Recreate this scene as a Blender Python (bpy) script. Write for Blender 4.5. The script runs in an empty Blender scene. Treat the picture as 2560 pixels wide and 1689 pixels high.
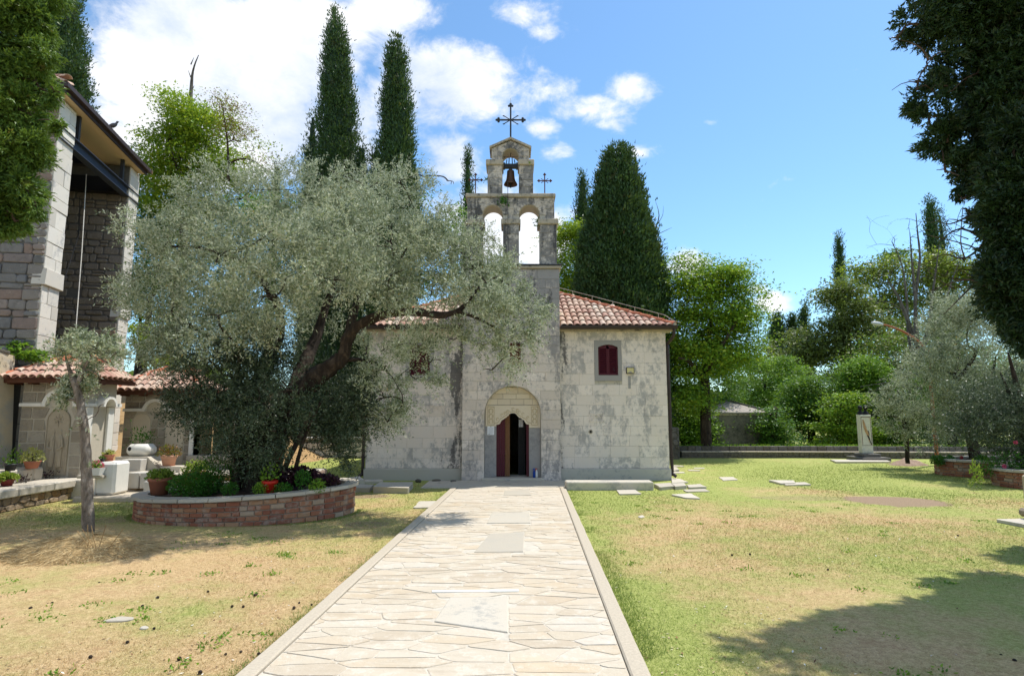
import bpy, bmesh, math, random
import numpy as np
from mathutils import Vector, Matrix, noise as mnoise
C = bpy.context.scene
COL = C.collection
rnd = random.Random(11)
NR = np.random.default_rng(5)
R = math.radians
# ---------------------------------------------------------------- camera
F = 1480.0; H = 1.75; TILT = math.atan(188.5 / 1480)
CT, ST = math.cos(TILT), math.sin(TILT)
cam = bpy.data.cameras.new('camera'); camo = bpy.data.objects.new('camera', cam); COL.objects.link(camo)
camo.location = (0, 0, H); camo.rotation_euler = (math.pi / 2 + TILT, 0, 0)
cam.sensor_width = 36; cam.lens = 36 * F / 2560; cam.clip_start = .05; cam.clip_end = 2000
C.camera = camo

def at(u, v, Y):                     # the point at depth Y that shows at photo position (u, v)
    c = (844.5 - v) / F; y = CT - c * ST; z = ST + c * CT; k = Y / y
    return Vector(((u - 1280) / F * k, Y, H + z * k))
def gr(u, v, z=0.0):                 # the point on level z that shows at photo position (u, v)
    c = (844.5 - v) / F; y = CT - c * ST; zz = ST + c * CT; k = (z - H) / zz
    return Vector(((u - 1280) / F * k, y * k, z))
OV = 2560 / 2377.0

# ---------------------------------------------------------------- sky and sun
SUN_EL, SUN_AZ = 63.0, 36.0          # azimuth measured from +X towards +Y
sun_dir = Vector((math.cos(R(SUN_EL)) * math.cos(R(SUN_AZ)), math.cos(R(SUN_EL)) * math.sin(R(SUN_AZ)), math.sin(R(SUN_EL))))
SKY_STRENGTH, CLOUD_STRENGTH, EXPOSURE, SUN_STRENGTH = 0.15, 0.92, 0.42, 4.1
w = bpy.data.worlds.new('World'); C.world = w; w.use_nodes = True
nt = w.node_tree; nt.nodes.clear()
def N(t, **k):
    n = nt.nodes.new(t)
    for a, b in k.items(): setattr(n, a, b)
    return n
def L(a, b): nt.links.new(a, b)
def M(op, a, b=None, c=None):
    n = nt.nodes.new('ShaderNodeMath'); n.operation = op
    for i, x in enumerate((a, b, c)):
        if x is None: continue
        if hasattr(x, 'links'): L(x, n.inputs[i])
        else: n.inputs[i].default_value = x
    return n.outputs[0]
sky = N('ShaderNodeTexSky', sky_type='NISHITA'); sky.sun_disc = False
sky.sun_elevation = R(SUN_EL); sky.sun_rotation = R(90 - SUN_AZ)
sky.altitude = 100; sky.air_density = 1.0; sky.dust_density = 0.3; sky.ozone_density = 2.0
tc = N('ShaderNodeTexCoord'); sep = N('ShaderNodeSeparateXYZ'); L(tc.outputs['Generated'], sep.inputs[0])
X, Y_, Z = sep.outputs
yc = M('MAXIMUM', Y_, 0.12)
A_ = M('DIVIDE', X, yc); B_ = M('DIVIDE', Z, yc)
clouds = [(430, 130, 230, 150, 1.25), (640, 110, 190, 130, 1.25), (290, 110, 100, 80, 1.0), (520, 300, 300, 130, 1.2), (780, 300, 160, 120, .8), (900, 20, 110, 60, .9),
          (700, 330, 160, 100, .8), (1070, 190, 120, 85, 1.15), (960, 180, 110, 80, .9), (1180, 250, 70, 45, .5), (1050, 370, 60, 60, .8),
          (1130, 520, 120, 90, .9), (1250, 560, 90, 70, .9), (1330, 500, 60, 40, .5), (1470, 205, 80, 42, .66), (1370, 250, 110, 36, .62), (1290, 205, 70, 50, .5), (1430, 285, 60, 22, .5),
          (1195, 40, 70, 40, .5), (1250, 75, 50, 20, .45), (1590, 610, 60, 34, .8), (1790, 703, 46, 24, .72), (1755, 672, 30, 16, .55), (1470, 352, 44, 18, .5),
          (1300, 350, 44, 22, .5), (1258, 295, 46, 26, .62), (1650, 284, 26, 10, .4), (1600, 262, 18, 16, .35), (250, 420, 260, 90, .5), (1310, 610, 60, 50, .5)]
field = None
for (u, v, ru, rv, s) in clouds:
    p = at(u * OV, v * OV, 1.0); q = at((u + ru) * OV, v * OV, 1.0); r_ = at(u * OV, (v - rv) * OV, 1.0)
    a0, b0 = p.x, p.z - H; ra = q.x - p.x; rb = (r_.z - H) - b0
    da = M('DIVIDE', M('SUBTRACT', A_, a0), ra * 1.15); db = M('DIVIDE', M('SUBTRACT', B_, b0), rb * 1.15)
    e = M('EXPONENT', M('MULTIPLY', M('ADD', M('MULTIPLY', da, da), M('MULTIPLY', db, db)), -1.0))
    e = M('MULTIPLY', e, s)
    field = e if field is None else M('MAXIMUM', field, e)
front = M('GREATER_THAN', Y_, 0.12)
field = M('ADD', M('MULTIPLY', field, front), M('MULTIPLY', M('SUBTRACT', 1.0, front), 0.42))
def noise_w(scale, detail, rough, dist=0.0, off=0.0, stretch=1.0):
    mp = N('ShaderNodeMapping'); mp.inputs['Scale'].default_value = (1, 1, stretch); mp.inputs['Location'].default_value = (off, off, off)
    L(tc.outputs['Generated'], mp.inputs[0])
    n = N('ShaderNodeTexNoise'); n.inputs['Scale'].default_value = scale; n.inputs['Detail'].default_value = detail
    n.inputs['Roughness'].default_value = rough; n.inputs['Distortion'].default_value = dist
    L(mp.outputs[0], n.inputs['Vector']); return n.outputs['Fac']
n1 = noise_w(5.5, 10, .62, .25, 2.3, 1.5); n2 = noise_w(3.1, 6, .5, 0, 7.1)
n3 = noise_w(16, 8, .65, .3, 4.0, 1.6)
dens = M('ADD', M('ADD', field, M('MULTIPLY', M('SUBTRACT', n1, .5), 1.35)), M('MULTIPLY', M('SUBTRACT', n3, .5), 1.0))
mr = N('ShaderNodeMapRange', interpolation_type='SMOOTHSTEP'); L(dens, mr.inputs[0])
mr.inputs[1].default_value = .24; mr.inputs[2].default_value = .74
fade = M('GREATER_THAN', Z, 0.0)
mask = M('MULTIPLY', M('MULTIPLY', mr.outputs[0], .96), fade)
cr = N('ShaderNodeValToRGB'); L(M('ADD', M('MULTIPLY', n2, .75), M('MULTIPLY', n3, .3)), cr.inputs[0])
cr.color_ramp.elements[0].position = .36; cr.color_ramp.elements[0].color = (.56, .66, .84, 1)
cr.color_ramp.elements[1].position = .54; cr.color_ramp.elements[1].color = (.95, .955, .97, 1)
hs = N('ShaderNodeMix', data_type='RGBA', blend_type='MULTIPLY'); hs.inputs[0].default_value = 1; L(sky.outputs[0], hs.inputs[6]); hs.inputs[7].default_value = (.78, .99, 1.06, 1)
bg1 = N('ShaderNodeBackground'); L(hs.outputs[2], bg1.inputs[0]); bg1.inputs[1].default_value = SKY_STRENGTH
bg2 = N('ShaderNodeBackground'); L(cr.outputs[0], bg2.inputs[0]); bg2.inputs[1].default_value = CLOUD_STRENGTH
mx = N('ShaderNodeMixShader'); L(mask, mx.inputs[0]); L(bg1.outputs[0], mx.inputs[1]); L(bg2.outputs[0], mx.inputs[2])
wo = N('ShaderNodeOutputWorld'); L(mx.outputs[0], wo.inputs[0])
sl = bpy.data.lights.new('sun', 'SUN'); sl.energy = SUN_STRENGTH; sl.angle = R(.5); sl.color = (1, .955, .88)
so = bpy.data.objects.new('sun', sl); COL.objects.link(so); so.rotation_euler = sun_dir.to_track_quat('Z', 'Y').to_euler(); so.location = (10, 5, 30)
C.view_settings.view_transform = 'Standard'; C.view_settings.look = 'None'; C.view_settings.gamma = 1; C.view_settings.exposure = EXPOSURE
C.view_settings.use_curve_mapping = False
C.cycles.max_bounces = 6; C.cycles.diffuse_bounces = 4; C.cycles.transmission_bounces = 3; C.cycles.glossy_bounces = 2

# ---------------------------------------------------------------- materials
class Mat:
    def __init__(s, name):
        s.m = bpy.data.materials.new(name); s.m.use_nodes = True; s.t = s.m.node_tree
        s.p = s.t.nodes['Principled BSDF']; s.out = s.t.nodes['Material Output']
        s.p.inputs['Roughness'].default_value = .85; s.p.inputs['Specular IOR Level'].default_value = .25
        g = s.n('ShaderNodeNewGeometry'); s.pos = g.outputs['Position']; s.geo = g
    def n(s, t, **k):
        x = s.t.nodes.new(t)
        for a, b in k.items(): setattr(x, a, b)
        return x
    def l(s, a, b): s.t.links.new(a, b)
    def math(s, op, a, b=None, c=None, clamp=False):
        n = s.n('ShaderNodeMath', operation=op, use_clamp=clamp)
        for i, x in enumerate((a, b, c)):
            if x is None: continue
            if hasattr(x, 'links'): s.l(x, n.inputs[i])
            else: n.inputs[i].default_value = x
        return n.outputs[0]
    def noise(s, scale, detail=5, rough=.55, vec=(1, 1, 1), off=0, dist=0):
        mp = s.n('ShaderNodeMapping'); mp.inputs['Scale'].default_value = vec; mp.inputs['Location'].default_value = (off, off * .7, off * 1.3)
        s.l(s.pos, mp.inputs[0])
        n = s.n('ShaderNodeTexNoise'); n.inputs['Scale'].default_value = scale; n.inputs['Detail'].default_value = detail
        n.inputs['Roughness'].default_value = rough; n.inputs['Distortion'].default_value = dist
        s.l(mp.outputs[0], n.inputs['Vector']); return n.outputs['Fac']
    def step(s, x, a, b):
        m = s.n('ShaderNodeMapRange', interpolation_type='SMOOTHSTEP'); s.l(x, m.inputs[0]); m.inputs[1].default_value = a; m.inputs[2].default_value = b
        return m.outputs[0]
    def mix(s, f, a, b, blend='MIX'):
        n = s.n('ShaderNodeMix', data_type='RGBA', blend_type=blend)
        for i, x in ((0, f), (6, a), (7, b)):
            if hasattr(x, 'links'): s.l(x, n.inputs[i])
            elif i == 0: n.inputs[0].default_value = x
            else: n.inputs[i].default_value = (*x, 1)
        return n.outputs[2]
    def ramp(s, x, *st):
        n = s.n('ShaderNodeValToRGB'); s.l(x, n.inputs[0]); e = n.color_ramp.elements
        while len(e) < len(st): e.new(.5)
        for i, (p, c) in enumerate(st): e[i].position = p; e[i].color = (*c, 1)
        return n.outputs[0]
    def orand(s): return s.n('ShaderNodeObjectInfo').outputs['Random']
    def attr(s, name='rnd'): return s.n('ShaderNodeAttribute', attribute_name=name).outputs['Fac']
    def bump(s, h, strength=.4, dist=.01):
        b = s.n('ShaderNodeBump'); b.inputs['Strength'].default_value = strength; b.inputs['Distance'].default_value = dist
        s.l(h, b.inputs['Height']); s.l(b.outputs[0], s.p.inputs['Normal'])
    def col(s, c):
        if hasattr(c, 'links'): s.l(c, s.p.inputs['Base Color'])
        else: s.p.inputs['Base Color'].default_value = (*c, 1)
        return s
    def xyz(s):
        q = s.n('ShaderNodeSeparateXYZ'); s.l(s.pos, q.inputs[0]); return q.outputs

def plain(name, c, rough=.7, var=.25, metal=0, scale=20, bump=.15):
    a = Mat(name); k = a.noise(scale, 5, .6)
    a.col(a.mix(k, tuple(x * (1 - var) for x in c), tuple(min(1, x * (1 + var)) for x in c)))
    a.p.inputs['Roughness'].default_value = rough; a.p.inputs['Metallic'].default_value = metal
    if bump: a.bump(k, bump, .004)
    return a.m

def limestone(name, light, grey, grime=.5, streak=.5, vary=.25, stretch=1.0, streak_x=None, zdark=None, bump=.5, big=1.3, fine=9.0):
    """pale stone: per-block tone, grey crust patches and black streaks that run down"""
    a = Mat(name)
    r = a.orand()
    base = a.mix(r, tuple(x * (1 - vary) for x in light), tuple(min(.9, x * (1 + vary * .4)) for x in light))
    base = a.mix(a.math('MULTIPLY', a.noise(fine * .4, 6, .6, off=2), .55), base, tuple(x * y for x, y in zip(light, (1.05, .93, .78))))
    g1 = a.noise(big, 9, .72, vec=(1, 1, stretch), off=5, dist=.4); g2 = a.noise(fine, 8, .78, vec=(1, 1, .5 + .5 * stretch), off=1)
    ext = 0
    f = a.math('ADD', a.math('MULTIPLY', g1, .60), a.math('MULTIPLY', g2, .54))
    f = a.math('ADD', f, a.math('MULTIPLY', a.math('SUBTRACT', r, .5), .10))
    q = a.xyz()
    if zdark: f = a.math('ADD', f, a.math('MULTIPLY', a.step(q[2], zdark[0], zdark[1]), zdark[2]))
    m1 = a.step(f, .64 - .1 * grime, .74 - .06 * grime)
    c = a.mix(a.math('MULTIPLY', m1, .8), base, grey)
    s1 = a.noise(2.6, 6, .65, vec=(1.6, 1.6, .28), off=9, dist=.3); s2 = a.noise(11, 6, .7, off=3)
    s = a.math('ADD', a.math('MULTIPLY', s1, .75), a.math('MULTIPLY', s2, .35))
    if streak_x is not None:
        for (x0, wd, amt) in streak_x:
            d = a.math('ABSOLUTE', a.math('SUBTRACT', q[0], x0))
            s = a.math('ADD', s, a.math('MULTIPLY', a.step(d, wd, 0.0), amt))
    if zdark: s = a.math('ADD', s, a.math('MULTIPLY', a.step(q[2], zdark[0], zdark[1]), zdark[2] * .7))
    m2 = a.step(s, .72 - .12 * streak, .80 - .10 * streak)
    c = a.mix(a.math('MULTIPLY', m2, .82), c, (.055, .055, .058))
    a.col(c); a.p.inputs['Roughness'].default_value = .92
    a.bump(a.math('ADD', a.noise(28, 6, .7), a.math('MULTIPLY', g1, .8)), bump, .012)
    return a.m

def leafm(name, c1, c2, under=None, trans=.35, rough=.5, tint=None, clump=1.2, patch=None):
    a = Mat(name)
    k = a.math('ADD', a.math('MULTIPLY', a.attr(), .65), a.math('MULTIPLY', a.noise(clump, 4, .6), .5))
    c = a.mix(a.step(k, .15, .95), c1, c2)
    if tint: c = a.mix(a.step(a.attr(), .93, .97), c, tint)
    if patch: c = a.mix(a.math('MULTIPLY', a.step(a.noise(patch[0], 5, .7, off=13), .60, .68), patch[1]), c, patch[2])
    if under: c = a.mix(a.math('MULTIPLY', a.geo.outputs['Backfacing'], .8), c, under)
    a.col(c); a.p.inputs['Roughness'].default_value = rough; a.p.inputs['Specular IOR Level'].default_value = .35
    tr = a.n('ShaderNodeBsdfTranslucent'); a.l(a.mix(.5, c, (.25, .35, .03), 'MIX') if not under else c, tr.inputs[0])
    ms = a.n('ShaderNodeMixShader'); ms.inputs[0].default_value = trans
    a.l(a.p.outputs[0], ms.inputs[1]); a.l(tr.outputs[0], ms.inputs[2]); a.l(ms.outputs[0], a.out.inputs[0])
    return a.m

GREY = (.15, .155, .165)
m_stone = limestone('limewashed_limestone', (.80, .738, .70), (.34, .33, .33), .98, .50, .12, stretch=.5, big=1.9, streak_x=[(-1.32, .95, .17), (1.32, .45, .11)], zdark=(3.2, 4.2, .03))
m_towerstone = limestone('weathered_tower_limestone', (.76, .70, .66), (.20, .20, .21), 1.2, .60, .34, stretch=.5, zdark=(2.2, 5.4, .085), big=1.1)
m_bell_stone = limestone('sooty_bellcote_limestone', (.68, .62, .55), (.13, .13, .135), 1.15, 1.25, .30, big=2.4, zdark=(5.0, 6.0, .055))
m_mortar = limestone('lime_mortar', (.50, .47, .41), GREY, .4, .3, 0, big=1.5)
m_cornice = limestone('stained_cornice_stone', (.46, .41, .33), (.10, .10, .10), .8, .9, .2, big=2.5)
m_warm = limestone('warm_portal_stone', (.72, .645, .52), (.35, .33, .27), -.1, -.8, .18)
m_jamb = limestone('grey_cement_render', (.34, .34, .35), (.24, .24, .25), .3, -.3, .1)
m_plinth = limestone('pale_plinth_render', (.50, .49, .46), (.30, .30, .30), .1, -.4, .05)
m_quoin = limestone('dressed_quoin_stone', (.62, .60, .55), (.34, .34, .34), .25, -.2, .25)
m_slab = limestone('grey_grave_slab_stone', (.50, .47, .405), (.33, .32, .29), .15, -.5, .22)
m_shrine_mortar = plain('pale_pointing', (.50, .45, .36), .9, .15)
m_white = plain('white_marble', (.74, .72, .66), .6, .1)
m_relief = plain('carved_tan_stone', (.40, .34, .25), .85, .2)
m_dark = plain('black_painted_iron', (.035, .037, .042), .5, .3)
m_steel = plain('blue_grey_steel', (.035, .045, .07), .45, .25)
m_brownmetal = plain('dark_brown_sheet_metal', (.045, .032, .03), .4, .2)
m_maroon = plain('maroon_painted_wood', (.085, .012, .022), .55, .25)
m_wood = plain('brown_wood', (.16, .075, .03), .6, .35)
m_beamwood = plain('dark_stained_rafter_wood', (.09, .035, .018), .7, .4)
m_soffit = plain('cream_soffit_board', (.62, .50, .32), .8, .05)
m_rust = plain('rusty_iron', (.10, .035, .02), .8, .5, 0, 60)
m_bronze = plain('brown_bronze', (.11, .062, .042), .5, .4, .6, 14)
m_black = plain('black', (.012, .012, .014), .6, .2)
m_paper = plain('white_paper', (.78, .80, .85), .6, .02, bump=0)
m_ink = plain('grey_print', (.25, .27, .32), .8, .05, bump=0)
m_soil = plain('brown_soil', (.085, .055, .035), .95, .4, 0, 30, .5)

def m_pathstone():
    a = Mat('cream_flagstone'); r = a.orand()
    base = a.ramp(r, (0, (.46, .39, .30)), (.25, (.51, .45, .355)), (.5, (.55, .495, .41)), (.75, (.51, .425, .31)), (1, (.555, .515, .45)))
    n = a.noise(3.5, 8, .65); base = a.mix(a.step(n, .42, .72), base, (.52, .47, .38))
    base = a.mix(a.math('MULTIPLY', a.step(a.noise(26, 6, .7, off=4), .55, .75), .35), base, (.36, .32, .25))
    base = a.mix(a.math('MULTIPLY', a.step(a.noise(1.2, 5, .6, off=8), .55, .7), .3), base, (.62, .49, .33))
    base = a.mix(1.0, base, (1.0, .975, .94), 'MULTIPLY')
    st = a.noise(5, 8, .75, vec=(.35, 1.6, 1), off=11, dist=.6); base = a.mix(a.math('MULTIPLY', a.step(st, .50, .66), .42), base, (.37, .30, .21)); base = a.mix(a.math('MULTIPLY', a.step(a.noise(7, 9, .8, off=21), .50, .38), .4), base, (.66, .62, .54))
    a.col(base); a.bump(a.math('ADD', a.noise(18, 8, .7), a.math('MULTIPLY', a.noise(4, 5, .6), 1.5)), .55, .014)
    a.p.inputs['Roughness'].default_value = .8
    return a.m
m_flag = m_pathstone()
m_joint = plain('sandy_joint', (.52, .475, .395), .95, .3, 0, 14, .5)
m_kerb = plain('coarse_concrete_kerb', (.46, .40, .31), .95, .3, 0, 45, .7)

def lawn_colour(a):
    q = a.xyz()
    g = a.math('ADD', a.math('MULTIPLY', a.noise(.42, 5, .6, off=3.1), .85), a.math('MULTIPLY', a.noise(2.3, 6, .7, off=6), .45))
    # greener far from the near corner of the lawn on the west side, greener beside the path's east kerb and in the far lawn
    g = a.math('ADD', g, a.math('MULTIPLY', a.step(q[1], 9.0, 17.0), .22))
    g = a.math('ADD', g, a.math('MULTIPLY', a.step(q[0], 1.9, .9), a.math('MULTIPLY', a.step(q[0], -.2, .6), .17)))
    g = a.math('SUBTRACT', g, a.math('MULTIPLY', a.step(q[0], -.5, -2.5), a.math('MULTIPLY', a.step(q[1], 10.5, 7.0), .12)))
    return a.step(g, .47, .84)
DP = gr(2236, 1252)
BARE = [(DP.x, DP.y, .95, .80, .9), (gr(905, 1240).x, gr(905, 1240).y, .6, .35, .8), (-2.3, 9.7, .35, .3, .6), (6.2, 12.6, 1.3, .35, .35), (-6.5, 10.2, .5, .4, .5)]
def m_lawn_():
    a = Mat('dry_lawn'); g = lawn_colour(a)
    f = a.math('ADD', a.math('MULTIPLY', a.noise(22, 8, .8), .5), a.math('MULTIPLY', a.noise(95, 4, .8, off=3), .5)); f2 = a.noise(7, 6, .7, off=2)
    straw = a.ramp(f, (.36, (.24, .145, .065)), (.5, (.54, .375, .19)), (.64, (.76, .58, .33)))
    straw = a.mix(a.step(f2, .5, .75), straw, (.42, .25, .13))
    green = a.ramp(f, (.36, (.13, .16, .035)), (.5, (.31, .355, .085)), (.64, (.56, .53, .22)))
    c = a.mix(g, straw, green); q = a.xyz(); nz = a.noise(3.2, 7, .7, off=5)
    for (cx, cy, rx, ry, kk) in BARE:    # worn bare places
        e1 = a.math('DIVIDE', a.math('SUBTRACT', q[0], cx), rx); e2 = a.math('DIVIDE', a.math('SUBTRACT', q[1], cy), ry)
        d = a.math('ADD', a.math('SQRT', a.math('ADD', a.math('MULTIPLY', e1, e1), a.math('MULTIPLY', e2, e2))), a.math('MULTIPLY', a.math('SUBTRACT', nz, .5), .9))
        c = a.mix(a.math('MULTIPLY', a.step(d, 1.08, .9), kk), c, a.ramp(f, (.3, (.20, .125, .085)), (.7, (.40, .28, .20))))
    a.col(c); a.bump(a.math('ADD', f, f2), .8, .03); a.p.inputs['Roughness'].default_value = .95
    return a.m
def m_blade_():
    a = Mat('grass_blades'); g = lawn_colour(a); r = a.attr()
    g = a.step(a.math('ADD', g, a.math('MULTIPLY', a.math('SUBTRACT', r, .5), .8)), .3, .7)
    straw = a.ramp(a.attr('rnd2'), (0, (.36, .24, .10)), (.5, (.58, .43, .20)), (1, (.76, .62, .38)))
    green = a.ramp(a.attr('rnd2'), (0, (.13, .19, .035)), (.5, (.28, .355, .075)), (1, (.50, .49, .20)))
    c = a.mix(g, straw, green); a.col(c); a.p.inputs['Roughness'].default_value = .7
    tr = a.n('ShaderNodeBsdfTranslucent'); a.l(c, tr.inputs[0]); ms = a.n('ShaderNodeMixShader'); ms.inputs[0].default_value = .35
    a.l(a.p.outputs[0], ms.inputs[1]); a.l(tr.outputs[0], ms.inputs[2]); a.l(ms.outputs[0], a.out.inputs[0])
    return a.m
m_lawn, m_blade = m_lawn_(), m_blade_()
def m_brick_():
    a = Mat('old_red_brick'); r = a.orand()
    c = a.ramp(r, (0, (.20, .075, .045)), (.3, (.29, .105, .06)), (.6, (.33, .15, .08)), (.85, (.36, .21, .12)), (1, (.38, .29, .21)))
    c = a.mix(a.math('MULTIPLY', a.step(a.noise(5, 7, .7, off=4), .48, .64), .6), c, (.37, .31, .25))
    c = a.mix(a.math('MULTIPLY', a.step(a.noise(22, 6, .7), .55, .75), .5), c, (.12, .05, .03))
    a.col(c); a.bump(a.noise(40, 6, .7), .5, .008); return a.m
m_brick = m_brick_()
m_brickmortar = plain('brick_mortar', (.30, .24, .19), .95, .35, 0, 16, .6)
def m_tile_():
    a = Mat('terracotta_tile'); r = a.orand()
    c = a.ramp(r, (0, (.38, .21, .16)), (.3, (.49, .31, .23)), (.6, (.55, .41, .31)), (.85, (.46, .28, .21)), (1, (.58, .50, .41)))
    c = a.mix(a.math('MULTIPLY', a.step(a.noise(9, 7, .7), .5, .68), .6), c, (.60, .54, .42))
    c = a.mix(a.math('MULTIPLY', a.step(a.noise(22, 7, .7, off=3), .56, .7), .6), c, (.10, .08, .07))
    a.col(c); a.bump(a.noise(50, 5, .6), .3, .005); return a.m
m_tile = m_tile_()
m_undertile = plain('shadowed_channel_tile', (.22, .11, .075), .9, .3)
m_orange_tile = plain('orange_ridge_tile', (.50, .17, .09), .85, .3)
def rubble(name, cols, dark=.35):
    a = Mat(name); r = a.orand()
    c = a.ramp(r, *[(i / (len(cols) - 1), k) for i, k in enumerate(cols)])
    c = a.mix(a.math('MULTIPLY', a.step(a.noise(6, 8, .7), .48, .66), dark), c, (.10, .095, .09))
    c = a.mix(a.math('MULTIPLY', a.step(a.noise(14, 6, .7, off=7), .56, .7), .4), c, (.42, .38, .33))
    a.col(c); a.bump(a.math('ADD', a.noise(9, 8, .75), a.noise(30, 6, .7)), .9, .03); return a.m
m_rubble = rubble('grey_rubble_stone', [(.15, .15, .15), (.21, .205, .20), (.26, .235, .21), (.18, .19, .205), (.28, .20, .16), (.30, .29, .28)])
m_rubble2 = rubble('brown_rubble_stone', [(.17, .145, .12), (.25, .21, .17), (.30, .25, .20), (.22, .20, .18), (.36, .24, .16), (.34, .31, .27)])
m_rubmortar = plain('dark_rubble_joint', (.125, .118, .108), .95, .35, 0, 12, .6)
m_shrine = rubble('tan_shrine_block', [(.30, .25, .18), (.38, .33, .25), (.27, .23, .18), (.44, .39, .31), (.33, .27, .19)], .25)
m_darkstone = rubble('dark_mossy_stone', [(.10, .09, .07), (.15, .13, .10), (.12, .12, .11), (.18, .16, .14)], .5)
def m_plaster_():
    a = Mat('peeling_cream_plaster')
    c = a.mix(a.step(a.noise(1.4, 7, .65), .45, .62), (.52, .43, .29), (.40, .37, .31))
    c = a.mix(a.math('MULTIPLY', a.step(a.noise(2.2, 8, .75, vec=(1, 1, .5), off=4), .56, .66), .85), c, (.10, .085, .07))
    a.col(c); a.bump(a.noise(7, 8, .7), .7, .03); return a.m
m_plaster = m_plaster_()
def m_bark_(name, c1, c2, sc=7):
    a = Mat(name); f = a.noise(sc, 8, .72, vec=(1, 1, .35), dist=.5)
    a.col(a.ramp(f, (.32, tuple(x * .35 for x in c1)), (.5, c1), (.68, c2))); a.bump(f, 1.0, .06); return a.m
m_bark = m_bark_('dark_olive_bark', (.036, .025, .018), (.10, .074, .053))
m_bark_l = m_bark_('pale_grey_bark', (.22, .18, .145), (.42, .37, .32), 14)
m_bark_c = m_bark_('cypress_bark', (.09, .06, .045), (.17, .13, .10))
m_bark_d = m_bark_('dead_grey_bark', (.10, .085, .075), (.20, .18, .16))
m_terra = plain('terracotta_pot', (.36, .14, .085), .8, .2, 0, 12)
m_terra_p = plain('pale_terracotta_pot', (.52, .29, .20), .8, .15, 0, 12)
m_redpot = plain('bright_red_plastic_pot', (.50, .025, .015), .4, .05, bump=0)
m_whitepot = plain('white_plastic_planter', (.72, .72, .70), .4, .03, bump=0)
m_blackpot = plain('black_plastic_pot', (.03, .03, .035), .4, .1, bump=0)
m_hay = plain('dry_straw', (.46, .33, .16), .9, .4, 0, 25, .6)
m_dirt = plain('bare_brown_earth', (.34, .24, .185), .95, .3, 0, 20, .7)
m_hill = plain('dry_earth_bank', (.34, .22, .10), .95, .45, 0, 2.2, .5)
# leaves
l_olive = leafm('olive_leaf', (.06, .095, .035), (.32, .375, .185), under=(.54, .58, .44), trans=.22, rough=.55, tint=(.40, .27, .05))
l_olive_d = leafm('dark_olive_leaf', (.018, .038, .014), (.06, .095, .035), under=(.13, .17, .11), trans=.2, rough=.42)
l_cyp = leafm('cypress_foliage', (.014, .042, .013), (.055, .12, .032), trans=.12, clump=.8, patch=(1.3, .5, (.10, .075, .03)), tint=(.12, .10, .04))
l_cyp_lit = leafm('sunlit_cypress_foliage', (.035, .08, .014), (.15, .25, .04), patch=(3.5, .55, (.17, .10, .04)), trans=.28, clump=1.5, tint=(.20, .12, .04))  # lighter copy of the cypress leaf, sunlight put into its colour
l_cyp_dark = leafm('shaded_cypress_foliage', (.010, .026, .010), (.028, .062, .016), trans=.1, clump=.9)  # darker copy of the cypress leaf, shade put into its colour
l_loc = leafm('yellow_green_leaf', (.15, .26, .02), (.40, .48, .035), trans=.45, clump=.7)
l_green = leafm('fresh_green_leaf', (.045, .14, .015), (.26, .45, .04), trans=.4, clump=.6)
l_deep = leafm('deep_green_leaf', (.035, .11, .018), (.10, .24, .03), trans=.35, clump=.8)
l_dull = leafm('dull_green_leaf', (.07, .10, .025), (.20, .24, .07), trans=.3, clump=.5)
l_red = leafm('reddish_seed_leaf', (.16, .07, .04), (.26, .14, .08), trans=.3)
l_purple = leafm('dark_purple_leaf', (.02, .006, .012), (.06, .015, .03), trans=.1)
l_herb = leafm('herb_leaf', (.02, .09, .01), (.06, .22, .02), trans=.3)
l_lime = leafm('lime_leaf', (.14, .24, .03), (.34, .42, .07), trans=.4)
l_cream = leafm('cream_yellow_leaf', (.40, .40, .06), (.62, .60, .28), trans=.4)
l_pink = leafm('pink_petal', (.65, .04, .16), (.80, .12, .30), trans=.3)
l_autumn = leafm('red_green_leaf', (.10, .14, .02), (.30, .10, .04), trans=.35)

# ---------------------------------------------------------------- object helpers
def tag(o, label=None, cat=None, group=None, kind=None):
    if label: o['label'] = label
    if cat: o['category'] = cat
    if group: o['group'] = group
    if kind: o['kind'] = kind
    return o
def mesh(name, vs, fs, mat, smooth=False):
    me = bpy.data.meshes.new(name); me.from_pydata([tuple(v) for v in vs], [], fs)
    if mat: me.materials.append(mat)
    if smooth: me.polygons.foreach_set('use_smooth', [True] * len(me.polygons))
    me.update(); return me
def obj(name, me, parent=None, kind=None):
    o = bpy.data.objects.new(name, me); COL.objects.link(o)
    if parent is not None:
        o.parent = parent
        if parent in WORLD: o.matrix_parent_inverse = Matrix.Translation(-parent.location)
    if kind: o['kind'] = kind
    return o
WORLD = []                            # things whose parts are written in world places
def mk(name, vs, fs, mat, parent=None, smooth=False, kind=None): return obj(name, mesh(name, vs, fs, mat, smooth), parent, kind)
def empty(name, loc=(0, 0, 0), label=None, cat=None, group=None):
    o = bpy.data.objects.new(name, None); COL.objects.link(o); o.location = loc; o.empty_display_size = .1
    tag(o, label, cat, group); return o
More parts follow.
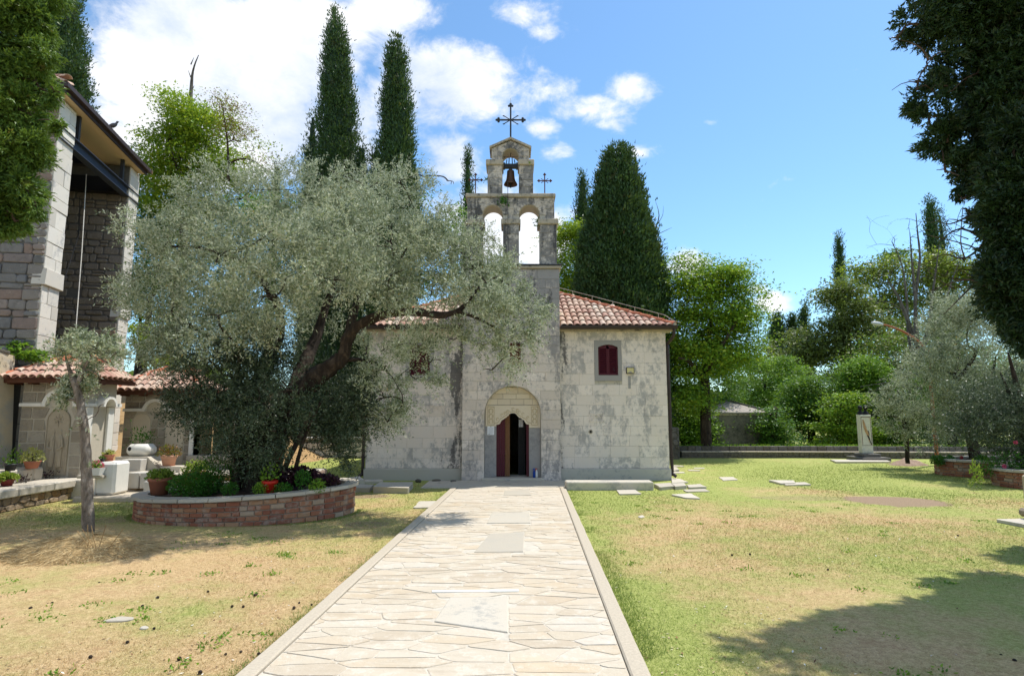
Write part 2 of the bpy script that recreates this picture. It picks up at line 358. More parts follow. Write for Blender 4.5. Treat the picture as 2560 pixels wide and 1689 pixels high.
class G:                              # a geometry collector
    def __init__(s): s.v = []; s.f = []
    def add(s, vs, fs):
        k = len(s.v); s.v += [tuple(v) for v in vs]; s.f += [tuple(i + k for i in f) for f in fs]; return s
    def box(s, x0, x1, y0, y1, z0, z1, bev=0):
        if bev:
            b = min(bev, (x1 - x0) / 3, (y1 - y0) / 3, (z1 - z0) / 3); bm = bmesh.new()
            bmesh.ops.create_cube(bm, size=1)
            for v in bm.verts: v.co = Vector(((x0 + x1) / 2 + v.co.x * (x1 - x0), (y0 + y1) / 2 + v.co.y * (y1 - y0), (z0 + z1) / 2 + v.co.z * (z1 - z0)))
            bmesh.ops.bevel(bm, geom=bm.edges[:], offset=b, segments=1, affect='EDGES')
            bm.verts.ensure_lookup_table(); s.add([v.co[:] for v in bm.verts], [[q.index for q in f.verts] for f in bm.faces]); bm.free(); return s
        return s.add([(x0, y0, z0), (x1, y0, z0), (x1, y1, z0), (x0, y1, z0), (x0, y0, z1), (x1, y0, z1), (x1, y1, z1), (x0, y1, z1)],
                     [(0, 3, 2, 1), (4, 5, 6, 7), (0, 1, 5, 4), (1, 2, 6, 5), (2, 3, 7, 6), (3, 0, 4, 7)])
    def prism(s, pts, fr, d0, d1):    # a polygon in the frame's plane, from depth d0 to d1 along its normal
        O, ex, ez, n = fr; k = len(pts)
        a = [O + ex * p[0] + ez * p[1] + n * d0 for p in pts]; b = [O + ex * p[0] + ez * p[1] + n * d1 for p in pts]
        return s.add(a + b, [tuple(range(k - 1, -1, -1)), tuple(range(k, 2 * k))] + [(i, (i + 1) % k, (i + 1) % k + k, i + k) for i in range(k)])
    def tube(s, pts, rad, seg=6, wob=0, cap=True):
        pts = [Vector(p) for p in pts]; n = len(pts); rad = rad if hasattr(rad, '__len__') else [rad] * n
        vs = []; up = Vector((.13, .31, .94))
        for i, p in enumerate(pts):
            t = (pts[min(i + 1, n - 1)] - pts[max(i - 1, 0)])
            t = t.normalized() if t.length > 1e-9 else Vector((0, 0, 1))
            if abs(t.dot(up)) > .97: up = Vector((.9, .3, .1))
            a = t.cross(up).normalized(); b = t.cross(a); up = -b if False else up
            for j in range(seg):
                an = 2 * math.pi * j / seg; q = 1 + (wob * mnoise.noise(Vector((math.cos(an) * 1.3 + i * .17, math.sin(an) * 1.3, i * .55 + p.x))) if wob else 0)
                vs.append(p + (a * math.cos(an) + b * math.sin(an)) * rad[i] * q)
        fs = [(i * seg + j, i * seg + (j + 1) % seg, (i + 1) * seg + (j + 1) % seg, (i + 1) * seg + j) for i in range(n - 1) for j in range(seg)]
        if cap: fs += [tuple(range(seg - 1, -1, -1)), tuple((n - 1) * seg + j for j in range(seg))]
        return s.add(vs, fs)
    def lathe(s, prof, c=(0, 0, 0), seg=20, sx=1, sy=1):
        n = len(prof)
        vs = [(c[0] + r * math.cos(2 * math.pi * j / seg) * sx, c[1] + r * math.sin(2 * math.pi * j / seg) * sy, c[2] + z) for r, z in prof for j in range(seg)]
        fs = [(i * seg + j, i * seg + (j + 1) % seg, (i + 1) * seg + (j + 1) % seg, (i + 1) * seg + j) for i in range(n - 1) for j in range(seg)]
        fs += [tuple(range(seg - 1, -1, -1)), tuple((n - 1) * seg + j for j in range(seg))]
        return s.add(vs, fs)
    def ell(s, c, r, seg=10, rings=6):
        prof = [(max(1e-3, math.sin(math.pi * i / rings)), -math.cos(math.pi * i / rings)) for i in range(rings + 1)]
        n = len(prof)
        vs = [(c[0] + q * r[0] * math.cos(2 * math.pi * j / seg), c[1] + q * r[1] * math.sin(2 * math.pi * j / seg), c[2] + z * r[2]) for q, z in prof for j in range(seg)]
        return s.add(vs, [(i * seg + j, i * seg + (j + 1) % seg, (i + 1) * seg + (j + 1) % seg, (i + 1) * seg + j) for i in range(n - 1) for j in range(seg)])
    def build(s, name, mat, parent=None, smooth=False, kind=None): return mk(name, s.v, s.f, mat, parent, smooth, kind)
def smooth_pts(pts, n=4):             # Catmull-Rom through points (with radii as the 4th value if given)
    P = [np.array(p, float) for p in pts]; out = []
    for i in range(len(P) - 1):
        p0, p1, p2, p3 = P[max(i - 1, 0)], P[i], P[i + 1], P[min(i + 2, len(P) - 1)]
        for k in range(n):
            t = k / n; out.append(.5 * ((2 * p1) + (-p0 + p2) * t + (2 * p0 - 5 * p1 + 4 * p2 - p3) * t * t + (-p0 + 3 * p1 - 3 * p2 + p3) * t ** 3))
    out.append(P[-1]); return out

# ---- polygons, masonry
def clip(poly, px, pz, nx, nz):       # keep the side that (nx, nz) points to
    out = []; k = len(poly)
    for i in range(k):
        a, b = poly[i], poly[(i + 1) % k]
        da = (a[0] - px) * nx + (a[1] - pz) * nz; db = (b[0] - px) * nx + (b[1] - pz) * nz
        if da >= 0: out.append(a)
        if (da >= 0) != (db >= 0):
            t = da / (da - db); out.append((a[0] + (b[0] - a[0]) * t, a[1] + (b[1] - a[1]) * t))
    return out
def area(p): return .5 * sum(p[i][0] * p[(i + 1) % len(p)][1] - p[(i + 1) % len(p)][0] * p[i][1] for i in range(len(p)))
def centre(p): return (sum(q[0] for q in p) / len(p), sum(q[1] for q in p) / len(p))
def inset(poly, d):
    k = len(poly); 
    if area(poly) < 0: poly = poly[::-1]
    out = poly
    for i in range(k):
        a, b = poly[i], poly[(i + 1) % k]; ex, ez = b[0] - a[0], b[1] - a[1]; l = math.hypot(ex, ez)
        if l < 1e-6: continue
        nx, nz = -ez / l, ex / l
        out = clip(out, a[0] + nx * d, a[1] + nz * d, nx, nz)
        if len(out) < 3: return []
    return out
def chamfer(poly, amt, rng):          # knocks the corners off, unevenly
    out = []; k = len(poly)
    for i in range(k):
        p, a, b = poly[i], poly[i - 1], poly[(i + 1) % k]
        la = math.dist(p, a); lb = math.dist(p, b); c = min(amt * rng.uniform(.5, 1.4), la * .35, lb * .35)
        out.append((p[0] + (a[0] - p[0]) * c / max(la, 1e-6), p[1] + (a[1] - p[1]) * c / max(la, 1e-6)))
        out.append((p[0] + (b[0] - p[0]) * c / max(lb, 1e-6), p[1] + (b[1] - p[1]) * c / max(lb, 1e-6)))
    return out
def plate(poly, fr, d0, d1, bev=.006, tilt=0, rng=rnd):
    O, ex, ez, n = fr
    if area(poly) < 0: poly = poly[::-1]
    inn = inset(poly, bev) if bev else None
    c = centre(poly); tx, tz = rng.uniform(-tilt, tilt), rng.uniform(-tilt, tilt)
    def W(p, d, t=1): return O + ex * p[0] + ez * p[1] + n * (d + t * (tx * (p[0] - c[0]) + tz * (p[1] - c[1])))
    k = len(poly)
    if inn and len(inn) == k:
        # keep matching order: rotate inn so that it starts nearest poly[0]
        j0 = min(range(k), key=lambda j: math.dist(inn[j], poly[0])); inn = inn[j0:] + inn[:j0]
        vs = [W(p, d0, 0) for p in poly] + [W(p, d1 - bev * .8) for p in poly] + [W(p, d1) for p in inn]
        fs = [(i, (i + 1) % k, (i + 1) % k + k, i + k) for i in range(k)] + [(i + k, (i + 1) % k + k, (i + 1) % k + 2 * k, i + 2 * k) for i in range(k)] + [tuple(range(2 * k, 3 * k))]
    else:
        vs = [W(p, d0, 0) for p in poly] + [W(p, d1) for p in poly]
        fs = [(i, (i + 1) % k, (i + 1) % k + k, i + k) for i in range(k)] + [tuple(range(k, 2 * k))]
    return vs, fs
def course_cells(rng, x0, x1, z0, z1, h, wd, hj=.12, wj=.35):
    rows = max(1, round((z1 - z0) / h)); hs = [1 + rng.uniform(-hj, hj) for _ in range(rows)]; t = sum(hs); z = z0; out = []
    for r in range(rows):
        hh = hs[r] / t * (z1 - z0); cols = max(1, round((x1 - x0) / wd + rng.uniform(-.4, .4))); ws = [1 + rng.uniform(-wj, wj) for _ in range(cols)]; tw = sum(ws)
        if r % 2 and cols > 1: ws[0] *= .55; ws[-1] *= 1.3; tw = sum(ws)
        x = x0
        for c in range(cols):
            ww = ws[c] / tw * (x1 - x0); out.append([(x, z), (x + ww, z), (x + ww, z + hh), (x, z + hh)]); x += ww
        z += hh
    return out
def cut(cells, rects=(), circles=(), planes=()):
    out = []
    for p in cells:
        for (rx0, rx1, rz0, rz1) in rects:
            if len(p) < 3: break
            xs = [q[0] for q in p]; zs = [q[1] for q in p]
            if max(xs) <= rx0 + 1e-4 or min(xs) >= rx1 - 1e-4 or max(zs) <= rz0 + 1e-4 or min(zs) >= rz1 - 1e-4: continue
            c = [clip(p, rx0, 0, -1, 0), clip(p, rx1, 0, 1, 0), clip(p, 0, rz0, 0, -1), clip(p, 0, rz1, 0, 1)]
            c = [q for q in c if len(q) > 2]; p = max(c, key=lambda q: abs(area(q))) if c else []
        for (cx, cz, r) in circles:
            if len(p) < 3: break
            m = centre(p); d = math.hypot(m[0] - cx, m[1] - cz)
            if m[1] < cz - .0 and max(q[1] for q in p) <= cz: continue
            if d < r * .55: p = []; break
            nx, nz = (m[0] - cx) / d, (m[1] - cz) / d; p = clip(p, cx + nx * r, cz + nz * r, nx, nz)
        for (px, pz, nx, nz) in planes:
            if len(p) > 2: p = clip(p, px, pz, nx, nz)
        if len(p) > 2 and abs(area(p)) > .0025: out.append(p)
    return out
def lay(parent, cells, fr, mat, rng, name='stone', gap=.006, d0=-.01, d1=.02, jit=.006, bev=.006, cham=0, tilt=.01, limit=10 ** 6):
    extra = G(); k = 0
    for p in cells:
        q = inset(p, gap)
        if len(q) < 3 or abs(area(q)) < .001: continue
        if cham: q = chamfer(q, cham, rng)
        vs, fs = plate(q, fr, d0, d1 + rng.uniform(-jit, jit), bev, tilt, rng)
        if k < limit: mk(name, vs, fs, mat, parent)
        else: extra.add(vs, fs)
        k += 1
    if extra.v: extra.build(name + '_remainder', mat, parent, kind='stuff')
    return k
def voronoi(rng, x0, x1, z0, z1, h, wd, jit=.35):
    """uneven stones: the cells of jittered seeds in rows, measured in a stretched metric"""
    seeds = []; rows = max(1, round((z1 - z0) / h))
    for r in range(-1, rows + 1):
        z = z0 + (r + .5) * (z1 - z0) / rows; x = x0 - wd * rng.uniform(.2, 1.2)
        while x < x1 + wd:
            seeds.append((x, z + rng.uniform(-jit, jit) * h)); x += wd * rng.uniform(.55, 1.5)
    s = wd / h; out = []
    for (sx, sz) in seeds:
        if not (x0 - wd < sx < x1 + wd and z0 - h < sz < z1 + h): continue
        poly = [(sx - wd * 2, sz - h * 1.6), (sx + wd * 2, sz - h * 1.6), (sx + wd * 2, sz + h * 1.6), (sx - wd * 2, sz + h * 1.6)]
        for (tx, tz) in seeds:
            dx, dz = tx - sx, tz - sz
            if (dx == 0 and dz == 0) or abs(dx) > wd * 4 or abs(dz) > h * 4: continue
            nx, nz = dx / s / s, dz     # bisector in the metric x/s
            l = math.hypot(nx, nz); poly = clip(poly, sx + dx / 2, sz + dz / 2, -nx / l, -nz / l)
            if len(poly) < 3: break
        for pl in ((x0, 0, 1, 0), (x1, 0, -1, 0), (0, z0, 0, 1), (0, z1, 0, -1)):
            if len(poly) > 2: poly = clip(poly, *pl)
        if len(poly) > 2 and abs(area(poly)) > .002: out.append(poly)
    return out
FRONT = lambda Y: (Vector((0, Y, 0)), Vector((1, 0, 0)), Vector((0, 0, 1)), Vector((0, -1, 0)))
FLOOR = (Vector((0, 0, 0)), Vector((1, 0, 0)), Vector((0, 1, 0)), Vector((0, 0, 1)))

# ---- leaves
def norm(a): return a / np.maximum(np.linalg.norm(a, axis=1, keepdims=True), 1e-9)
def quads(name, P, D, S, Ln, W, mat, parent=None, rn=None, kind=None, rn2=None, tri=False, bend=.45):
    """one diamond-shaped leaf per row: base P, direction D, side S"""
    n = len(P); Ln = np.broadcast_to(np.asarray(Ln, float), (n,))[:, None]; W = np.broadcast_to(np.asarray(W, float), (n,))[:, None]
    if tri: V = np.stack([P - S * W / 2, P + S * W / 2, P + D * Ln], 1); k = 3
    else: V = np.stack([P, P + D * Ln * bend + S * W / 2, P + D * Ln, P + D * Ln * bend - S * W / 2], 1); k = 4
    me = bpy.data.meshes.new(name); me.vertices.add(n * k); me.vertices.foreach_set('co', V.astype(np.float32).ravel())
    me.loops.add(n * k); me.loops.foreach_set('vertex_index', np.arange(n * k, dtype=np.int32))
    me.polygons.add(n); me.polygons.foreach_set('loop_start', np.arange(0, n * k, k, dtype=np.int32))
    me.update(calc_edges=True); me.materials.append(mat)
    a = me.attributes.new('rnd', 'FLOAT', 'FACE'); a.data.foreach_set('value', (NR.random(n) if rn is None else rn).astype(np.float32))
    if rn2 is not None: a = me.attributes.new('rnd2', 'FLOAT', 'FACE'); a.data.foreach_set('value', rn2.astype(np.float32))
    return obj(name, me, parent, kind)
def rdir(n): return norm(NR.normal(size=(n, 3)))
def perp(D): return norm(np.cross(D, rdir(len(D))))
def in_blobs(blobs, n, shell=.55):
    """n points in ellipsoids [(centre, radii, weight)], more of them near the skin"""
    wt = np.array([b[2] for b in blobs], float); wt /= wt.sum(); idx = NR.choice(len(blobs), n, p=wt)
    c = np.array([b[0] for b in blobs])[idx]; r = np.array([b[1] for b in blobs])[idx]
    d = rdir(n); rad = NR.random(n) ** (1 / 3); rad = shell * (1 - (1 - rad) * .6) + (1 - shell) * rad
    return c + d * r * rad[:, None], d, r
def px_blobs(lst, Y, ry=None, s=OV, dens=1.0):
    out = []
    for b in lst:
        u, v, ru, rv = b[:4]; y = Y + (b[4] if len(b) > 4 else 0); p = at(u * s, v * s, y); k = y / F * s
        out.append((tuple(p), (ru * k, (ry if ry else max(ru, rv) * k), rv * k), ru * rv * (b[5] if len(b) > 5 else 1)))
    return out
def twigs(P0, D0, k, tl, ll, lw, name, mat, parent, droop=.25, spread=.9, kind=None):
    """k leaves along each twig"""
    n = len(P0); t = (np.arange(k) + .5) / k; TL = tl * NR.uniform(.6, 1.3, n)[:, None, None]
    B = P0[:, None, :] + D0[:, None, :] * TL * t[None, :, None]; B[:, :, 2] -= droop * TL[:, :, 0] * (t ** 2)[None, :]
    Dt = np.repeat(D0, k, 0); side = perp(Dt); D = norm(Dt * (1 - spread * .35) + side * spread + NR.normal(size=Dt.shape) * .25)
    P = B.reshape(-1, 3) + NR.normal(size=(n * k, 3)) * ll * .15
    S = norm(np.cross(D, rdir(len(D)) + np.array([0, 0, .6])))
    r = np.repeat(NR.random(n), k) * .5 + NR.random(n * k) * .5
    return quads(name, P, D, S, ll * NR.uniform(.6, 1.25, len(P)), lw * NR.uniform(.7, 1.2, len(P)), mat, parent, r, kind)
def limb(g, pts, seg=8, wob=.25, n=4):
    q = smooth_pts(pts, n); g.tube([p[:3] for p in q], [p[3] for p in q], seg, wob)
# ================================================================ GROUND
path_l = lambda y: -1.288 - .0411 * (13.95 - y); path_r = lambda y: .782 + .0332 * (y - 4.23)
g = G(); n = 60
xs = sorted(set([-400, -200, -100, -60, -45] + [x * 1.0 for x in range(-36, 37)] + [45, 60, 100, 200, 400]))
ys = sorted(set([-60, -20, -6] + [y * 1.0 for y in range(-3, 50)] + [60, 90, 150, 300, 600]))
def gh(x, y):
    a = .03 * mnoise.noise(Vector((x * .3, y * .3, 1)))
    if path_l(y) - 1.5 < x < path_r(y) + 1.5 or (-5 < x < 5 and 14 < y < 19): a = 0
    return a if y < 35 else a - .0
g.add([(x, y, gh(x, y)) for y in ys for x in xs], [(j * len(xs) + i, j * len(xs) + i + 1, (j + 1) * len(xs) + i + 1, (j + 1) * len(xs) + i) for j in range(len(ys) - 1) for i in range(len(xs) - 1)])
g.build('lawn', m_lawn, smooth=True, kind='structure')
def irregular_disc(c, rx, ry, z, nseg, rough, seed):
    vs = [(c[0], c[1], z + .012)]; 
    for ring in (.6, 1.0):
        for i in range(nseg):
            a = 2 * math.pi * i / nseg; q = 1 + rough * mnoise.noise(Vector((math.cos(a) * 2, math.sin(a) * 2, seed))) + rough * .5 * mnoise.noise(Vector((math.cos(a) * 7, math.sin(a) * 7, seed + 3)))
            vs.append((c[0] + rx * ring * q * math.cos(a), c[1] + ry * ring * q * math.sin(a), z + (.008 if ring < 1 else -.004)))
    fs = [(0, 1 + i, 1 + (i + 1) % nseg) for i in range(nseg)] + [(1 + i, 1 + nseg + i, 1 + nseg + (i + 1) % nseg, 1 + (i + 1) % nseg) for i in range(nseg)]
    return vs, fs
# dry bank rising behind the shrines and the tower
g = G(); nx, ny = 26, 22
def bank(x, y):
    t = max(0, min(1, (y - 15.5) / 12)); s = max(0, min(1, (-7.0 - x) / 4.5)); 
    return -.05 + 3.0 * (t ** .9) * (s * s * (3 - 2 * s)) + .18 * mnoise.noise(Vector((x * .6, y * .6, 2))) * s
bx = [-34 + i * (30 / nx) for i in range(nx + 1)]; by = [15.4 + j * (26 / ny) for j in range(ny + 1)]
g.add([(x, y, bank(x, y)) for y in by for x in bx], [(j * (nx + 1) + i, j * (nx + 1) + i + 1, (j + 1) * (nx + 1) + i + 1, (j + 1) * (nx + 1) + i) for j in range(ny) for i in range(nx)])
g.build('hillside', m_hill, smooth=True, kind='structure')

# ================================================================ PATH
rg = random.Random(4)
pth = G(); PY0, PY1 = -2.0, 14.25
pth.add([(path_l(PY0), PY0, .0), (path_r(PY0), PY0, 0), (path_r(PY1), PY1, 0), (path_l(PY1), PY1, 0), (path_l(PY0), PY0, .022), (path_r(PY0), PY0, .022), (path_r(PY1), PY1, .022), (path_l(PY1), PY1, .022)],
        [(4, 5, 6, 7), (0, 1, 5, 4), (1, 2, 6, 5), (2, 3, 7, 6), (3, 0, 4, 7)])
path = pth.build('path', m_joint, kind='structure')
SLABS = [[(1124, 1492), (1271, 1490), (1271, 1580), (1084, 1552)], [(1224, 1333), (1311, 1330), (1309, 1378), (1184, 1380)],
         [(1230, 1280), (1325, 1279), (1327, 1306), (1216, 1307)], [(1262, 1225), (1323, 1223), (1328, 1237), (1258, 1238)]]
SLW = [[(gr(u, v, .03).x, gr(u, v, .03).y) for u, v in q] for q in SLABS]
SLW = [q if area(q) > 0 else q[::-1] for q in SLW]
def sdist(p, q):                      # signed distance to a convex polygon, with its nearest edge
    best = (-9, None)
    for i in range(len(q)):
        a, b = q[i], q[(i + 1) % len(q)]; ex, ey = b[0] - a[0], b[1] - a[1]; l = math.hypot(ex, ey)
        d = ((p[0] - a[0]) * ey - (p[1] - a[1]) * ex) / l
        if d > best[0]: best = (d, (a, ey / l, -ex / l))
    return best
cells = voronoi(rg, -1.9, 1.25, 3.0, PY1, .175, .44, .48)
keep = []
for p in cells:
    ym = centre(p)[1]
    p = clip(p, path_l(4), 4, .9992, .0411) if True else p
    # borders of the path
    a0, a1 = (path_l(0), 0), (path_l(14), 14); dx, dy = a1[0] - a0[0], 14.0; l = math.hypot(dx, dy); p = clip(p, a0[0], 0, dy / l, -dx / l) if len(p) > 2 else p
    b0 = (path_r(0), 0); dx = path_r(14) - path_r(0); l = math.hypot(dx, 14); p = clip(p, b0[0], 0, -14 / l, dx / l) if len(p) > 2 else p
    if len(p) < 3: continue
    for q in SLW:
        d, (e, nx_, ny_) = sdist(centre(p), q)
        if d < -.02: p = []; break
        if d < .6: p = clip(p, e[0], e[1], nx_, ny_)
        if len(p) < 3: break
    if len(p) > 2 and abs(area(p)) > .006: keep.append(p)
keep.sort(key=lambda p: centre(p)[1])
# break up straight cell edges so the stones have hewn outlines
def hew(p, amt, rng):
    out = []
    for i in range(len(p)):
        a, b = p[i], p[(i + 1) % len(p)]; out.append(a); l = math.dist(a, b)
        if l > .16:
            for t in ((.5,) if l < .35 else (.33, .68)):
                k = -abs(rng.gauss(0, amt)); ex, ey = (b[0] - a[0]) / l, (b[1] - a[1]) / l
                out.append((a[0] + (b[0] - a[0]) * t + ey * k, a[1] + (b[1] - a[1]) * t - ex * k))
    return out
k = 0; ex_ = G()
for p in keep:
    if area(p) < 0: p = p[::-1]
    q = inset(p, .0035)
    if len(q) < 3: continue
    q = hew(chamfer(q, .018, rg), .004, rg)
    O, e1, e2, nn = FLOOR; d1 = .0275 + rg.uniform(-.002, .002); c = centre(q); tx, ty = rg.uniform(-.006, .006), rg.uniform(-.006, .006)
    m = len(q); top = [(c[0] + (x - c[0]) * .975, c[1] + (y - c[1]) * .975) for x, y in q]
    vs = [(x, y, .01) for x, y in q] + [(x, y, d1 - .005 + tx * (x - c[0]) + ty * (y - c[1])) for x, y in q] + [(x, y, d1 + tx * (x - c[0]) + ty * (y - c[1])) for x, y in top]
    fs = [(i, (i + 1) % m, (i + 1) % m + m, i + m) for i in range(m)] + [(i + m, (i + 1) % m + m, (i + 1) % m + 2 * m, i + 2 * m) for i in range(m)] + [tuple(range(2 * m, 3 * m))]
    if k < 298: mk('flagstone', vs, fs, m_flag, path)
    else: ex_.add(vs, fs)
    k += 1
if ex_.v: ex_.build('small_flagstones', m_flag, path, kind='stuff')
for i, q in enumerate(SLW):
    vs, fs = plate(inset(q, .006), FLOOR, .0, .034, .006, .003, rg); o = mk('grave_slab', vs, fs, m_slab, path)
    if i == 1:                        # the second slab has a raised border
        qi = inset(q, .09); 
vs, fs = plate([(x, y) for x, y in [(gr(1080, 1480, .03).x, gr(1080, 1480, .03).y), (gr(1297, 1478, .03).x, gr(1297, 1478, .03).y), (gr(1297, 1474, .03).x, gr(1297, 1474, .03).y), (gr(1080, 1475.5, .03).x, gr(1080, 1475.5, .03).y)]], FLOOR, 0, .037, .002)
mk('marble_strip', vs, fs, m_white, path)
for side, fn, sgn in (('kerb', path_l, -1), ('kerb', path_r, 1)):
    g = G(); rows = []
    yy = -2.0
    while yy < 14.3:
        x = fn(yy); wv = .14 + .008 * mnoise.noise(Vector((yy * 2, sgn, 0))); zz = .045 + .004 * mnoise.noise(Vector((yy, sgn, 4)))
        rows.append([(x + sgn * .004, yy, -.02), (x + sgn * .006, yy, zz - .01), (x + sgn * .018, yy, zz), (x + sgn * (wv - .02), yy, zz), (x + sgn * wv, yy, zz - .015), (x + sgn * wv, yy, -.02)]); yy += .2
    g.add([p for r_ in rows for p in r_], [(i * 6 + j, i * 6 + j + 1, (i + 1) * 6 + j + 1, (i + 1) * 6 + j) for i in range(len(rows) - 1) for j in range(5)])
    g.build(side, m_kerb, kind='structure')

# ================================================================ CHURCH
YT, YW, YB = 15.75, 16.0, 15.82
TX0, TX1 = at(1154.5, 1100, YT).x, at(1402.5, 1100, YT).x
WX0, WX1 = at(912, 1185, YW).x, at(1675, 1185, YW).x
ZE = 4.02                              # eaves
def zt(v, Y=YT): return at(1280, v, Y).z
def xt(u, v, Y=YT): return at(u, v, Y).x
church = empty('church', (0, 16, 0), 'small whitewashed stone church with a three arched bellcote at the end of the path', 'church')
church_inv = Matrix.Translation((0, -16, 0)); WORLD.append(church)
def part(o):                           # geometry is written in world places; keep it there under the empty
    o.matrix_parent_inverse = church_inv; return o
_mk0 = mk
nst = [0]
def lay_c(cells, fr, mat, **kw):
    rest = 296 - nst[0]; before = set(COL.objects)
    n = lay(church, cells, fr, mat, rg, limit=max(0, rest), **kw); nst[0] += min(n, max(0, rest))
ZC = zt(662); ZC0 = zt(672)
DX0, DX1 = xt(1210.5, 1100), xt(1352.5, 1100); DCX = (DX0 + DX1) / 2; DR = (DX1 - DX0) / 2; ZSP = zt(964.5) - DR
def arc(cx, cz, r, a0, a1, n): return [(cx + r * math.cos(R(a0 + (a1 - a0) * i / n)), cz + r * math.sin(R(a0 + (a1 - a0) * i / n))) for i in range(n + 1)]
Z0 = -.15
# tower front layer with the arched recess, then the wall with the lobed doorway
g = G()
outl = [(TX0, Z0), (DX0, Z0), (DX0, ZSP)] + arc(DCX, ZSP, DR, 180, 0, 24)[1:-1] + [(DX1, ZSP), (DX1, Z0), (TX1, Z0), (TX1, ZC0), (TX0, ZC0)]
g.prism(outl, FRONT(YT), -.20, -.012)
lobes = [(318, 685), (355, 681), (368, 668), (375, 650), (390, 628), (415, 615), (430, 600), (450, 592), (462, 575), (478, 568), (484, 552), (500, 540), (535, 533), (565, 538), (582, 552), (588, 568), (602, 577), (614, 594), (640, 600), (655, 617), (680, 627), (692, 650), (704, 668), (718, 680), (745, 682)]
LB = [(at(1180 + x / 5.227, 930 + y / 5.227, 15.9).x, at(1280, 930 + y / 5.227, 15.9).z) for x, y in lobes]
JX0, JX1 = LB[0][0], LB[-1][0]
outl = [(DX0 - .1, Z0), (JX0, Z0)] + LB + [(JX1, Z0), (DX1 + .1, Z0), (DX1 + .1, ZC0), (DX0 - .1, ZC0)]
g.prism(outl, FRONT(YT), -.50, -.204)
g.box(TX0, DX0 - .103, YT + .204, YT + 1.2, Z0, ZC0); g.box(DX1 + .103, TX1, YT + .204, YT + 1.2, Z0, ZC0)
g.box(DX0 - .1, DX1 + .1, YT + .9, YT + 1.2, 2.4, ZC0)
g.build('tower_wall', m_mortar, church)
# ashlar of the tower
sx0, sx1, sz0, sz1 = xt(1275, 900), xt(1302, 900), zt(900), zt(857)
cells = course_cells(rg, TX0, TX1, 0, ZC0, .262, .52, .1, .4)
cells = cut(cells, rects=[(DX0, DX1, -1, ZSP), (sx0, sx1, sz0, sz1)], circles=[(DCX, ZSP, DR)])
lay_c(cells, FRONT(YT), m_towerstone, gap=.0035, d0=-.012, d1=.0, jit=.0035, bev=.004, tilt=.004)
g = G(); g.box(sx0 - .06, sx1 + .06, YT - .02, YT + .01, sz0 - .07, sz0 - .002); g.build('niche_sill', m_cornice, church)
g = G(); g.box(sx0 + .004, sx1 - .004, YT - .008, YT - .002, sz0 + .004, sz1 - .004); g.build('niche_dark_sheet', m_rust, church)  # flat dark sheet in place of the niche's shaded recess
# tympanum courses, carved lintel and jambs inside the recess
YR = YT + .20
m_carve = limestone('groove_shade_stone', (.56, .48, .33), (.30, .27, .2), .2, -.6, .1)  # darker than the lintel: groove shade is put into the carving's colour
cells = course_cells(rg, DX0 - .02, DX1 + .02, zt(1012), zt(1012) + .62, .155, .30, .1, .3)
cut_in = []
for p in cells:
    q = p
    for i in range(12):                # keep inside the arch
        a = R(7.5 + 15 * i); q = clip(q, DCX + DR * .995 * math.cos(a), ZSP + DR * .995 * math.sin(a), -math.cos(a), -math.sin(a)) if len(q) > 2 else q
    if len(q) > 2 and abs(area(q)) > .004: cut_in.append(q)
lay_c(cut_in, FRONT(YR), m_warm, name='tympanum_stone', gap=.004, d0=-.003, d1=.022, jit=.003, bev=.004)
lz0, lz1 = zt(1068), zt(1012) - .004
g = G(); lint = [(DX0 + .03, lz0 + .03), (JX0 - .004, lz0 + .03)] + [(x, z) for x, z in LB] + [(JX1 + .004, lz0 - .01), (DX1 - .005, lz0 - .01), (DX1 - .005, lz1), (DX0 + .03, lz1)]
g.prism(lint, FRONT(YR), -.004, .05); lintel = g.build('portal_lintel', m_warm, church)
g = G()                                # carved border, tendrils and inner rib
fy = YR - .05
for sgn, xc in ((-1, DX0 + .17), (1, DX1 - .16)):
    for zc_, ph in ((lz1 - .15, 0), (lz1 - .29, 1), (lz1 - .42, 0)):
        if zc_ < lz0 + .06: continue
        pts = [(xc + .052 * math.cos(a) * (1 if ph else -1), fy - .002, zc_ + .06 * math.sin(a)) for a in [R(-60 + 300 * i / 12) for i in range(13)]]
        g.tube(pts, .014, 5)
    x0_, x1_ = xc - .085, xc + .085
    for a, b in (((x0_, lz0 + .06), (x0_, lz1 - .04)), ((x1_, lz0 + .06), (x1_, lz1 - .04)), ((x0_, lz1 - .04), (x1_, lz1 - .04)), ((x0_, lz0 + .06), (x1_, lz0 + .06))):
        g.tube([(a[0], fy, a[1]), (b[0], fy, b[1])], .010, 4)
g.tube([(DCX + (x - DCX) * 1.12, fy, z + .045) for x, z in LB], .011, 4)
for t in np.linspace(.12, .88, 9):
    i = int(t * (len(LB) - 1)); bx_, bz_ = DCX + (LB[i][0] - DCX) * 1.22, LB[i][1] + .115
    if bz_ < lz1 - .05: g.tube([(bx_ + .03 * math.cos(a), fy, bz_ + .03 * math.sin(a)) for a in [R(30 * k_) for k_ in range(10)]], .012, 4)
g.build('carving', m_carve, lintel)
jz = lz0 - .014
g = G(); g.box(DX0 + .004, JX0 - .004, YR - .035, YR + .002, .09, jz + .04); g.build('door_jamb', m_jamb, church)
g = G(); g.box(JX1 + .004, DX1 - .004, YR - .035, YR + .002, .09, jz); g.build('door_jamb', m_jamb, church)
g = G(); g.box(DX0 - .06, DX1 + .08, YT - .16, YT + .9, -.05, .085, .012); g.build('door_step', m_slab, church)
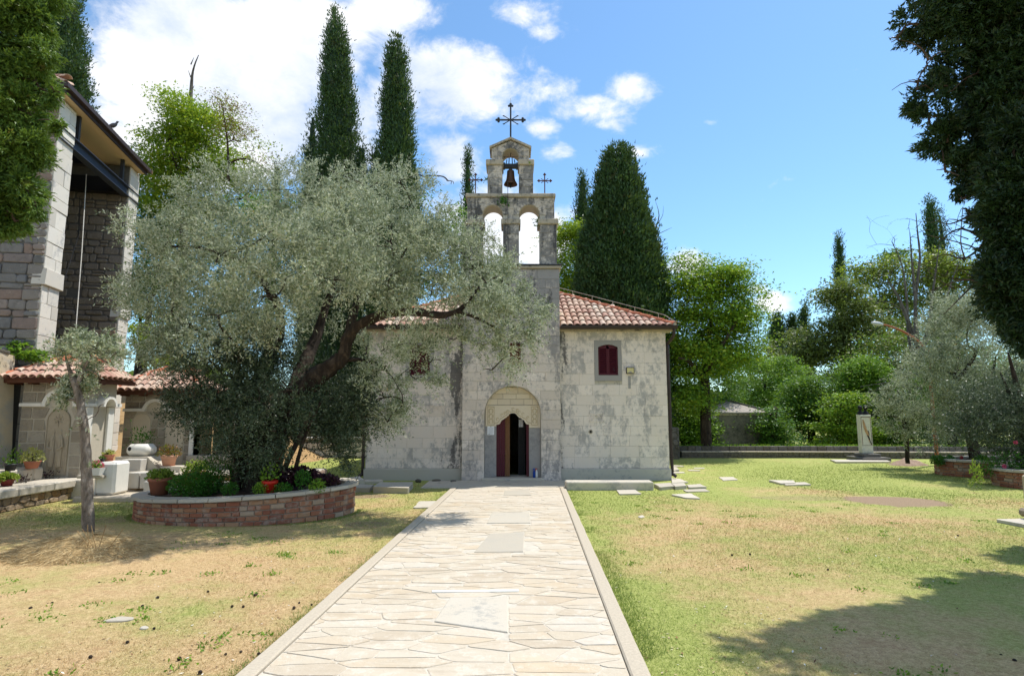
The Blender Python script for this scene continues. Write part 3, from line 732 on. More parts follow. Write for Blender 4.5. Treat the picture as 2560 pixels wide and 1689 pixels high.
# doors: the open left leaf with its pale edge, the folded right leaf
dx = lambda u: at(u, 1120, YR + .1).x
g = G()
ltop = lambda x: np.interp(x, [p[0] for p in LB], [p[1] for p in LB]) + .03
for i in range(4):                     # boards
    a, b = dx(1240) + (dx(1262.5) - dx(1240)) * i / 4, dx(1240) + (dx(1262.5) - dx(1240)) * (i + 1) / 4
    g.box(a + .001, b - .002, YR + .07 + .012 * i, YR + .12 + .012 * i, .10, float(ltop((a + b) / 2)) + .25)
leaf = g.build('door_leaf', m_maroon, church)
g = G(); g.box(dx(1263.2), dx(1274.5), YR + .10, YR + .16, .10, 2.2); g.build('door_edge', m_wood, leaf)
g = G(); g.box(dx(1316), dx(1323), YR + .06, YR + .7, .10, 1.9); g.build('door_leaf', m_maroon, church)
g = G(); g.box(dx(1297.5), dx(1308.5), YR + .55, YR + .555, at(1300, 1067, YR + .5).z, at(1300, 1048, YR + .5).z)
o = g.build('notice_sheet', m_paper, None); tag(o, 'small grey sheet hanging inside the dark church doorway', 'paper')
g = G(); g.box(dx(1296), dx(1314), YR + .56, YR + .59, .10, 2.0); g.build('inner_door', m_black, church)
# wings: core walls around the windows, then the ashlar
WIN = [(1486, 1554, 851, 952, 1495.5, 1545, 861, 937.5), (1014, 1084, 851, 952, 1023, 1075, 861, 937.5)]
for (xa, xb, win) in ((TX1 - .01, WX1, WIN[0]), (WX0, TX0 + .01, WIN[1])):
    u0, u1, v0, v1, s0, s1, q0, q1 = win
    fx0, fx1, fz0, fz1 = xt(u0, 900, YW), xt(u1, 900, YW), zt(v1, YW), zt(v0, YW)
    hx0, hx1, hz0, hz1 = xt(s0, 900, YW), xt(s1, 900, YW), zt(q1, YW), zt(q0, YW)
    g = G(); y0, y1 = YW + .010, YW + .5
    g.box(xa, hx0, y0, y1, Z0, ZE); g.box(hx1, xb, y0, y1, Z0, ZE); g.box(hx0, hx1, y0, y1, Z0, hz0); g.box(hx0, hx1, y0, y1, hz1, ZE)
    g.box(hx0, hx1, y0 + .25, y1, hz0, hz1)
    g.build('wing_wall', m_mortar, church)
    cells = course_cells(rg, xa + .01, xb, .31, ZE - .02, .285, .50, .12, .42)
    cells = cut(cells, rects=[(fx0, fx1, fz0, fz1)])
    lay_c(cells, FRONT(YW), m_stone, gap=.0022, d0=-.012, d1=.0, jit=.0028, bev=.003, tilt=.003)
    g = G(); g.box(xa - (.03 if xa < 0 else -.012), xb + (.03 if xb > 2 else -.012), YW - .05, YW + .02, -.1, .30, .012); g.build('plinth', m_plinth, church)
    # render surround with a shallow arched head
    g = G(); O = FRONT(YW); rise = .075; mz = hz1
    hd = [(hx0 + (hx1 - hx0) * i / 10, mz - rise * (2 * i / 10 - 1) ** 2) for i in range(11)]
    g.prism([(fx0, fz0), (fx1, fz0), (fx1, hz0), (fx0, hz0)], O, -.005, .012)
    g.prism([(fx0, hz0), (hx0, hz0), (hx0, mz - rise), (fx0, mz - rise)], O, -.005, .012)
    g.prism([(hx1, hz0), (fx1, hz0), (fx1, mz - rise), (hx1, mz - rise)], O, -.005, .012)
    g.prism([(fx0, mz - rise)] + hd + [(fx1, mz - rise), (fx1, fz1), (fx0, fz1)], O, -.005, .012)
    g.build('window_surround', m_jamb, church)
    xm = (hx0 + hx1) / 2
    for (a, b) in ((hx0 + .004, xm - .003), (xm + .003, hx1 - .004)):
        g = G(); yf = YW + .03
        g.box(a, a + .035, yf, yf + .035, hz0 + .004, hz1 - .06); g.box(b - .035, b, yf, yf + .035, hz0 + .004, hz1 - .02)
        g.box(a + .035, b - .035, yf, yf + .035, hz0 + .004, hz0 + .05)
        top = [(a + (b - a) * i / 5, mz - .004 - rise * (2 * (a + (b - a) * i / 5 - hx0) / (hx1 - hx0) - 1) ** 2) for i in range(6)]
        g.prism([(a, hz1 - rise - .03), (b, hz1 - rise - .03)] + top[::-1], FRONT(yf), -.035, .0)
        g.box(a, b, yf + .05, yf + .055, hz0, hz1 - .05)
        sh = g.build('shutter', m_maroon, church)
        z = hz0 + .05; ns = 13; st = (hz1 - rise - .03 - z) / ns
        sm = mesh('slat', [(a + .035, yf + .004, 0), (b - .035, yf + .004, 0), (b - .035, yf + .045, st * .9), (a + .035, yf + .045, st * .9), (a + .035, yf - .001, .006), (b - .035, yf - .001, .006), (b - .035, yf + .04, st * .9 + .006), (a + .035, yf + .04, st * .9 + .006)],
                  [(0, 3, 2, 1), (4, 5, 6, 7), (0, 1, 5, 4), (1, 2, 6, 5), (2, 3, 7, 6), (3, 0, 4, 7)], m_maroon)
        for i in range(ns): s_ = obj('slat', sm, sh); s_.location = (0, 0, z + i * st)
    if xa > 0:
        g = G(); g.tube([(xm + .16, YW - .005, hz0 + .12), (xm + .17, YW - .03, hz0 + .10), (xm + .13, YW - .02, hz0 + .2)], .006, 5); g.build('shutter_hook', m_dark, church)
# body behind, eaves, roof
g = G(); YEND = 26.0
g.box(WX0, WX0 + .5, YW + .5, YEND, Z0, ZE); g.box(WX1 - .5, WX1, YW + .5, YEND, Z0, ZE); g.box(WX0, WX1, YEND, YEND + .5, Z0, ZE)
g.build('nave_wall', m_stone, church)
EX0, EX1, EY = WX0 - .30, WX1 + .20, YW - .22; ZR = ZE + .06; HW = (EX1 - EX0) / 2; XR = (EX0 + EX1) / 2; SL = .50; YA = EY + HW; ZA = ZR + HW * SL; YR2 = YEND + .4 - HW
g = G(); vs = [(EX0, EY, ZR), (EX1, EY, ZR), (EX1, YEND + .7, ZR), (EX0, YEND + .7, ZR), (XR, YA, ZA), (XR, YR2, ZA)]
vs += [(x, y, z - .07) for x, y, z in vs]
g.add(vs, [(0, 1, 4), (1, 2, 5, 4), (2, 3, 5), (3, 0, 4, 5), (6, 10, 7), (7, 10, 11, 8), (8, 11, 9), (9, 11, 10, 6), (0, 6, 7, 1), (1, 7, 8, 2), (2, 8, 9, 3), (3, 9, 6, 0)])
roof = g.build('roof', m_undertile, church)
for xa_, xb_ in ((WX0 - .28, TX0 - .003), (TX1 + .003, WX1 + .18)): G().box(xa_, xb_, EY + .05, YW + .3, ZE - .06, ZE - .004).build('eaves_board', m_cornice, church)
# half round tiles
def tile_mesh(name, Lt, r0, r1, mat, th=.014, seg=7):
    vs = []; fs = []
    for (y, r) in ((0, r0), (Lt, r1)):
        for rr in (r, r - th):
            for j in range(seg + 1):
                a = math.pi * j / seg; vs.append((rr * math.cos(a), y, rr * math.sin(a) * .82))
    n1 = seg + 1
    for j in range(seg):
        fs.append((j, j + 1, 2 * n1 + j + 1, 2 * n1 + j)); fs.append((n1 + j, 3 * n1 + j, 3 * n1 + j + 1, n1 + j + 1)); fs.append((j, n1 + j, n1 + j + 1, j + 1))
    return mesh(name, vs, fs, mat, False)
tl = tile_mesh('tile', .46, .088, .070, m_tile)
pitch = .178; rowp = .375; ang = math.atan(SL); nrow = 10; remainder = G()
ncount = 0
for side in (1, -1):
    x = XR + side * (.06); 
    while abs(x - XR) < HW - .02:
        lim = HW - abs(x - XR)         # how far up the slope the hip lets this column go
        k = 0
        while k * rowp * math.cos(ang) < lim - .02:
            y = EY - .05 + k * rowp * math.cos(ang); z = ZR - .025 + k * rowp * math.sin(ang) + .005
            hidden = abs(x - .0) < 1.2 and y < 17.2
            if not hidden and not (TX0 - .05 < x < TX1 + .05 and y < 17.0):
                if ncount < 290 and (x > TX1 or x < TX0) and k < 9:
                    t = obj('tile', tl, church); t.location = (x + rg.uniform(-.006, .006), y + rg.uniform(-.01, .01), z + .016 + rg.uniform(0, .008)); t.rotation_euler = (ang - .045 + rg.uniform(-.02, .02), 0, rg.uniform(-.025, .025)); ncount += 1
                    t.matrix_parent_inverse = church_inv
                else:
                    mt = Matrix.Translation((x, y, z + .016)) @ Matrix.Rotation(ang - .045, 4, 'X')
                    remainder.add([mt @ v.co for v in tl.vertices], [tuple(p.vertices) for p in tl.polygons])
            k += 1
        x += side * pitch
remainder.build('far_tiles', m_tile, church, kind='stuff')
# hip caps bedded in mortar
hipmesh = tile_mesh('hip_tile', .42, .10, .082, m_orange_tile)
for side in (1, -1):
    cx = EX1 if side > 0 else EX0; p0 = Vector((cx, EY, ZR + .02)); p1 = Vector((XR, YA, ZA + .02)); d = p1 - p0; nn_ = int(d.length / .36)
    g = G(); g.tube([p0 + Vector((0, 0, .0)), p1], .085, 6); g.build('hip_mortar', m_mortar, church)
    for i in range(nn_):
        t = obj('hip_tile', hipmesh, church); t.location = p0 + d * (i / nn_) + Vector((0, 0, .03)); t.matrix_parent_inverse = church_inv
        hz = math.atan2(d.x, d.y); t.rotation_euler = (math.asin(d.z / d.length) - .05 + rg.uniform(-.03, .03), 0, -hz)
    if side > 0:
        g = G(); g.tube([p0 + d * t + Vector((0, 0, .22 - .1 * (t < .05))) for t in (-.03, .0, .05, .2, .4, .6, .8, .98)], .008, 5)
        for t in np.linspace(.08, .95, 8): g.tube([p0 + d * t + Vector((0, 0, .05)), p0 + d * t + Vector((0, 0, .22))], .006, 4)
        g.build('lightning_wire', m_quoin, church)
# gutter and downpipes
g = G(); gx0, gx1 = TX1 + .01, EX1 + .05; gy, gz = EY - .07, ZE + .015
def gutter(x0, x1, y, z, name='gutter'):
    g = G(); pr = [(y - .065, z + .055), (y - .06, z), (y - .03, z - .045), (y + .03, z - .045), (y + .055, z), (y + .058, z + .05), (y + .046, z + .05), (y + .042, z + .006), (y + .022, z - .033), (y - .022, z - .033), (y - .048, z + .006), (y - .053, z + .055)]
    k = len(pr); g.add([(x0, a, b) for a, b in pr] + [(x1, a, b) for a, b in pr], [(i, (i + 1) % k, (i + 1) % k + k, i + k) for i in range(k)] + [tuple(range(k)), tuple(range(2 * k - 1, k - 1, -1))])
    x = x0 + .3
    while x < x1: g.box(x - .012, x + .012, y - .069, y - .060, z - .03, z + .058); x += .9
    return g.build(name, m_brownmetal, church)
gutter(gx0, gx1, gy, gz); gutter(EX0 - .05, TX0 - .01, gy, gz)
for sgn, wx in ((1, WX1), (-1, WX0)):
    g = G(); ex = wx + sgn * .14; cx2 = wx + sgn * .055
    pts = [(ex + .02 * sgn, gy, gz - .03), (ex + .02 * sgn, gy + .01, gz - .14), (ex, gy + .05, gz - .25), (cx2 + .01 * sgn, YW + .02, gz - .40), (cx2, YW + .03, gz - .52), (cx2 + sgn * .005, YW + .03, 2.0), (cx2 + sgn * .012, YW + .02, .30), (cx2 + sgn * .014, YW, .18), (cx2 + sgn * .10, YW - .05, .10)]
    q = smooth_pts(pts, 4); g.tube(q, .043, 10); g.build('downpipe', m_brownmetal, church, True)
    g = G()
    for z in (3.3, 2.3, 1.3, .6): g.box(cx2 - .055, cx2 + .055, YW - .03, YW + .08, z, z + .025)
    g.build('pipe_clip', m_brownmetal, church)
# tower cornice and ledge
g = G(); g.box(TX0 - .05, TX1 + .05, YT - .06, YT + 1.26, ZC0 + .003, ZC - .03, .015); g.build('tower_cornice', m_cornice, church)
g = G(); g.box(TX0 - .06, TX1 + .065, YT - .075, YT + 1.28, ZC - .027, ZC + .012, .006); g.build('lead_ledge', m_dark, church)
# ------------------------------------------------ bellcote
def B(u, v): p = at(u, v, YB); return p.x, p.z
BD = .62                               # depth of the bellcote
xb0, xb1 = B(1168, 520)[0], B(1386, 520)[0]; zb0 = ZC + .016; zcap0, zcap1 = B(1280, 494)[1], B(1280, 484)[1]; zimp = B(1280, 551)[1]; zimp0 = B(1280, 561)[1]
arL = (B(1206, 600)[0], B(1257.5, 600)[0]); arR = (B(1297.5, 600)[0], B(1350.5, 600)[0])
zsp = zimp; cL = ((arL[0] + arL[1]) / 2, (arL[1] - arL[0]) / 2); cR = ((arR[0] + arR[1]) / 2, (arR[1] - arR[0]) / 2)
zap = B(1280, 513)[1]; spL = zap - cL[1]
px0, px1 = B(1164, 620)[0], B(1392, 620)[0]
mid0, mid1 = arL[1], arR[0]
g = G()
core = [(px0, zb0), (arL[0], zb0), (arL[0], spL)] + arc(cL[0], spL, cL[1], 180, 0, 18)[1:-1] + [(arL[1], spL), (arL[1], zb0), (arR[0], zb0), (arR[0], spL)] + arc(cR[0], spL, cR[1], 180, 0, 18)[1:-1] + [(arR[1], spL), (arR[1], zb0), (px1, zb0), (px1, zimp0), (xb1, zimp), (xb1, zcap0), (xb0, zcap0), (xb0, zimp), (px0, zimp0)]
g.prism(core, FRONT(YB), -BD, -.012)
# upper stage
ux0, ux1 = B(1219, 450)[0], B(1333, 450)[0]; ax0, ax1 = B(1255.5, 450)[0], B(1297.5, 450)[0]; ac, ar = (ax0 + ax1) / 2, (ax1 - ax0) / 2
zi0, zi1 = B(1280, 413)[1], B(1280, 403)[1]; zuap = B(1280, 371)[1]; usp = zuap - ar; hx0_, hx1_ = B(1229, 385)[0], B(1323, 385)[0]; zev = B(1280, 371)[1]; zgab = B(1280, 349)[1]; ub0 = zcap1 + .004
core = [(ux0, ub0), (ax0, ub0), (ax0, usp)] + arc(ac, usp, ar, 180, 0, 18)[1:-1] + [(ax1, usp), (ax1, ub0), (ux1, ub0), (ux1, zi0), (hx1_, zi1), (hx1_, zev), (ac, zgab - .03), (hx0_, zev), (hx0_, zi1), (ux0, zi0)]
g.prism(core, FRONT(YB), -BD, -.012)
g.build('bellcote_wall', m_mortar, church)
VR = .165
def voussoirs(cx, cz, r, n, wd=VR, depth=None):
    global nst
    for i in range(n):
        a0, a1 = 180 * i / n, 180 * (i + 1) / n; w2 = wd * rg.uniform(.85, 1.12)
        p = arc(cx, cz, r, a0, a1, 3) + arc(cx, cz, r + w2, a1, a0, 2)
        vs, fs = plate(inset(p, .003) or p, FRONT(YB), -.3, .004 + rg.uniform(0, .006), .004, .003, rg); mk('voussoir', vs, fs, m_bell_stone, church)
def bstones(x0, x1, z0, z1, h, wd, **kw):
    cells = cut(course_cells(rg, x0, x1, z0, z1, h, wd, .15, .3), **kw); lay_c(cells, FRONT(YB), m_bell_stone, gap=.004, d0=-.012, d1=0, jit=.005, bev=.005, tilt=.006)
bstones(px0, arL[0], zb0, zimp0, .26, .36); bstones(mid0, mid1, zb0, zimp0, .27, .36); bstones(arR[1], px1, zb0, zimp0, .25, .3)
bstones(xb0, xb1, zimp, zcap0, .17, .33, rects=[(arL[0], arL[1], zimp - 1, spL), (arR[0], arR[1], zimp - 1, spL)], circles=[(cL[0], spL, cL[1] + VR * .8), (cR[0], spL, cR[1] + VR * .8)])
voussoirs(cL[0], spL, cL[1], 9); voussoirs(cR[0], spL, cR[1], 9)
bstones(ux0, ax0, ub0, zi0, .2, .22); bstones(ax1, ux1, ub0, zi0, .2, .22)
sl_ = (zgab - zev) / (ac - hx0_); ln_ = math.hypot(1, sl_)
bstones(hx0_, hx1_, zi1, zgab, .17, .24, rects=[(ax0, ax1, zi1 - 1, usp)], circles=[(ac, usp, ar + .12)], planes=[(hx0_, zev - .03, sl_ / ln_, -1 / ln_), (hx1_, zev - .03, -sl_ / ln_, -1 / ln_)])
voussoirs(ac, usp, ar, 8, .135)
for (a, b, z0_, z1_) in ((px0 - .03, arL[0] + .055, zimp0, zimp), (mid0 - .055, mid1 + .045, zimp0, zimp), (arR[1] - .06, px1 + .05, zimp0, zimp), (ux0 - .05, ax0 + .03, zi0, zi1), (ax1 - .03, ux1 + .03, zi0, zi1), (xb0 - .05, xb1 + .035, zcap0, zcap1)):
    g = G(); g.box(a, b, YB - .05, YB + BD + .04, z0_ + .002, z1_ + (.045 if z1_ != zcap1 else -.002), .02); g.build('impost' if z1_ != zcap1 else 'shoulder_cornice', m_cornice, church)
g = G()                                # gable coping
for s, xe in ((-1, hx0_ - .06), (1, hx1_ + .06)):
    p = [(xe, zev - .01), (ac, zgab), (ac, zgab + .06), (xe, zev + .05)]
    if s > 0: p = p[::-1]
    g.prism([(x, z) for x, z in p], FRONT(YB), -BD - .04, .05)
g.build('gable_coping', m_cornice, church)
# crosses
def iron_cross(cx, cy, z0, zt_, za, arm, r, name='cross', knob=.05, ray=.13):
    g = G(); g.tube([(cx, cy, z0), (cx, cy, zt_)], r, 6); g.tube([(cx - arm, cy, za), (cx + arm, cy, za)], r, 6)
    for (ex, ez, dx_, dz_) in ((cx - arm, za, -1, 0), (cx + arm, za, 1, 0), (cx, zt_, 0, 1)):
        for (a, b) in ((0, 0), (dx_ * .7 - dz_ * .0, dz_ * .7), (-dz_ * .75 - dx_ * .2, -dx_ * .75 - dz_ * .2), (dz_ * .75 - dx_ * .2, dx_ * .75 - dz_ * .2)):
            g.ell((ex + a * knob, cy, ez + b * knob), (knob * .62, .018, knob * .62), 8, 5)
    for sx in (-1, 1):
        for sz in (-1, 1):
            e = Vector((cx + sx * ray, cy, za + sz * ray * .62)); g.tube([(cx, cy, za), tuple(e)], r * .5, 5)
            g.ell(tuple(e), (knob * .55, .012, knob * .3), 6, 4)
    return g.build(name, m_rust if name != 'main_cross' else m_dark, church)
pt = at(1274.5, 349, YB + .3); ct = at(1274, 264, YB + .3); ca = at(1274, 300, YB + .3)
iron_cross(ac, YB + .3, zgab + .02, ct.z, ca.z, .36, .026, 'main_cross', .062, .20)
for u, ua, vt, va, vb in ((1361.7, 1382, 436, 452, 484), (1189, 1208, 436, 450, 484)):
    p = at(u, va, YB + .3); iron_cross(p.x, YB + .3, zcap1 - .02, at(u, vt, YB + .3).z, p.z, .17, .016, 'cross', .034, .09)
g = G(); g.tube([(ac, YB + .3, ct.z), (ac, YB + .3, ct.z + .22)], .006, 4); g.build('lightning_rod', m_quoin, church)
# bell
bell = empty('bell', (ac, YB + .3, B(1280, 415)[1]), 'brown bronze bell with its dark headstock hanging in the topmost arch of the bellcote', 'bell')
zb1 = B(1280, 415)[1]; hb = zb1 - B(1280, 452)[1]; rb = (B(1295, 450)[0] - B(1260, 450)[0]) / 2
prof = [(.01, 0), (rb * .42, -.01), (rb * .52, -hb * .06), (rb * .55, -hb * .3), (rb * .60, -hb * .55), (rb * .72, -hb * .75), (rb * .92, -hb * .9), (rb, -hb), (rb * .93, -hb), (rb * .6, -hb * .7), (rb * .5, -hb * .3), (.01, -hb * .1)]
G().lathe([(r, z) for r, z in prof], (0, 0, 0), 24).build('bell_body', m_bronze, bell, True)
g = G(); g.tube([(0, 0, -hb * .2), (0, 0, -hb * 1.08)], .012, 6); g.ell((0, 0, -hb * 1.1), (.035, .035, .05)); g.build('clapper', m_dark, bell)
zh = B(1280, 405)[1] - zb1; g = G(); g.box(-ar * .97, ar * .97, -.06, .06, zh - .06, zh + .06, .01); g.box(-.05, .05, -.04, .04, 0, zh - .06)
for x in (-.13, -.05, .05, .13): g.tube([(x, .0, zh + .06), (x * .8, 0, zh + .20 + .06 * (abs(x) < .1))], .014, 5)
g.tube([(-ar * .98, 0, zh + .28), (ar * .98, 0, zh + .28)], .008, 4); g.tube([(0, 0, zh + .28), (0, 0, zh + .40)], .010, 4)
for s in (-1, 1): g.box(s * ar * .8 - .03, s * ar * .8 + .03, -.075, .075, zh - .075, zh + .085)
g.build('headstock', m_dark, bell)
g = G(); rx = B(1269.5, 470)[0]; g.tube([(rx, YB - .12, B(0, 456)[1]), (rx + .005, YB - .13, 7.0), (rx + .02, YT - .1, ZC), (rx + .03, YT - .07, 5.0), (rx + .03, YT - .06, 3.4)], .008, 5)
tag(g.build('bell_rope', m_dark), 'thin dark bell rope running down from the bell over the tower front', 'rope')
# floodlight, conduit patch, tube in the wall, notice, bottles
p = at(1574.5, 926, YW); fl = empty('floodlight', (p.x, YW - .03, p.z), 'small black framed floodlight with a yellow lens on the wall beside the shutters', 'floodlight')
hw, hh = .108, .085
g = G(); g.box(-hw, hw, -.05, .0, -hh, hh, .008); g.box(-.02, .02, 0, .03, -.02, .02); g.build('housing', m_black, fl)
m_lens = plain('yellow_lens', (.62, .55, .28), .25, .1, 0, 8, 0)
g = G(); g.box(-hw + .016, hw - .016, -.054, -.046, -hh + .016, hh - .016); g.build('lens', m_lens, fl)
g = G(); g.box(-.03, .03, -.057, -.053, -hh + .017, -hh + .03); g.add([(-.06, -.0575, -hh + .017), (.06, -.0575, -hh + .017), (0, -.0575, -.02)], [(0, 1, 2)]); g.build('lamp_chip', m_jamb, fl)
a, b = at(1570, 940, YW), at(1577, 971, YW); g = G(); g.box(a.x, b.x, YW - .008, YW + .002, b.z, a.z); g.build('conduit_patch', m_jamb, church)
p = at(1476.5, 1078.5, YW); g = G(); g.tube([(p.x, YW - .012, p.z), (p.x, YW + .02, p.z)], .058, 14); g.build('vent_ring', m_cornice, church)
g = G(); g.tube([(p.x, YW - .016, p.z), (p.x, YW + .02, p.z)], .034, 12); g.build('vent_hole', m_black, church)
def carved_square(u0, u1, v0, v1):
    a, b = at(u0, v1, YW), at(u1, v0, YW); g = G()
    for (x0, x1, z0, z1) in ((a.x, b.x, b.z - .02, b.z), (a.x, b.x, a.z, a.z + .02), (a.x, a.x + .02, a.z, b.z), (b.x - .02, b.x, a.z, b.z)): g.box(x0, x1, YW - .014, YW + .001, z0, z1)
    cx = (a.x + b.x) / 2; 
    for r in (.10, .145, .185): g.tube([(cx + r * math.cos(R(t)), YW - .006, a.z + .02 + r * math.sin(R(t))) for t in range(0, 181, 20)], .009, 4)
    g.build('carved_relief', m_stone, church)
carved_square(1473.5, 1509.5, 1032, 1053.5); carved_square(1073, 1110, 1012, 1033)
a, b = at(1218.3, 1086.5, YR - .03), at(1235.5, 1062, YR - .03)
nb = empty('notice', ((a.x + b.x) / 2, YR - .04, (a.z + b.z) / 2), 'white printed notice pinned to the grey jamb beside the doorway', 'notice')
w2, h2 = (b.x - a.x) / 2, (b.z - a.z) / 2
G().box(-w2, w2, -.002, .002, -h2, h2).build('sheet', m_paper, nb)
g = G(); g.box(-.018, .018, -.0035, -.0025, h2 * .62, h2 * .82)
for i in range(9):
    z = h2 * .42 - i * h2 * .15; k_ = rg.uniform(.6, .85); g.box(-w2 * k_, w2 * k_, -.0035, -.0025, z, z + .004)
g.box(-w2 * .8, -w2 * .2, -.0035, -.0025, -h2 * .86, -h2 * .78); g.build('print', m_ink, nb)
for u, mt_, cap, lab in ((1335.5, plain('blue_plastic', (.015, .06, .32), .35, .1, bump=0), plain('blue_cap', (.02, .08, .4), .4, .1, bump=0), 'blue spray bottle standing on the step by the church door'), (1341.8, m_whitepot, plain('red_trigger', (.5, .03, .03), .4, .1, bump=0), 'white bottle with a red trigger standing on the step by the door')):
    p = at(u, 1189, YR - .1); bt = empty('spray_bottle', (p.x, YR - .1, .086), lab, 'bottle')
    G().lathe([(.028, 0), (.034, .01), (.034, .13), (.026, .16), (.013, .185), (.013, .21)], seg=14, sy=.7).build('bottle_body', mt_, bt, True)
    g = G(); g.box(-.035, .018, -.012, .012, .208, .235, .004); g.tube([(-.028, 0, .215), (-.038, 0, .185), (-.030, 0, .165)], .005, 5); g.build('trigger', cap, bt)
# weeds growing out of the bellcote
def tuft(name, loc, rad, nleaf, ll, mat, label, cat='plant', up=.5, group=None, parent=None):
    P = NR.normal(size=(nleaf, 3)) * rad * .45; D = norm(P + np.array([0, 0, rad * up]) + NR.normal(size=P.shape) * rad * .3)
    o = quads(name, P, D, perp(D), ll * NR.uniform(.6, 1.3, nleaf), ll * .45, mat, parent); o.location = loc
    return tag(o, label, cat, group) if parent is None else o
p = at(1259, 505, YB - .05); tuft('wall_weed', p, .13, 160, .07, l_herb, 'green weed tuft rooted between the two lower arches of the bellcote')
p = at(1345, 556, YB + .1); tuft('wall_weed', p, .11, 120, .06, l_deep, 'trailing weed growing from the capital of the open arch')
p = at(1217, 450, YB + .1); tuft('wall_weed', p, .07, 60, .05, l_deep, 'small weed on the side of the upper bellcote pier')
p = at(1323, 409, YB - .03); tuft('wall_weed', p, .05, 50, .04, l_lime, 'yellowish moss tuft on the upper pier capital')
# ------------------------------------------------ paving and slabs at the church foot
g = G()
for p in cut(voronoi(rg, -2.1, 1.55, 14.28, 15.74, .3, .55, .4)): 
    q = inset(p, .008)
    if len(q) > 2: vs, fs = plate(chamfer(q, .02, rg), FLOOR, 0, .028 + rg.uniform(-.004, .005), .006, .01, rg); g.add(vs, fs)
fc = empty('forecourt_base', (0, 15, 0)); bpy.data.objects.remove(fc)
fcb = G().box(-2.15, 1.6, 14.265, 15.745, -.02, .016).build('forecourt', m_joint, kind='structure'); g.build('paving_stones', m_slab, fcb, kind='stuff')
def slab(px, z, label, mat=None, tilt=.01, group=None):
    q = [(gr(u, v, z).x, gr(u, v, z).y) for u, v in px]
    if area(q) < 0: q = q[::-1]
    c = centre(q); q = [(x - c[0], y - c[1]) for x, y in q]; q = hew(chamfer(q, .03, rg), .012, rg)
    vs, fs = plate(q, (Vector((0, 0, 0)), Vector((1, 0, 0)), Vector((0, 1, 0)), Vector((0, 0, 1))), -.06, z, .008, tilt, rg)
    o = mk('grave_slab', vs, fs, mat or m_slab); o.location = (c[0], c[1], 0); return tag(o, label, 'grave slab', group)
SL_ = [([(1797, 1192), (1833, 1191), (1845, 1198), (1808, 1200)], .03, 'lone pale slab in the grass between the church corner and the paired slabs'),
 ([(1920, 1199), (1985, 1200), (1989, 1206), (1952, 1207)], .05, 'thicker slab of the pair lying side by side in the open lawn'),
 ([(1956, 1205), (2013, 1204.5), (2028, 1210), (1964, 1211.5)], .03, 'flatter front slab of the pair in the open lawn'),
 ([(1677, 1235), (1728, 1232), (1751, 1245), (1712, 1243)], .03, 'pointed pale slab set in dry grass before the church corner'),
 ([(1707, 1223), (1762, 1221), (1775, 1227), (1716, 1228)], .03, 'narrow slab next to the pointed pale one near the church corner'),
 ([(1717, 1211), (1750, 1209), (1767, 1216), (1722, 1217)], .06, 'raised light slab third in the row off the church corner'),
 ([(1634, 1208), (1676, 1206), (1686, 1214), (1650, 1217)], .08, 'thick grey slab butting against the end of the long stone bench'),
 ([(1677, 1207), (1710, 1206), (1717, 1213), (1688, 1215)], .09, 'dark edged slab lying between the thick slab and the raised light slab'),
 ([(1676, 1194), (1700, 1196), (1721, 1204), (1680, 1206)], .04, 'slab under the foot of the brown downpipe'),
 ([(1679, 1166), (1692, 1167), (1698, 1173), (1679, 1176)], .08, 'small upright sided slab behind the church corner'),
 ([(1719, 1173), (1749, 1174), (1751, 1176), (1722, 1175.5)], .03, 'thin sliver of slab in the grass behind the church corner'),
 ([(1681, 1178), (1710, 1178.5), (1713, 1181), (1681, 1182)], .03, 'thin slab close behind the downpipe foot'),
 ([(1680, 1161.5), (1706, 1163), (1711, 1165), (1682, 1165)], .03, 'farther grey slab beyond the small upright sided one'),
 ([(1541, 1224), (1588, 1223), (1604, 1233), (1548, 1234)], .025, 'broken flat slab in the grass before the long stone bench'),
 ([(1048, 1252), (1096, 1251), (1076, 1267), (1032, 1268)], .025, 'flat pale slab in the grass between planter and path'),
 ([(932, 1216), (948, 1205), (1033, 1204), (1022, 1218)], .14, 'thick grave slab with grassy edges beside the church plinth'),
 ([(866, 1209), (935, 1210), (925, 1219), (880, 1219)], .10, 'long weathered slab partly behind the brick planter rim'),
 ([(845, 1196), (900, 1190), (912, 1198), (860, 1204)], .17, 'stacked grey slab at the foot of the far downpipe'),
 ([(913, 1198), (955, 1197), (958, 1202), (905, 1204)], .06, 'low slab along the plinth next to the stacked one'),
 ([(2487, 1297), (2560, 1294), (2600, 1306), (2575, 1313)], .05, 'pale paving slab under the carved stone post'),
 ([(252, 1551), (300, 1538), (343, 1541), (318, 1549)], .02, 'irregular white stone flush in the brown grass near the straw heap'),
 ([(345, 1567), (362, 1561), (375, 1565), (360, 1570)], .015, 'little white stone chip beside the irregular white stone'),
 ([(1594, 1289), (1607, 1286), (1612, 1291), (1600, 1293)], .015, 'tiny pale stone in the grass east of the path'),
 ([(2075, 1148), (2215, 1148), (2228, 1153), (2090, 1154)], .06, 'low stone step in the grass before the twin bust monument'),
 ([(1735, 1168), (1762, 1168), (1760, 1170.5), (1733, 1170)], .02, 'faint slab far out in the lawn')]
for px, z, lab in SL_: slab(px, z, lab)
for i in range(3):
    u, v = rg.uniform(1030, 1150), rg.uniform(1195, 1206); p = gr(u, v); 
    if i < 9:
        g = G(); g.ell((0, 0, .02), (rg.uniform(.06, .14), .07, rg.uniform(.03, .06)), 7, 5); o = g.build('plinth_rock', m_darkstone); o.location = (-2.4 + .45 * i, 15.5 + .1 * (i % 2), .02); o.rotation_euler = (0, 0, rg.uniform(0, 3)); tag(o, ('flattish dark rock at the plinth foot close to the thick grave slab', 'middle dark rock of three at the plinth foot beside the tower', 'dark rock touching the corner where wing plinth meets tower')[i], 'rock')
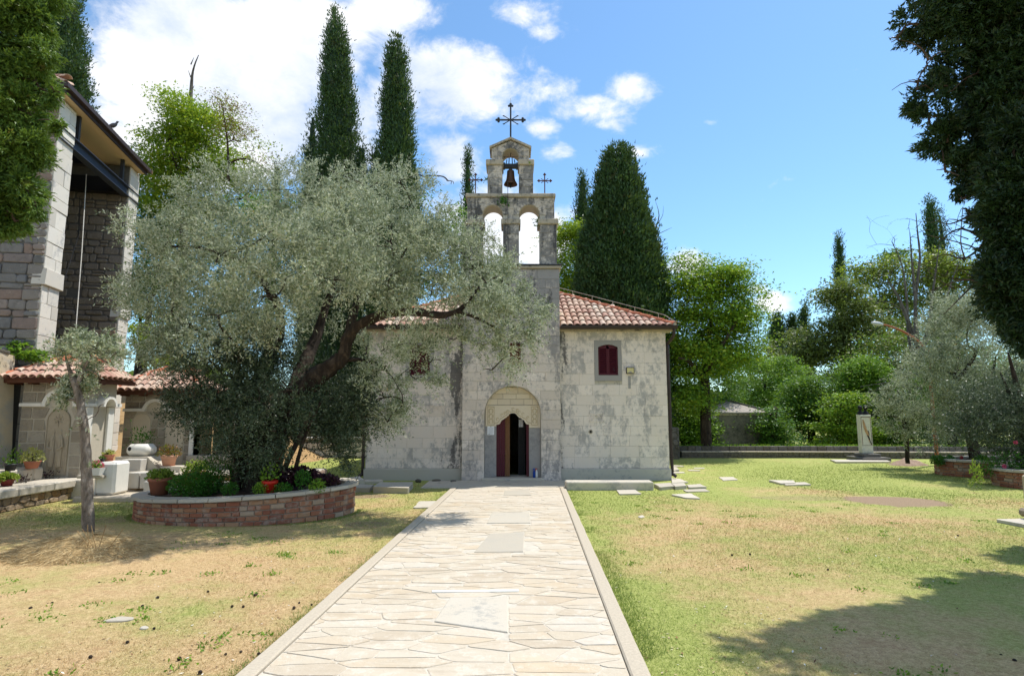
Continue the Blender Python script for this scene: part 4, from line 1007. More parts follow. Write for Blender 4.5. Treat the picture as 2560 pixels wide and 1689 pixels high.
bq = at(1416, 1208, 13.9); b2 = at(1635, 1208, 13.9)
g = G(); g.box(bq.x - (bq.x + b2.x) / 2, b2.x - (bq.x + b2.x) / 2, -.2, .22, -.1, .19, .02); o = g.build('stone_bench', m_slab); o.location = ((bq.x + b2.x) / 2, 14.12, 0)
tag(o, 'long low stone bench block running along the church wing beside the path', 'bench')
# ================================================================ BELL LOGGIA (tall stone building with an open side)
r3 = random.Random(9)
TA = at(138, 382, 13.3); TA.z = 0
td = Vector((-.216, .9764, 0)); te = Vector((-.9764, -.216, 0)); UP = Vector((0, 0, 1))
loggia = empty('bell_loggia', (TA.x - 2, TA.y + 2, 0), 'tall grey rubble stone loggia with pale quoins, open side and steel beam under its roof', 'stone tower'); WORLD.append(loggia)
PL = (TA, te, td, UP)                  # plan frame: (leftwards, receding)
S1, S2, S3, ZT = .74, 4.08, 4.76, 9.22
g = G(); g.prism([(.012, .012), (4.2, .012), (4.2, S1), (.012, S1)], PL, -.2, ZT); g.prism([(.012, S2), (4.2, S2), (4.2, S3), (.012, S3)], PL, -.2, ZT)
g.prism([(3.7, S1 + .002), (4.2, S1 + .002), (4.2, S2 - .002), (3.7, S2 - .002)], PL, -.2, ZT); g.build('rubble_core', m_rubmortar, loggia)
FR1 = (TA, te, UP, -td); FR2 = (TA + td * S2, te, UP, -td)
def coursed_rubble(x0, x1, z0, z1, h, wd):
    out = []; x_ = x0
    for p in course_cells(r3, x0, x1, z0, z1, h, wd, .35, .5):
        if r3.random() < .16 and p[1][0] - p[0][0] > wd * .6:      # some stones are split in two thin ones
            zm = p[0][1] + (p[2][1] - p[0][1]) * r3.uniform(.4, .6); out += [[p[0], p[1], (p[1][0], zm), (p[0][0], zm)], [(p[0][0], zm), (p[1][0], zm), p[2], p[3]]]
        else: out.append([(a + r3.uniform(-.018, .018) if x0 < a < x1 else a, b + r3.uniform(-.016, .016)) for a, b in p])
    return out
c1 = coursed_rubble(0, 2.1, 2.4, ZT - .02, .21, .40)
c2 = cut(coursed_rubble(0.0, 2.6, .3, 8.5, .215, .36), rects=[(1.0, 1.32, 5.15, 5.36)])
n_ = lay(loggia, c1, FR1, m_rubble, r3, gap=.009, d0=-.02, d1=.03, jit=.020, bev=.018, cham=.035, tilt=.08, limit=150)
lay(loggia, c2, FR2, m_rubble2, r3, gap=.014, d0=-.02, d1=.035, jit=.022, bev=.018, cham=.04, tilt=.08, limit=146)
hole = G(); hole.prism([(1.0, 5.15), (1.32, 5.15), (1.32, 5.36), (1.0, 5.36)], FR2, -.01, -.004); hole.build('putlog_hole', m_black, loggia)
FS = (TA, td, UP, -te)
for a0, a1 in ((0, S1), (S2, S3)):
    z = .1; k = 0
    while z < ZT - .05:
        h = r3.uniform(.28, .46); z1 = min(z + h, ZT); off = .05 if 4.3 < z < 4.7 else 0
        cuts = [a0, a1] if r3.random() < .45 else [a0, a0 + (a1 - a0) * r3.choice((.36, .62)), a1]
        for i in range(len(cuts) - 1):
            q = inset([(cuts[i] - (off if i == 0 else 0), z), (cuts[i + 1] + (off if i == len(cuts) - 2 else 0), z), (cuts[i + 1] + (off if i == len(cuts) - 2 else 0), z1), (cuts[i], z1)], .005)
            if len(q) > 2:
                vs, fs = plate(q, FS, -.2 if True else 0, .012 + r3.uniform(0, .018) + off, .008, .012, r3); mk('quoin_stone', vs, fs, m_quoin, loggia)
        z = z1; k += 1
# roof: soffit, fascia, gutter, tiles
e0, e1, s0, s1 = -.20, 4.6, -.30, 4.70
g = G(); g.prism([(e0, s0), (e1, s0), (e1, s1), (e0, s1)], PL, ZT + .03, ZT + .09); g.build('soffit', m_soffit, loggia)
g = G(); g.prism([(e0 - .03, s0 - .03), (e0, s0 - .03), (e0, s1 + .03), (e0 - .03, s1 + .03)], PL, ZT + .0, ZT + .26); g.prism([(e0, s0 - .03), (e1, s0 - .03), (e1, s0), (e0, s0)], PL, ZT, ZT + .26)
g.prism([(e0 - .13, s0 - .12), (e0 - .032, s0 - .12), (e0 - .032, s1 + .1), (e0 - .13, s1 + .1)], PL, ZT + .10, ZT + .21); g.build('gutter', m_brownmetal, loggia)
def pw(e, s, z): return TA + te * e + td * s + UP * z
ap1, ap2 = (2.1, 2.1), (2.1, 2.7); zr = ZT + .26; za_ = zr + 1.0
g = G(); vs = [pw(e0 - .06, s0 - .06, zr), pw(e1, s0 - .06, zr), pw(e1, s1 + .06, zr), pw(e0 - .06, s1 + .06, zr), pw(*ap1, za_), pw(*ap2, za_)]
g.add(vs, [(0, 1, 4), (1, 2, 5, 4), (2, 3, 5), (3, 0, 4, 5), (0, 3, 2, 1)]); g.build('roof', m_undertile, loggia)
rt = tile_mesh('roof_tile', .42, .095, .08, m_tile)
yaw = math.atan2(-td.x, td.y)
for i in range(26):
    for k in range(2):
        t = obj('roof_tile', rt, loggia); p = pw(e0 - .02 + k * .34, s0 + i * .215, zr - .03 + k * .13); t.location = p; t.rotation_euler = (.36 + r3.uniform(-.03, .03), 0, yaw + math.pi / 2 + r3.uniform(-.04, .04))
for i in range(12):
    t = obj('roof_tile', rt, loggia); t.location = pw(e0 + .05 + i * .215, s0 - .02, zr - .03); t.rotation_euler = (.36 + r3.uniform(-.03, .03), 0, yaw + r3.uniform(-.04, .04))
for i in range(7):
    t = obj('roof_tile', rt, loggia); f_ = i * .1; p = pw(e0 - .1 + 2.4 * f_, s0 - .08 + 2.2 * f_, zr + .07 + 1.0 * f_); t.location = p; t.rotation_euler = (.28, 0, yaw + .83)
# steel beam (I section) and the posts on it
g = G(); zb_ = 8.25
g.prism([(-.06, .0), (.14, .0), (.14, S3), (-.06, S3)], PL, zb_ + .28, zb_ + .30); g.prism([(-.06, 0), (.14, 0), (.14, S3), (-.06, S3)], PL, zb_, zb_ + .02); g.prism([(.03, .002), (.05, .002), (.05, S3 - .002), (.03, S3 - .002)], PL, zb_ + .02, zb_ + .28)
g.prism([(2.2, S1), (2.4, S1), (2.4, S2), (2.2, S2)], PL, zb_, zb_ + .3); g.build('steel_beam', m_steel, loggia)
for s in (.95, 3.6): G().prism([(.0, s), (.09, s), (.09, s + .09), (.0, s + .09)], PL, zb_ + .305, ZT + .025).build('beam_post', m_dark, loggia)
for (e, s) in ((1.0, 1.7), (1.2, 2.3), (.9, 3.0)): G().prism([(e, s), (e + .5, s), (e + .5, s + .16), (e, s + .16)], PL, ZT - .22, ZT + .02).build('soffit_bracket', m_dark, loggia)
g = G(); g.prism([(.15, S2 - .25), (3.6, S2 - .25), (3.6, S2 - .03), (.15, S2 - .03)], PL, 8.3, 8.75); g.prism([(.2, 2.0), (3.6, 2.0), (3.6, 2.2), (.2, 2.2)], PL, 8.4, 8.62); g.build('inner_shade_box', m_black, loggia)  # black boxes put in for the shaded band inside, under the roof
a = at(216, 436, 16.0); b = at(187, 856, 14.4); g = G(); g.tube([a, (a + b) / 2 + Vector((.02, 0, 0)), b], .012, 5); tag(g.build('hanging_rope', m_quoin), 'long pale rope hanging down inside the open stone loggia', 'rope')
a = at(200, 490, 16.4); b = at(160, 700, 15.2); g = G(); g.tube([a, at(196, 590, 16.0), b], .010, 5); tag(g.build('hanging_cable', m_black), 'dark slack cable beside the pale rope in the loggia', 'cable')
# pigeon on the gutter
p = pw(e0 - .08, 2.05, ZT + .33); pg = G(); a = Vector((.97, .2, 0))
q = smooth_pts([(p.x - .15, p.y, p.z - .02, .012), (p.x - .10, p.y, p.z + .0, .035), (p.x, p.y, p.z + .02, .062), (p.x + .07, p.y, p.z + .05, .050), (p.x + .10, p.y, p.z + .09, .026), (p.x + .12, p.y, p.z + .12, .030), (p.x + .145, p.y, p.z + .125, .016), (p.x + .175, p.y, p.z + .118, .003)], 3)
pg.tube([k_[:3] for k_ in q], [k_[3] for k_ in q], 8)
for s in (-.02, .02): pg.tube([(p.x + .0, p.y + s, p.z - .10), (p.x, p.y + s, p.z)], .006, 4)
tag(pg.build('pigeon', plain('slate_feathers', (.08, .085, .10), .6, .3), None, True), 'dark grey pigeon perched on the loggia gutter', 'pigeon')

# ================================================================ SHRINES, LEDGES, PLASTER WALL
def wbox(name, x0, x1, y0, y1, z0, z1, mat, parent=None, bev=.012): return G().box(x0, x1, y0, y1, z0, z1, bev).build(name, mat, parent)
g = G(); g.add([(-12.2, 7, -.2), (-10.62, 7, -.2), (-10.62, 12.88, -.2), (-12.2, 12.88, -.2), (-12.2, 7, 3.6), (-10.86, 7, 3.6), (-10.86, 12.88, 3.0), (-12.2, 12.88, 3.0)],
               [(0, 3, 2, 1), (4, 5, 6, 7), (0, 1, 5, 4), (1, 2, 6, 5), (2, 3, 7, 6), (3, 0, 4, 7)])
pw_ = g.build('plaster_wall', m_plaster); tag(pw_, 'peeling cream plastered wall with dark streaks, ending against the tiled shrine', 'wall')
for i in range(9):
    g = G(); g.box(-.16, .16, -.14, .14, 0, .07, .015); o = g.build('coping_stone', m_darkstone, pw_); y = 9.4 + i * .4; o.location = (-11.0, y, 3.6 - .6 * (y - 7) / 5.88 + .0); o.rotation_euler = (-.1, 0, r3.uniform(-.1, .1))
# the long seat wall
seat = empty('seat_wall', (-9.4, 10.5, 0), 'low rubble wall with a long pale stone seat running beside the lawn', 'wall'); WORLD.append(seat)
wbox('rubble_core', -9.72, -9.13, 5.5, 13.0, -.1, .235, m_rubmortar, seat, 0)
FX = lambda x: (Vector((x, 0, 0)), Vector((0, 1, 0)), UP, Vector((1, 0, 0)))
m_seatrub = rubble('ochre_rubble_stone', [(.30, .18, .09), (.36, .25, .14), (.28, .22, .16), (.42, .31, .2), (.22, .15, .10)], .6)
lay(seat, voronoi(r3, 9.6, 13.0, .0, .235, .12, .22, .4), FX(-9.13), m_seatrub, r3, gap=.008, d0=-.02, d1=.03, jit=.02, bev=.012, cham=.02, tilt=.06)
y = 5.5
while y < 12.95:
    y1 = min(13.0, y + r3.uniform(.8, 1.3)); wbox('seat_slab', -9.74, -9.04, y + .004, y1 - .004, .238, .39 + r3.uniform(-.006, .006), m_slab, seat, .02); y = y1
led = empty('raised_ledge', (-10.2, 10.5, 0), 'raised stone ledge carrying flower pots in front of the carved shrine', 'ledge'); WORLD.append(led)
wbox('ledge_core', -10.6, -9.80, 5.5, 12.55, 0, .60, m_rubmortar, led, 0)
y = 5.5
while y < 12.5:
    y1 = min(12.6, y + r3.uniform(.7, 1.2)); wbox('ledge_block', -10.6, -9.76, y + .004, y1 - .004, .30, .65 + r3.uniform(-.006, .006), m_darkstone if False else m_slab, led, .03); y = y1
wbox('paved_terrace', -11.0, -8.9, 12.56, 14.6, -.05, .385, m_slab, None, .02)['kind'] = 'structure'
def arch_panel(g, cx, z0, zs, r, frame, d0, d1):
    g.prism([(cx - r, z0), (cx + r, z0), (cx + r, zs)] + arc(cx, zs, r, 0, 180, 12)[1:-1] + [(cx - r, zs)], frame, d0, d1)
def arch_ring(g, cx, cz, r0, r1, frame, d0, d1, n=14):
    O, ex, ez, nn = frame
    for i in range(n):
        a0, a1 = 180 * i / n, 180 * (i + 1) / n; g.prism(arc(cx, cz, r0, a0, a1, 1) + arc(cx, cz, r1, a1, a0, 1), frame, d0, d1)
def tiled_roof(parent, x0, x1, y0, y1, z0, rise, rows, inset_):
    """small hipped roof: rafters, boards and individually laid tiles on the front slope"""
    zr0 = z0 + .02; xa, xb = x0 + inset_, x1 - inset_; ym = y0 + (y1 - y0) * .5
    G().add([(x0, y0, zr0), (x1, y0, zr0), (x1, y1, zr0), (x0, y1, zr0), (xa, ym, zr0 + rise), (xb, ym, zr0 + rise)], [(0, 1, 5, 4), (1, 2, 5), (2, 3, 4, 5), (3, 0, 4), (3, 2, 1, 0)]).build('roof', m_undertile, parent)
    g = G(); g.box(x0 + .03, x1 - .03, y0 + .03, y0 + .09, z0 - .075, z0 + .012); g.box(x1 - .1, x1 - .03, y0 + .092, y1 - .03, z0 - .075, z0 + .012); g.build('wall_plate', m_beamwood, parent)
    x = x0 + .15
    while x < x1: G().box(x, x + .07, y0 + .1, y0 + .45, z0 - .10, z0 - .01).build('rafter', m_beamwood, parent); x += .45
    sl = math.atan2(rise, ym - y0); Ls = math.hypot(rise, ym - y0); rp = Ls / rows; tm = tile_mesh('tile', rp * 1.25, .086, .070, m_tile)
    x = x0 + .09
    while x < x1 - .05:
        lim = min(1, (x - x0) / inset_ + .12, (x1 - x) / inset_ + .12)
        for k in range(rows):
            if k / rows > lim - .05: continue
            t = obj('tile', tm, parent); d = k * rp; t.location = (x + r3.uniform(-.008, .008), y0 - .05 + d * math.cos(sl), zr0 + .02 + d * math.sin(sl)); t.rotation_euler = (sl - .06 + r3.uniform(-.03, .03), 0, r3.uniform(-.05, .05))
        x += .178
    g2 = math.atan2(rise, inset_); Lg = math.hypot(rise, inset_); y = y0 + .12
    while y < y1 - .1:
        lim = min((y - y0) / (ym - y0), (y1 - y) / (y1 - ym)) * Lg; k = 0
        while k * rp < max(lim - .12, .02):
            t = obj('tile', tm, parent); t.location = (x1 + .05 - k * rp * math.cos(g2), y, zr0 + .02 + k * rp * math.sin(g2)); t.rotation_euler = (g2 - .06, 0, math.pi / 2 + r3.uniform(-.04, .04)); k += 1
        y += .178
    rm = tile_mesh('ridge_tile', .4, .10, .08, m_orange_tile); x = xa - .1; 
    while x < xb + .1: t = obj('ridge_tile', rm, parent); t.location = (x, ym, zr0 + rise + .01); t.rotation_euler = (r3.uniform(-.04, .04), 0, -math.pi / 2 + r3.uniform(-.05, .05)); x += .33
    for (xs_, ys_, xe_) in ((x1, y0, xb), (x0, y0, xa)):
        p0 = Vector((xs_, ys_, zr0 + .03)); p1 = Vector((xe_, ym, zr0 + rise + .03)); d = p1 - p0
        for i in range(int(d.length / .33) + 1):
            t = obj('ridge_tile', rm, parent); t.location = p0 + d * min(.95, i * .33 / d.length); t.rotation_euler = (math.asin(d.z / d.length) - .05, 0, -math.atan2(d.x, d.y))
# shrine with the carved stela
sh1 = empty('shrine', (-9.95, 13.3, .385), 'small tiled shrine with a carved relief stela under a white arch moulding', 'shrine'); WORLD.append(sh1)
SX0, SX1, SY, SE = -10.62, -9.25, 12.9, 2.42
wbox('wall_core', SX0, SX1, SY + .012, 13.9, .38, SE, m_shrine_mortar, sh1, 0)
stx = at(143, 1100, SY).x
cells = cut(course_cells(r3, SX0, SX1, .385, 1.88, .235, .36, .1, .35), rects=[(stx - .27, stx + .27, .3, 1.6)], circles=[(stx, 1.6, .30)]) + cut(course_cells(r3, SX0, SX1, 1.99, SE - .02, .2, .36, .1, .3), circles=[(stx + .02, 1.99, .40)])
lay(sh1, cells, FRONT(SY), m_shrine, r3, gap=.016, d0=-.01, d1=.004, jit=.004, bev=.006, cham=.01)
FR = FRONT(SY)
g = G(); g.prism([(SX0, 1.9), (stx - .37, 1.9), (stx - .37, 1.97), (SX0, 1.97)], FR, 0, .07); g.prism([(stx + .41, 1.9), (SX1 + .06, 1.9), (SX1 + .06, 1.97), (stx + .41, 1.97)], FR, 0, .07)
arch_ring(g, stx + .02, 1.90, .30, .38, FR, 0, .08); g.box(SX1, SX1 + .07, SY, 13.2, 1.9, 1.97)
fx_ = (Vector((SX1, 0, 0)), Vector((0, 1, 0)), UP, Vector((1, 0, 0))); arch_ring(g, 13.42, 1.90, .17, .23, fx_, 0, .22); g.box(SX1, SX1 + .12, 13.64, 13.95, 1.9, 1.97); g.build('white_moulding', m_white, sh1)
g = G(); g.box(SX1 + .002, SX1 + .05, SY + .02, SY + .22, .39, 1.89, .008); g.box(SX1 + .002, SX1 + .06, 13.6, 13.8, .39, 1.89, .008); g.build('pilaster', m_white, sh1)
g = G(); arch_panel(g, stx, .45, 1.6, .25, FR, -.02, .012); st = g.build('stela', m_relief, sh1)
g = G(); pts = [(stx - .235, SY - .02, .5), (stx - .235, SY - .02, 1.6)] + [(x, SY - .02, z) for x, z in arc(stx, 1.6, .235, 180, 0, 12)] + [(stx + .235, SY - .02, .5)]
g.tube(pts, .013, 5)
for sx in (-1, 1):                     # two robed figures in low relief
    fx = stx + sx * .085; q = smooth_pts([(fx, SY - .012, .62, .075), (fx - sx * .01, SY - .012, .85, .085), (fx, SY - .012, 1.05, .07), (fx + sx * .0, SY - .012, 1.22, .075), (fx - sx * .01, SY - .012, 1.30, .03), (fx - sx * .01, SY - .012, 1.36, .042), (fx - sx * .01, SY - .012, 1.41, .02)], 3)
    g.tube([k_[:3] for k_ in q], [k_[3] * .75 for k_ in q], 8); g.tube([(fx + sx * .05, SY - .05, 1.2), (fx + sx * .075, SY - .055, 1.05), (fx - sx * .02, SY - .07, .98)], .022, 5)
    g.tube(smooth_pts([(fx - sx * .06, SY - .02, .62), (fx, SY - .02, .55), (fx + sx * .08, SY - .02, .6), (fx + sx * .09, SY - .02, .72)], 3), .01, 4)
for k_ in range(8): a = R(45 * k_); g.tube([(stx, SY - .02, 1.62), (stx + .085 * math.cos(a), SY - .02, 1.62 + .085 * math.sin(a))], .012, 4); g.ell((stx + .09 * math.cos(a), SY - .02, 1.62 + .09 * math.sin(a)), (.02, .012, .02), 6, 4)
g.tube([(stx, SY - .02, 1.62), (stx, SY - .02, 1.46)], .012, 4); g.build('relief_figure', m_relief, st)
tiled_roof(sh1, -10.95, -8.93, 12.58, 14.15, 2.47, .40, 3, .55)
# shrine behind the fountain
sh2 = empty('shrine', (-8.2, 15, .5), 'wide tiled shrine wall with cream blind niches behind the stone basin', 'shrine'); WORLD.append(sh2)
QY = 14.8; QX0, QX1 = at(308, 1060, QY).x, at(478, 1060, QY).x; QX2 = at(668, 1060, QY).x; QE = at(400, 984, QY).z; QC = at(400, 1026, QY).z
xo0, xo1 = at(484, 1100, QY).x, at(560, 1100, QY).x; zo0, zo1 = at(500, 1137, QY).z, at(500, 1060, QY).z
g = G(); g.box(QX0, xo0, QY + .012, 15.7, 0, QE); g.box(xo0, xo1, QY + .012, QY + .45, 0, zo0); g.box(xo0, xo1, QY + .012, QY + .45, zo1, QE); g.box(xo1, QX2, QY + .012, 15.7, 0, QE - .25); g.box(xo0, xo1, QY + .95, QY + 1.0, 0, QE)
g.box(xo0, xo1, QY + .012, 15.7, zo1 + .05, QE); g.build('wall_core', m_shrine_mortar, sh2)
n1, n2 = at(353, 1080, QY).x, at(436, 1080, QY).x; na = at(392, 1000, QY).x
cells = cut(course_cells(r3, QX0, xo0, .4, QC - .02, .19, .30, .1, .3), rects=[(n1 - .22, n1 + .22, 0, QC - .28), (n2 - .22, n2 + .24, 0, QC - .28)], circles=[(n1, QC - .28, .24), (n2, QC - .28, .25)]) + cut(course_cells(r3, QX0, xo0, QC + .06, QE - .03, .2, .36, .1, .3), circles=[(na, QC + .06, .30)]) + cut(course_cells(r3, xo1, QX2, .3, QE - .3, .2, .33, .1, .3)) + cut(course_cells(r3, xo0, xo1, zo1, QE - .05, .2, .3, .1, .2))
lay(sh2, cells, FRONT(QY), m_shrine, r3, gap=.013, d0=-.01, d1=.004, jit=.004, bev=.006, cham=.01)
FQ = FRONT(QY); g = G(); arch_panel(g, n1, .4, QC - .28, .21, FQ, -.02, .004); arch_panel(g, n2, .4, QC - .28, .22, FQ, -.02, .004); g.build('niche_panel', plain('cream_plaster_panel', (.58, .50, .38), .9, .08), sh2)
g = G(); g.prism([(QX0, QC - .02), (na - .30, QC - .02), (na - .30, QC + .05), (QX0, QC + .05)], FQ, 0, .07); g.prism([(na + .30, QC - .02), (QX1, QC - .02), (QX1, QC + .05), (na + .30, QC + .05)], FQ, 0, .07); arch_ring(g, na, QC - .02, .24, .31, FQ, 0, .08)
g.box(xo0 - .10, xo0, QY - .04, QY + .3, .45, zo1 + .1, .01); g.build('white_moulding', m_white, sh2)
tiled_roof(sh2, QX0 - .12, QX1 + .35, 14.45, 15.95, QE + .04, .48, 4, .6)
wbox('sill_slab', xo0 - .1, xo1 + .25, QY - .12, QY + .1, zo0 - .12, zo0, m_slab, sh2, .015)
# pedestal, plinth, fountain group
ped = empty('pedestal', (-8.35, 12.5, .1), 'white rounded stone pedestal with a side shelf beside the shrine', 'pedestal'); WORLD.append(ped)
a, b = at(241, 1200, 12.4), at(290, 1200, 12.4); G().box(a.x, b.x, 12.35, 12.85, .10, at(260, 1154, 12.4).z, .05).build('block', m_white, ped)
c_ = at(206, 1200, 12.4); zs_ = at(220, 1187, 12.3).z; G().box(c_.x, at(262, 1187, 12.3).x, 12.22, 12.345, zs_ - .06, zs_, .01).build('shelf', m_slab, ped); G().box(c_.x + .25, a.x - .003, 12.4, 12.7, .10, zs_ - .065, .01).build('shelf_foot', m_white, ped)
ps = wbox('paved_platform', at(188, 1240, 12.2).x, at(345, 1240, 12.2).x, 12.12, 13.3, -.05, .095, m_kerb, None, .02); ps['kind'] = 'structure'
ft = empty('fountain', (-7.9, 13.9, .3), 'stone fountain step with a small block before its sloping base', 'fountain'); WORLD.append(ft)
f = lambda u, v, y: at(u, v, y)
g = G(); x0, x1 = f(283, 1176, 13.5).x, f(395, 1176, 13.5).x; zf = f(340, 1177, 13.5).z; g.box(x0, x1 + .3, 13.35, 14.78, .0, zf, .02); g.build('step', m_slab, ft)
zt2 = f(340, 1141, 13.8).z; x0, x1, x2 = f(292, 1141, 13.8).x, f(372, 1141, 13.8).x, f(402, 1172, 13.8).x
g = G(); g.prism([(x0, zf), (x2, zf), (x1, zt2), (x0, zt2)], FRONT(13.75), -.6, 0); g.build('sloping_base', m_slab, ft)
g = G(); g.box(f(311, 1160, 13.6).x, f(358, 1160, 13.6).x, 13.5, 13.74, zf, f(330, 1147, 13.6).z, .01); g.build('front_block', m_plinth, ft)
bs = empty('stone_basin', (f(351, 1125, 14).x, 14.05, zt2), 'pale rounded stone trough with a hole, lying on the sloping fountain base', 'trough'); hb_ = f(351, 1109, 14).z - zt2; wb = (f(380, 1120, 14).x - f(322, 1120, 14).x) / 2
G().box(-wb, wb, -.22, .22, 0, hb_, .09).build('trough_body', m_white, bs, True)
G().ell((-wb * .55, -.215, hb_ * .62), (.045, .015, .05)).build('hole', m_black, bs)
for i, (u0, u1, v0, v1, yy, lab) in enumerate([(320, 348, 1181, 1203, 13.0, 'white squared step block below the fountain, first of two'), (349, 372, 1181, 1203, 13.0, 'white squared step block below the fountain, next to its twin'), (358, 378, 1203, 1222, 12.75, 'small pale kerb block standing in the grass behind the terracotta pot'), (398, 450, 1165, 1182, 13.7, 'flat stone shelf slab under the terracotta pot')]):
    a, b = at(u0, v1, yy), at(u1, v0, yy); g = G(); g.box(-(b.x - a.x) / 2, (b.x - a.x) / 2, 0, .3, -.15, b.z - a.z, .012); o = g.build('stone_block', m_plinth if i < 3 else m_slab); o.location = ((a.x + b.x) / 2, yy, a.z); tag(o, lab, 'stone block')
g = G(); rw = [( -8.9 + .38 * i, 13.0 + .05 * (i % 2)) for i in range(12)]
rwl = empty('rubble_terrace', (-8, 13.2, 0), 'low broken rubble edge of the terrace below the fountain and wide shrine', 'wall'); WORLD.append(rwl)
G().box(-8.85, -3.9 - .6, 13.32, 14.7, -.1, .40).build('earth_core', m_dirt, rwl)
lay(rwl, voronoi(r3, -8.85, -4.5, .0, .42, .14, .3, .4), FRONT(13.32), m_seatrub, r3, gap=.01, d0=-.03, d1=.05, jit=.03, bev=.015, cham=.03, tilt=.06)
g = G()
for p in cut(voronoi(r3, -8.85, -4.5, 13.32, 14.75, .35, .5, .4)):
    q = inset(p, .02)
    if len(q) > 2: vs, fs = plate(chamfer(q, .03, r3), FLOOR, .38, .41 + r3.uniform(0, .02), .01, .02, r3); g.add(vs, fs)
g.build('paving_stones', m_slab, rwl, kind='stuff')
# low wall far behind, seen below the olive
fw = empty('far_low_wall', (-7, 24, 0), 'low pale stone wall closing the lawn behind the olive tree', 'wall'); WORLD.append(fw)
G().box(-16, -2.5, 24.02, 24.5, -.1, .72).build('wall_core', m_rubmortar, fw)
lay(fw, voronoi(r3, -11, -2.5, .0, .60, .3, .55, .4), FRONT(24), m_quoin, r3, gap=.02, d0=-.03, d1=.03, jit=.02, bev=.015, cham=.05)
G().box(-16, -2.5, 23.93, 24.55, .723, .80, .01).build('coping', m_plinth, fw)
# ================================================================ POTS
def pot(name, loc, r, h, mat, leaf, pr, label, saucer=False, nleaf=260, ll=.045, square=False, ph=None, flower=None, cat='potted plant'):
    e = empty(name, loc, label, cat)
    if square:
        G().add([(-r * .8, -r * .5, 0), (r * .8, -r * .5, 0), (r * .8, r * .5, 0), (-r * .8, r * .5, 0), (-r, -r * .62, h), (r, -r * .62, h), (r, r * .62, h), (-r, r * .62, h), (-r * .93, -r * .55, h), (r * .93, -r * .55, h), (r * .93, r * .55, h), (-r * .93, r * .55, h), (-r * .9, -r * .5, h - .03), (r * .9, -r * .5, h - .03), (r * .9, r * .5, h - .03), (-r * .9, r * .5, h - .03)],
                [(0, 3, 2, 1)] + [(i, (i + 1) % 4, 4 + (i + 1) % 4, 4 + i) for i in range(4)] + [(4 + i, 4 + (i + 1) % 4, 8 + (i + 1) % 4, 8 + i) for i in range(4)] + [(8 + i, 8 + (i + 1) % 4, 12 + (i + 1) % 4, 12 + i) for i in range(4)] + [(12, 13, 14, 15)]).build('pot', mat, e)
    else:
        G().lathe([(r * .68, 0), (r * .93, h * .78), (r * 1.02, h * .79), (r * 1.04, h), (r * .93, h), (r * .88, h * .86), (.001, h * .86)], seg=22).build('pot', mat, e, True)
    G().lathe([(r * .86, h * .84), (.001, h * .88)], seg=14, sy=.6 if square else 1).build('soil', m_soil, e)
    if saucer: G().lathe([(r * .8, -.002), (r * .9, .025), (r * .82, .025), (r * .5, .008)], seg=20).build('saucer', mat, e)
    ph = ph or pr; P = rdir(nleaf) * NR.random((nleaf, 1)) ** .4 * np.array([pr, pr, ph]) ; P[:, 2] = np.abs(P[:, 2]) * 1.0 + h * .95; D = norm(P - np.array([0, 0, h * .8]) + NR.normal(size=P.shape) * pr * .6)
    quads('foliage', P, D, perp(D), ll * NR.uniform(.7, 1.3, nleaf), ll * .7, leaf, e)
    g = G()
    for k in range(5): a = k * 1.3; g.tube([(0, 0, h * .85), (pr * .5 * math.cos(a), pr * .5 * math.sin(a), h + ph * .7)], .006, 4)
    g.build('stem', m_bark, e)
    if flower:
        n = nleaf // 2; P2 = rdir(n) * np.array([pr, pr, ph]) * .95; P2[:, 2] = np.abs(P2[:, 2]) + h; D2 = norm(P2 - np.array([0, 0, h])); quads('flower', P2, D2, perp(D2), .04, .035, flower, e)
    return e
def P_(u, v, y): return at(u, v, y)
p = P_(80, 1162, 12.2); pot('potted_plant', (p.x, 12.2, .652), .145, .15, m_terra, l_cream, .19, 'terracotta pot of cream and green leaves on the raised ledge before the stela', nleaf=420, ph=.26)
p = P_(12, 1176, 11.7); pot('potted_plant', (p.x + .1, 11.7, .652), .11, .13, m_blackpot, l_deep, .07, 'small black pot with a sparse plant at the near end of the raised ledge', nleaf=50)
p = P_(38, 1150, 12.4); tuft('ledge_plant', (p.x, 12.4, .80), .22, 170, .06, l_green, 'loose green plant leaning on the plaster wall behind the ledge pots', up=.8)
p = P_(66, 1220, 11.5); pot('potted_plant', (-9.55, 11.45, .392), .12, .13, plain('dark_red_pot', (.16, .03, .025), .6, .1), l_lime, .15, 'dark red pot with drooping lime fern on the stone seat', nleaf=200, ll=.08, ph=.10)
for k_, (yy, lab) in enumerate(((12.2, 'dark purple groundcover between seat and ledge near the red pot'), (12.9, 'dark purple groundcover between seat and ledge, by the shrine'), (10.9, 'dark purple groundcover beside the near end of the seat'))): tuft('purple_plant', (-9.72, yy - .2, .42), .14, 120, .05, l_purple, lab)
zp = at(260, 1154, 12.4).z
p = P_(270, 1130, 12.6); pot('potted_plant', (p.x, 12.62, zp + .003), .115, .13, m_terra, l_cream, .10, 'red clay pot with pale green leaves on top of the white pedestal', saucer=True, nleaf=160)
p = P_(256, 1150, 12.45); pot('potted_plant', (p.x, 12.45, zp + .003), .05, .06, m_blackpot, l_deep, .04, 'tiny black pot on the pedestal edge beside the clay pot', nleaf=30)
p = P_(238, 1170, 12.25); pot('potted_plant', (p.x, 12.26, zs_ + .003), .16, .15, m_whitepot, l_green, .13, 'white trough planter full of pink flowers on the pedestal shelf', square=True, nleaf=150, flower=l_pink)
p = P_(352, 1100, 14.1); tuft('basin_plant', (p.x, 14.2, zt2 + hb_ + .12), .26, 260, .06, l_herb, 'leafy green shrub growing behind the pale stone trough', up=.7)
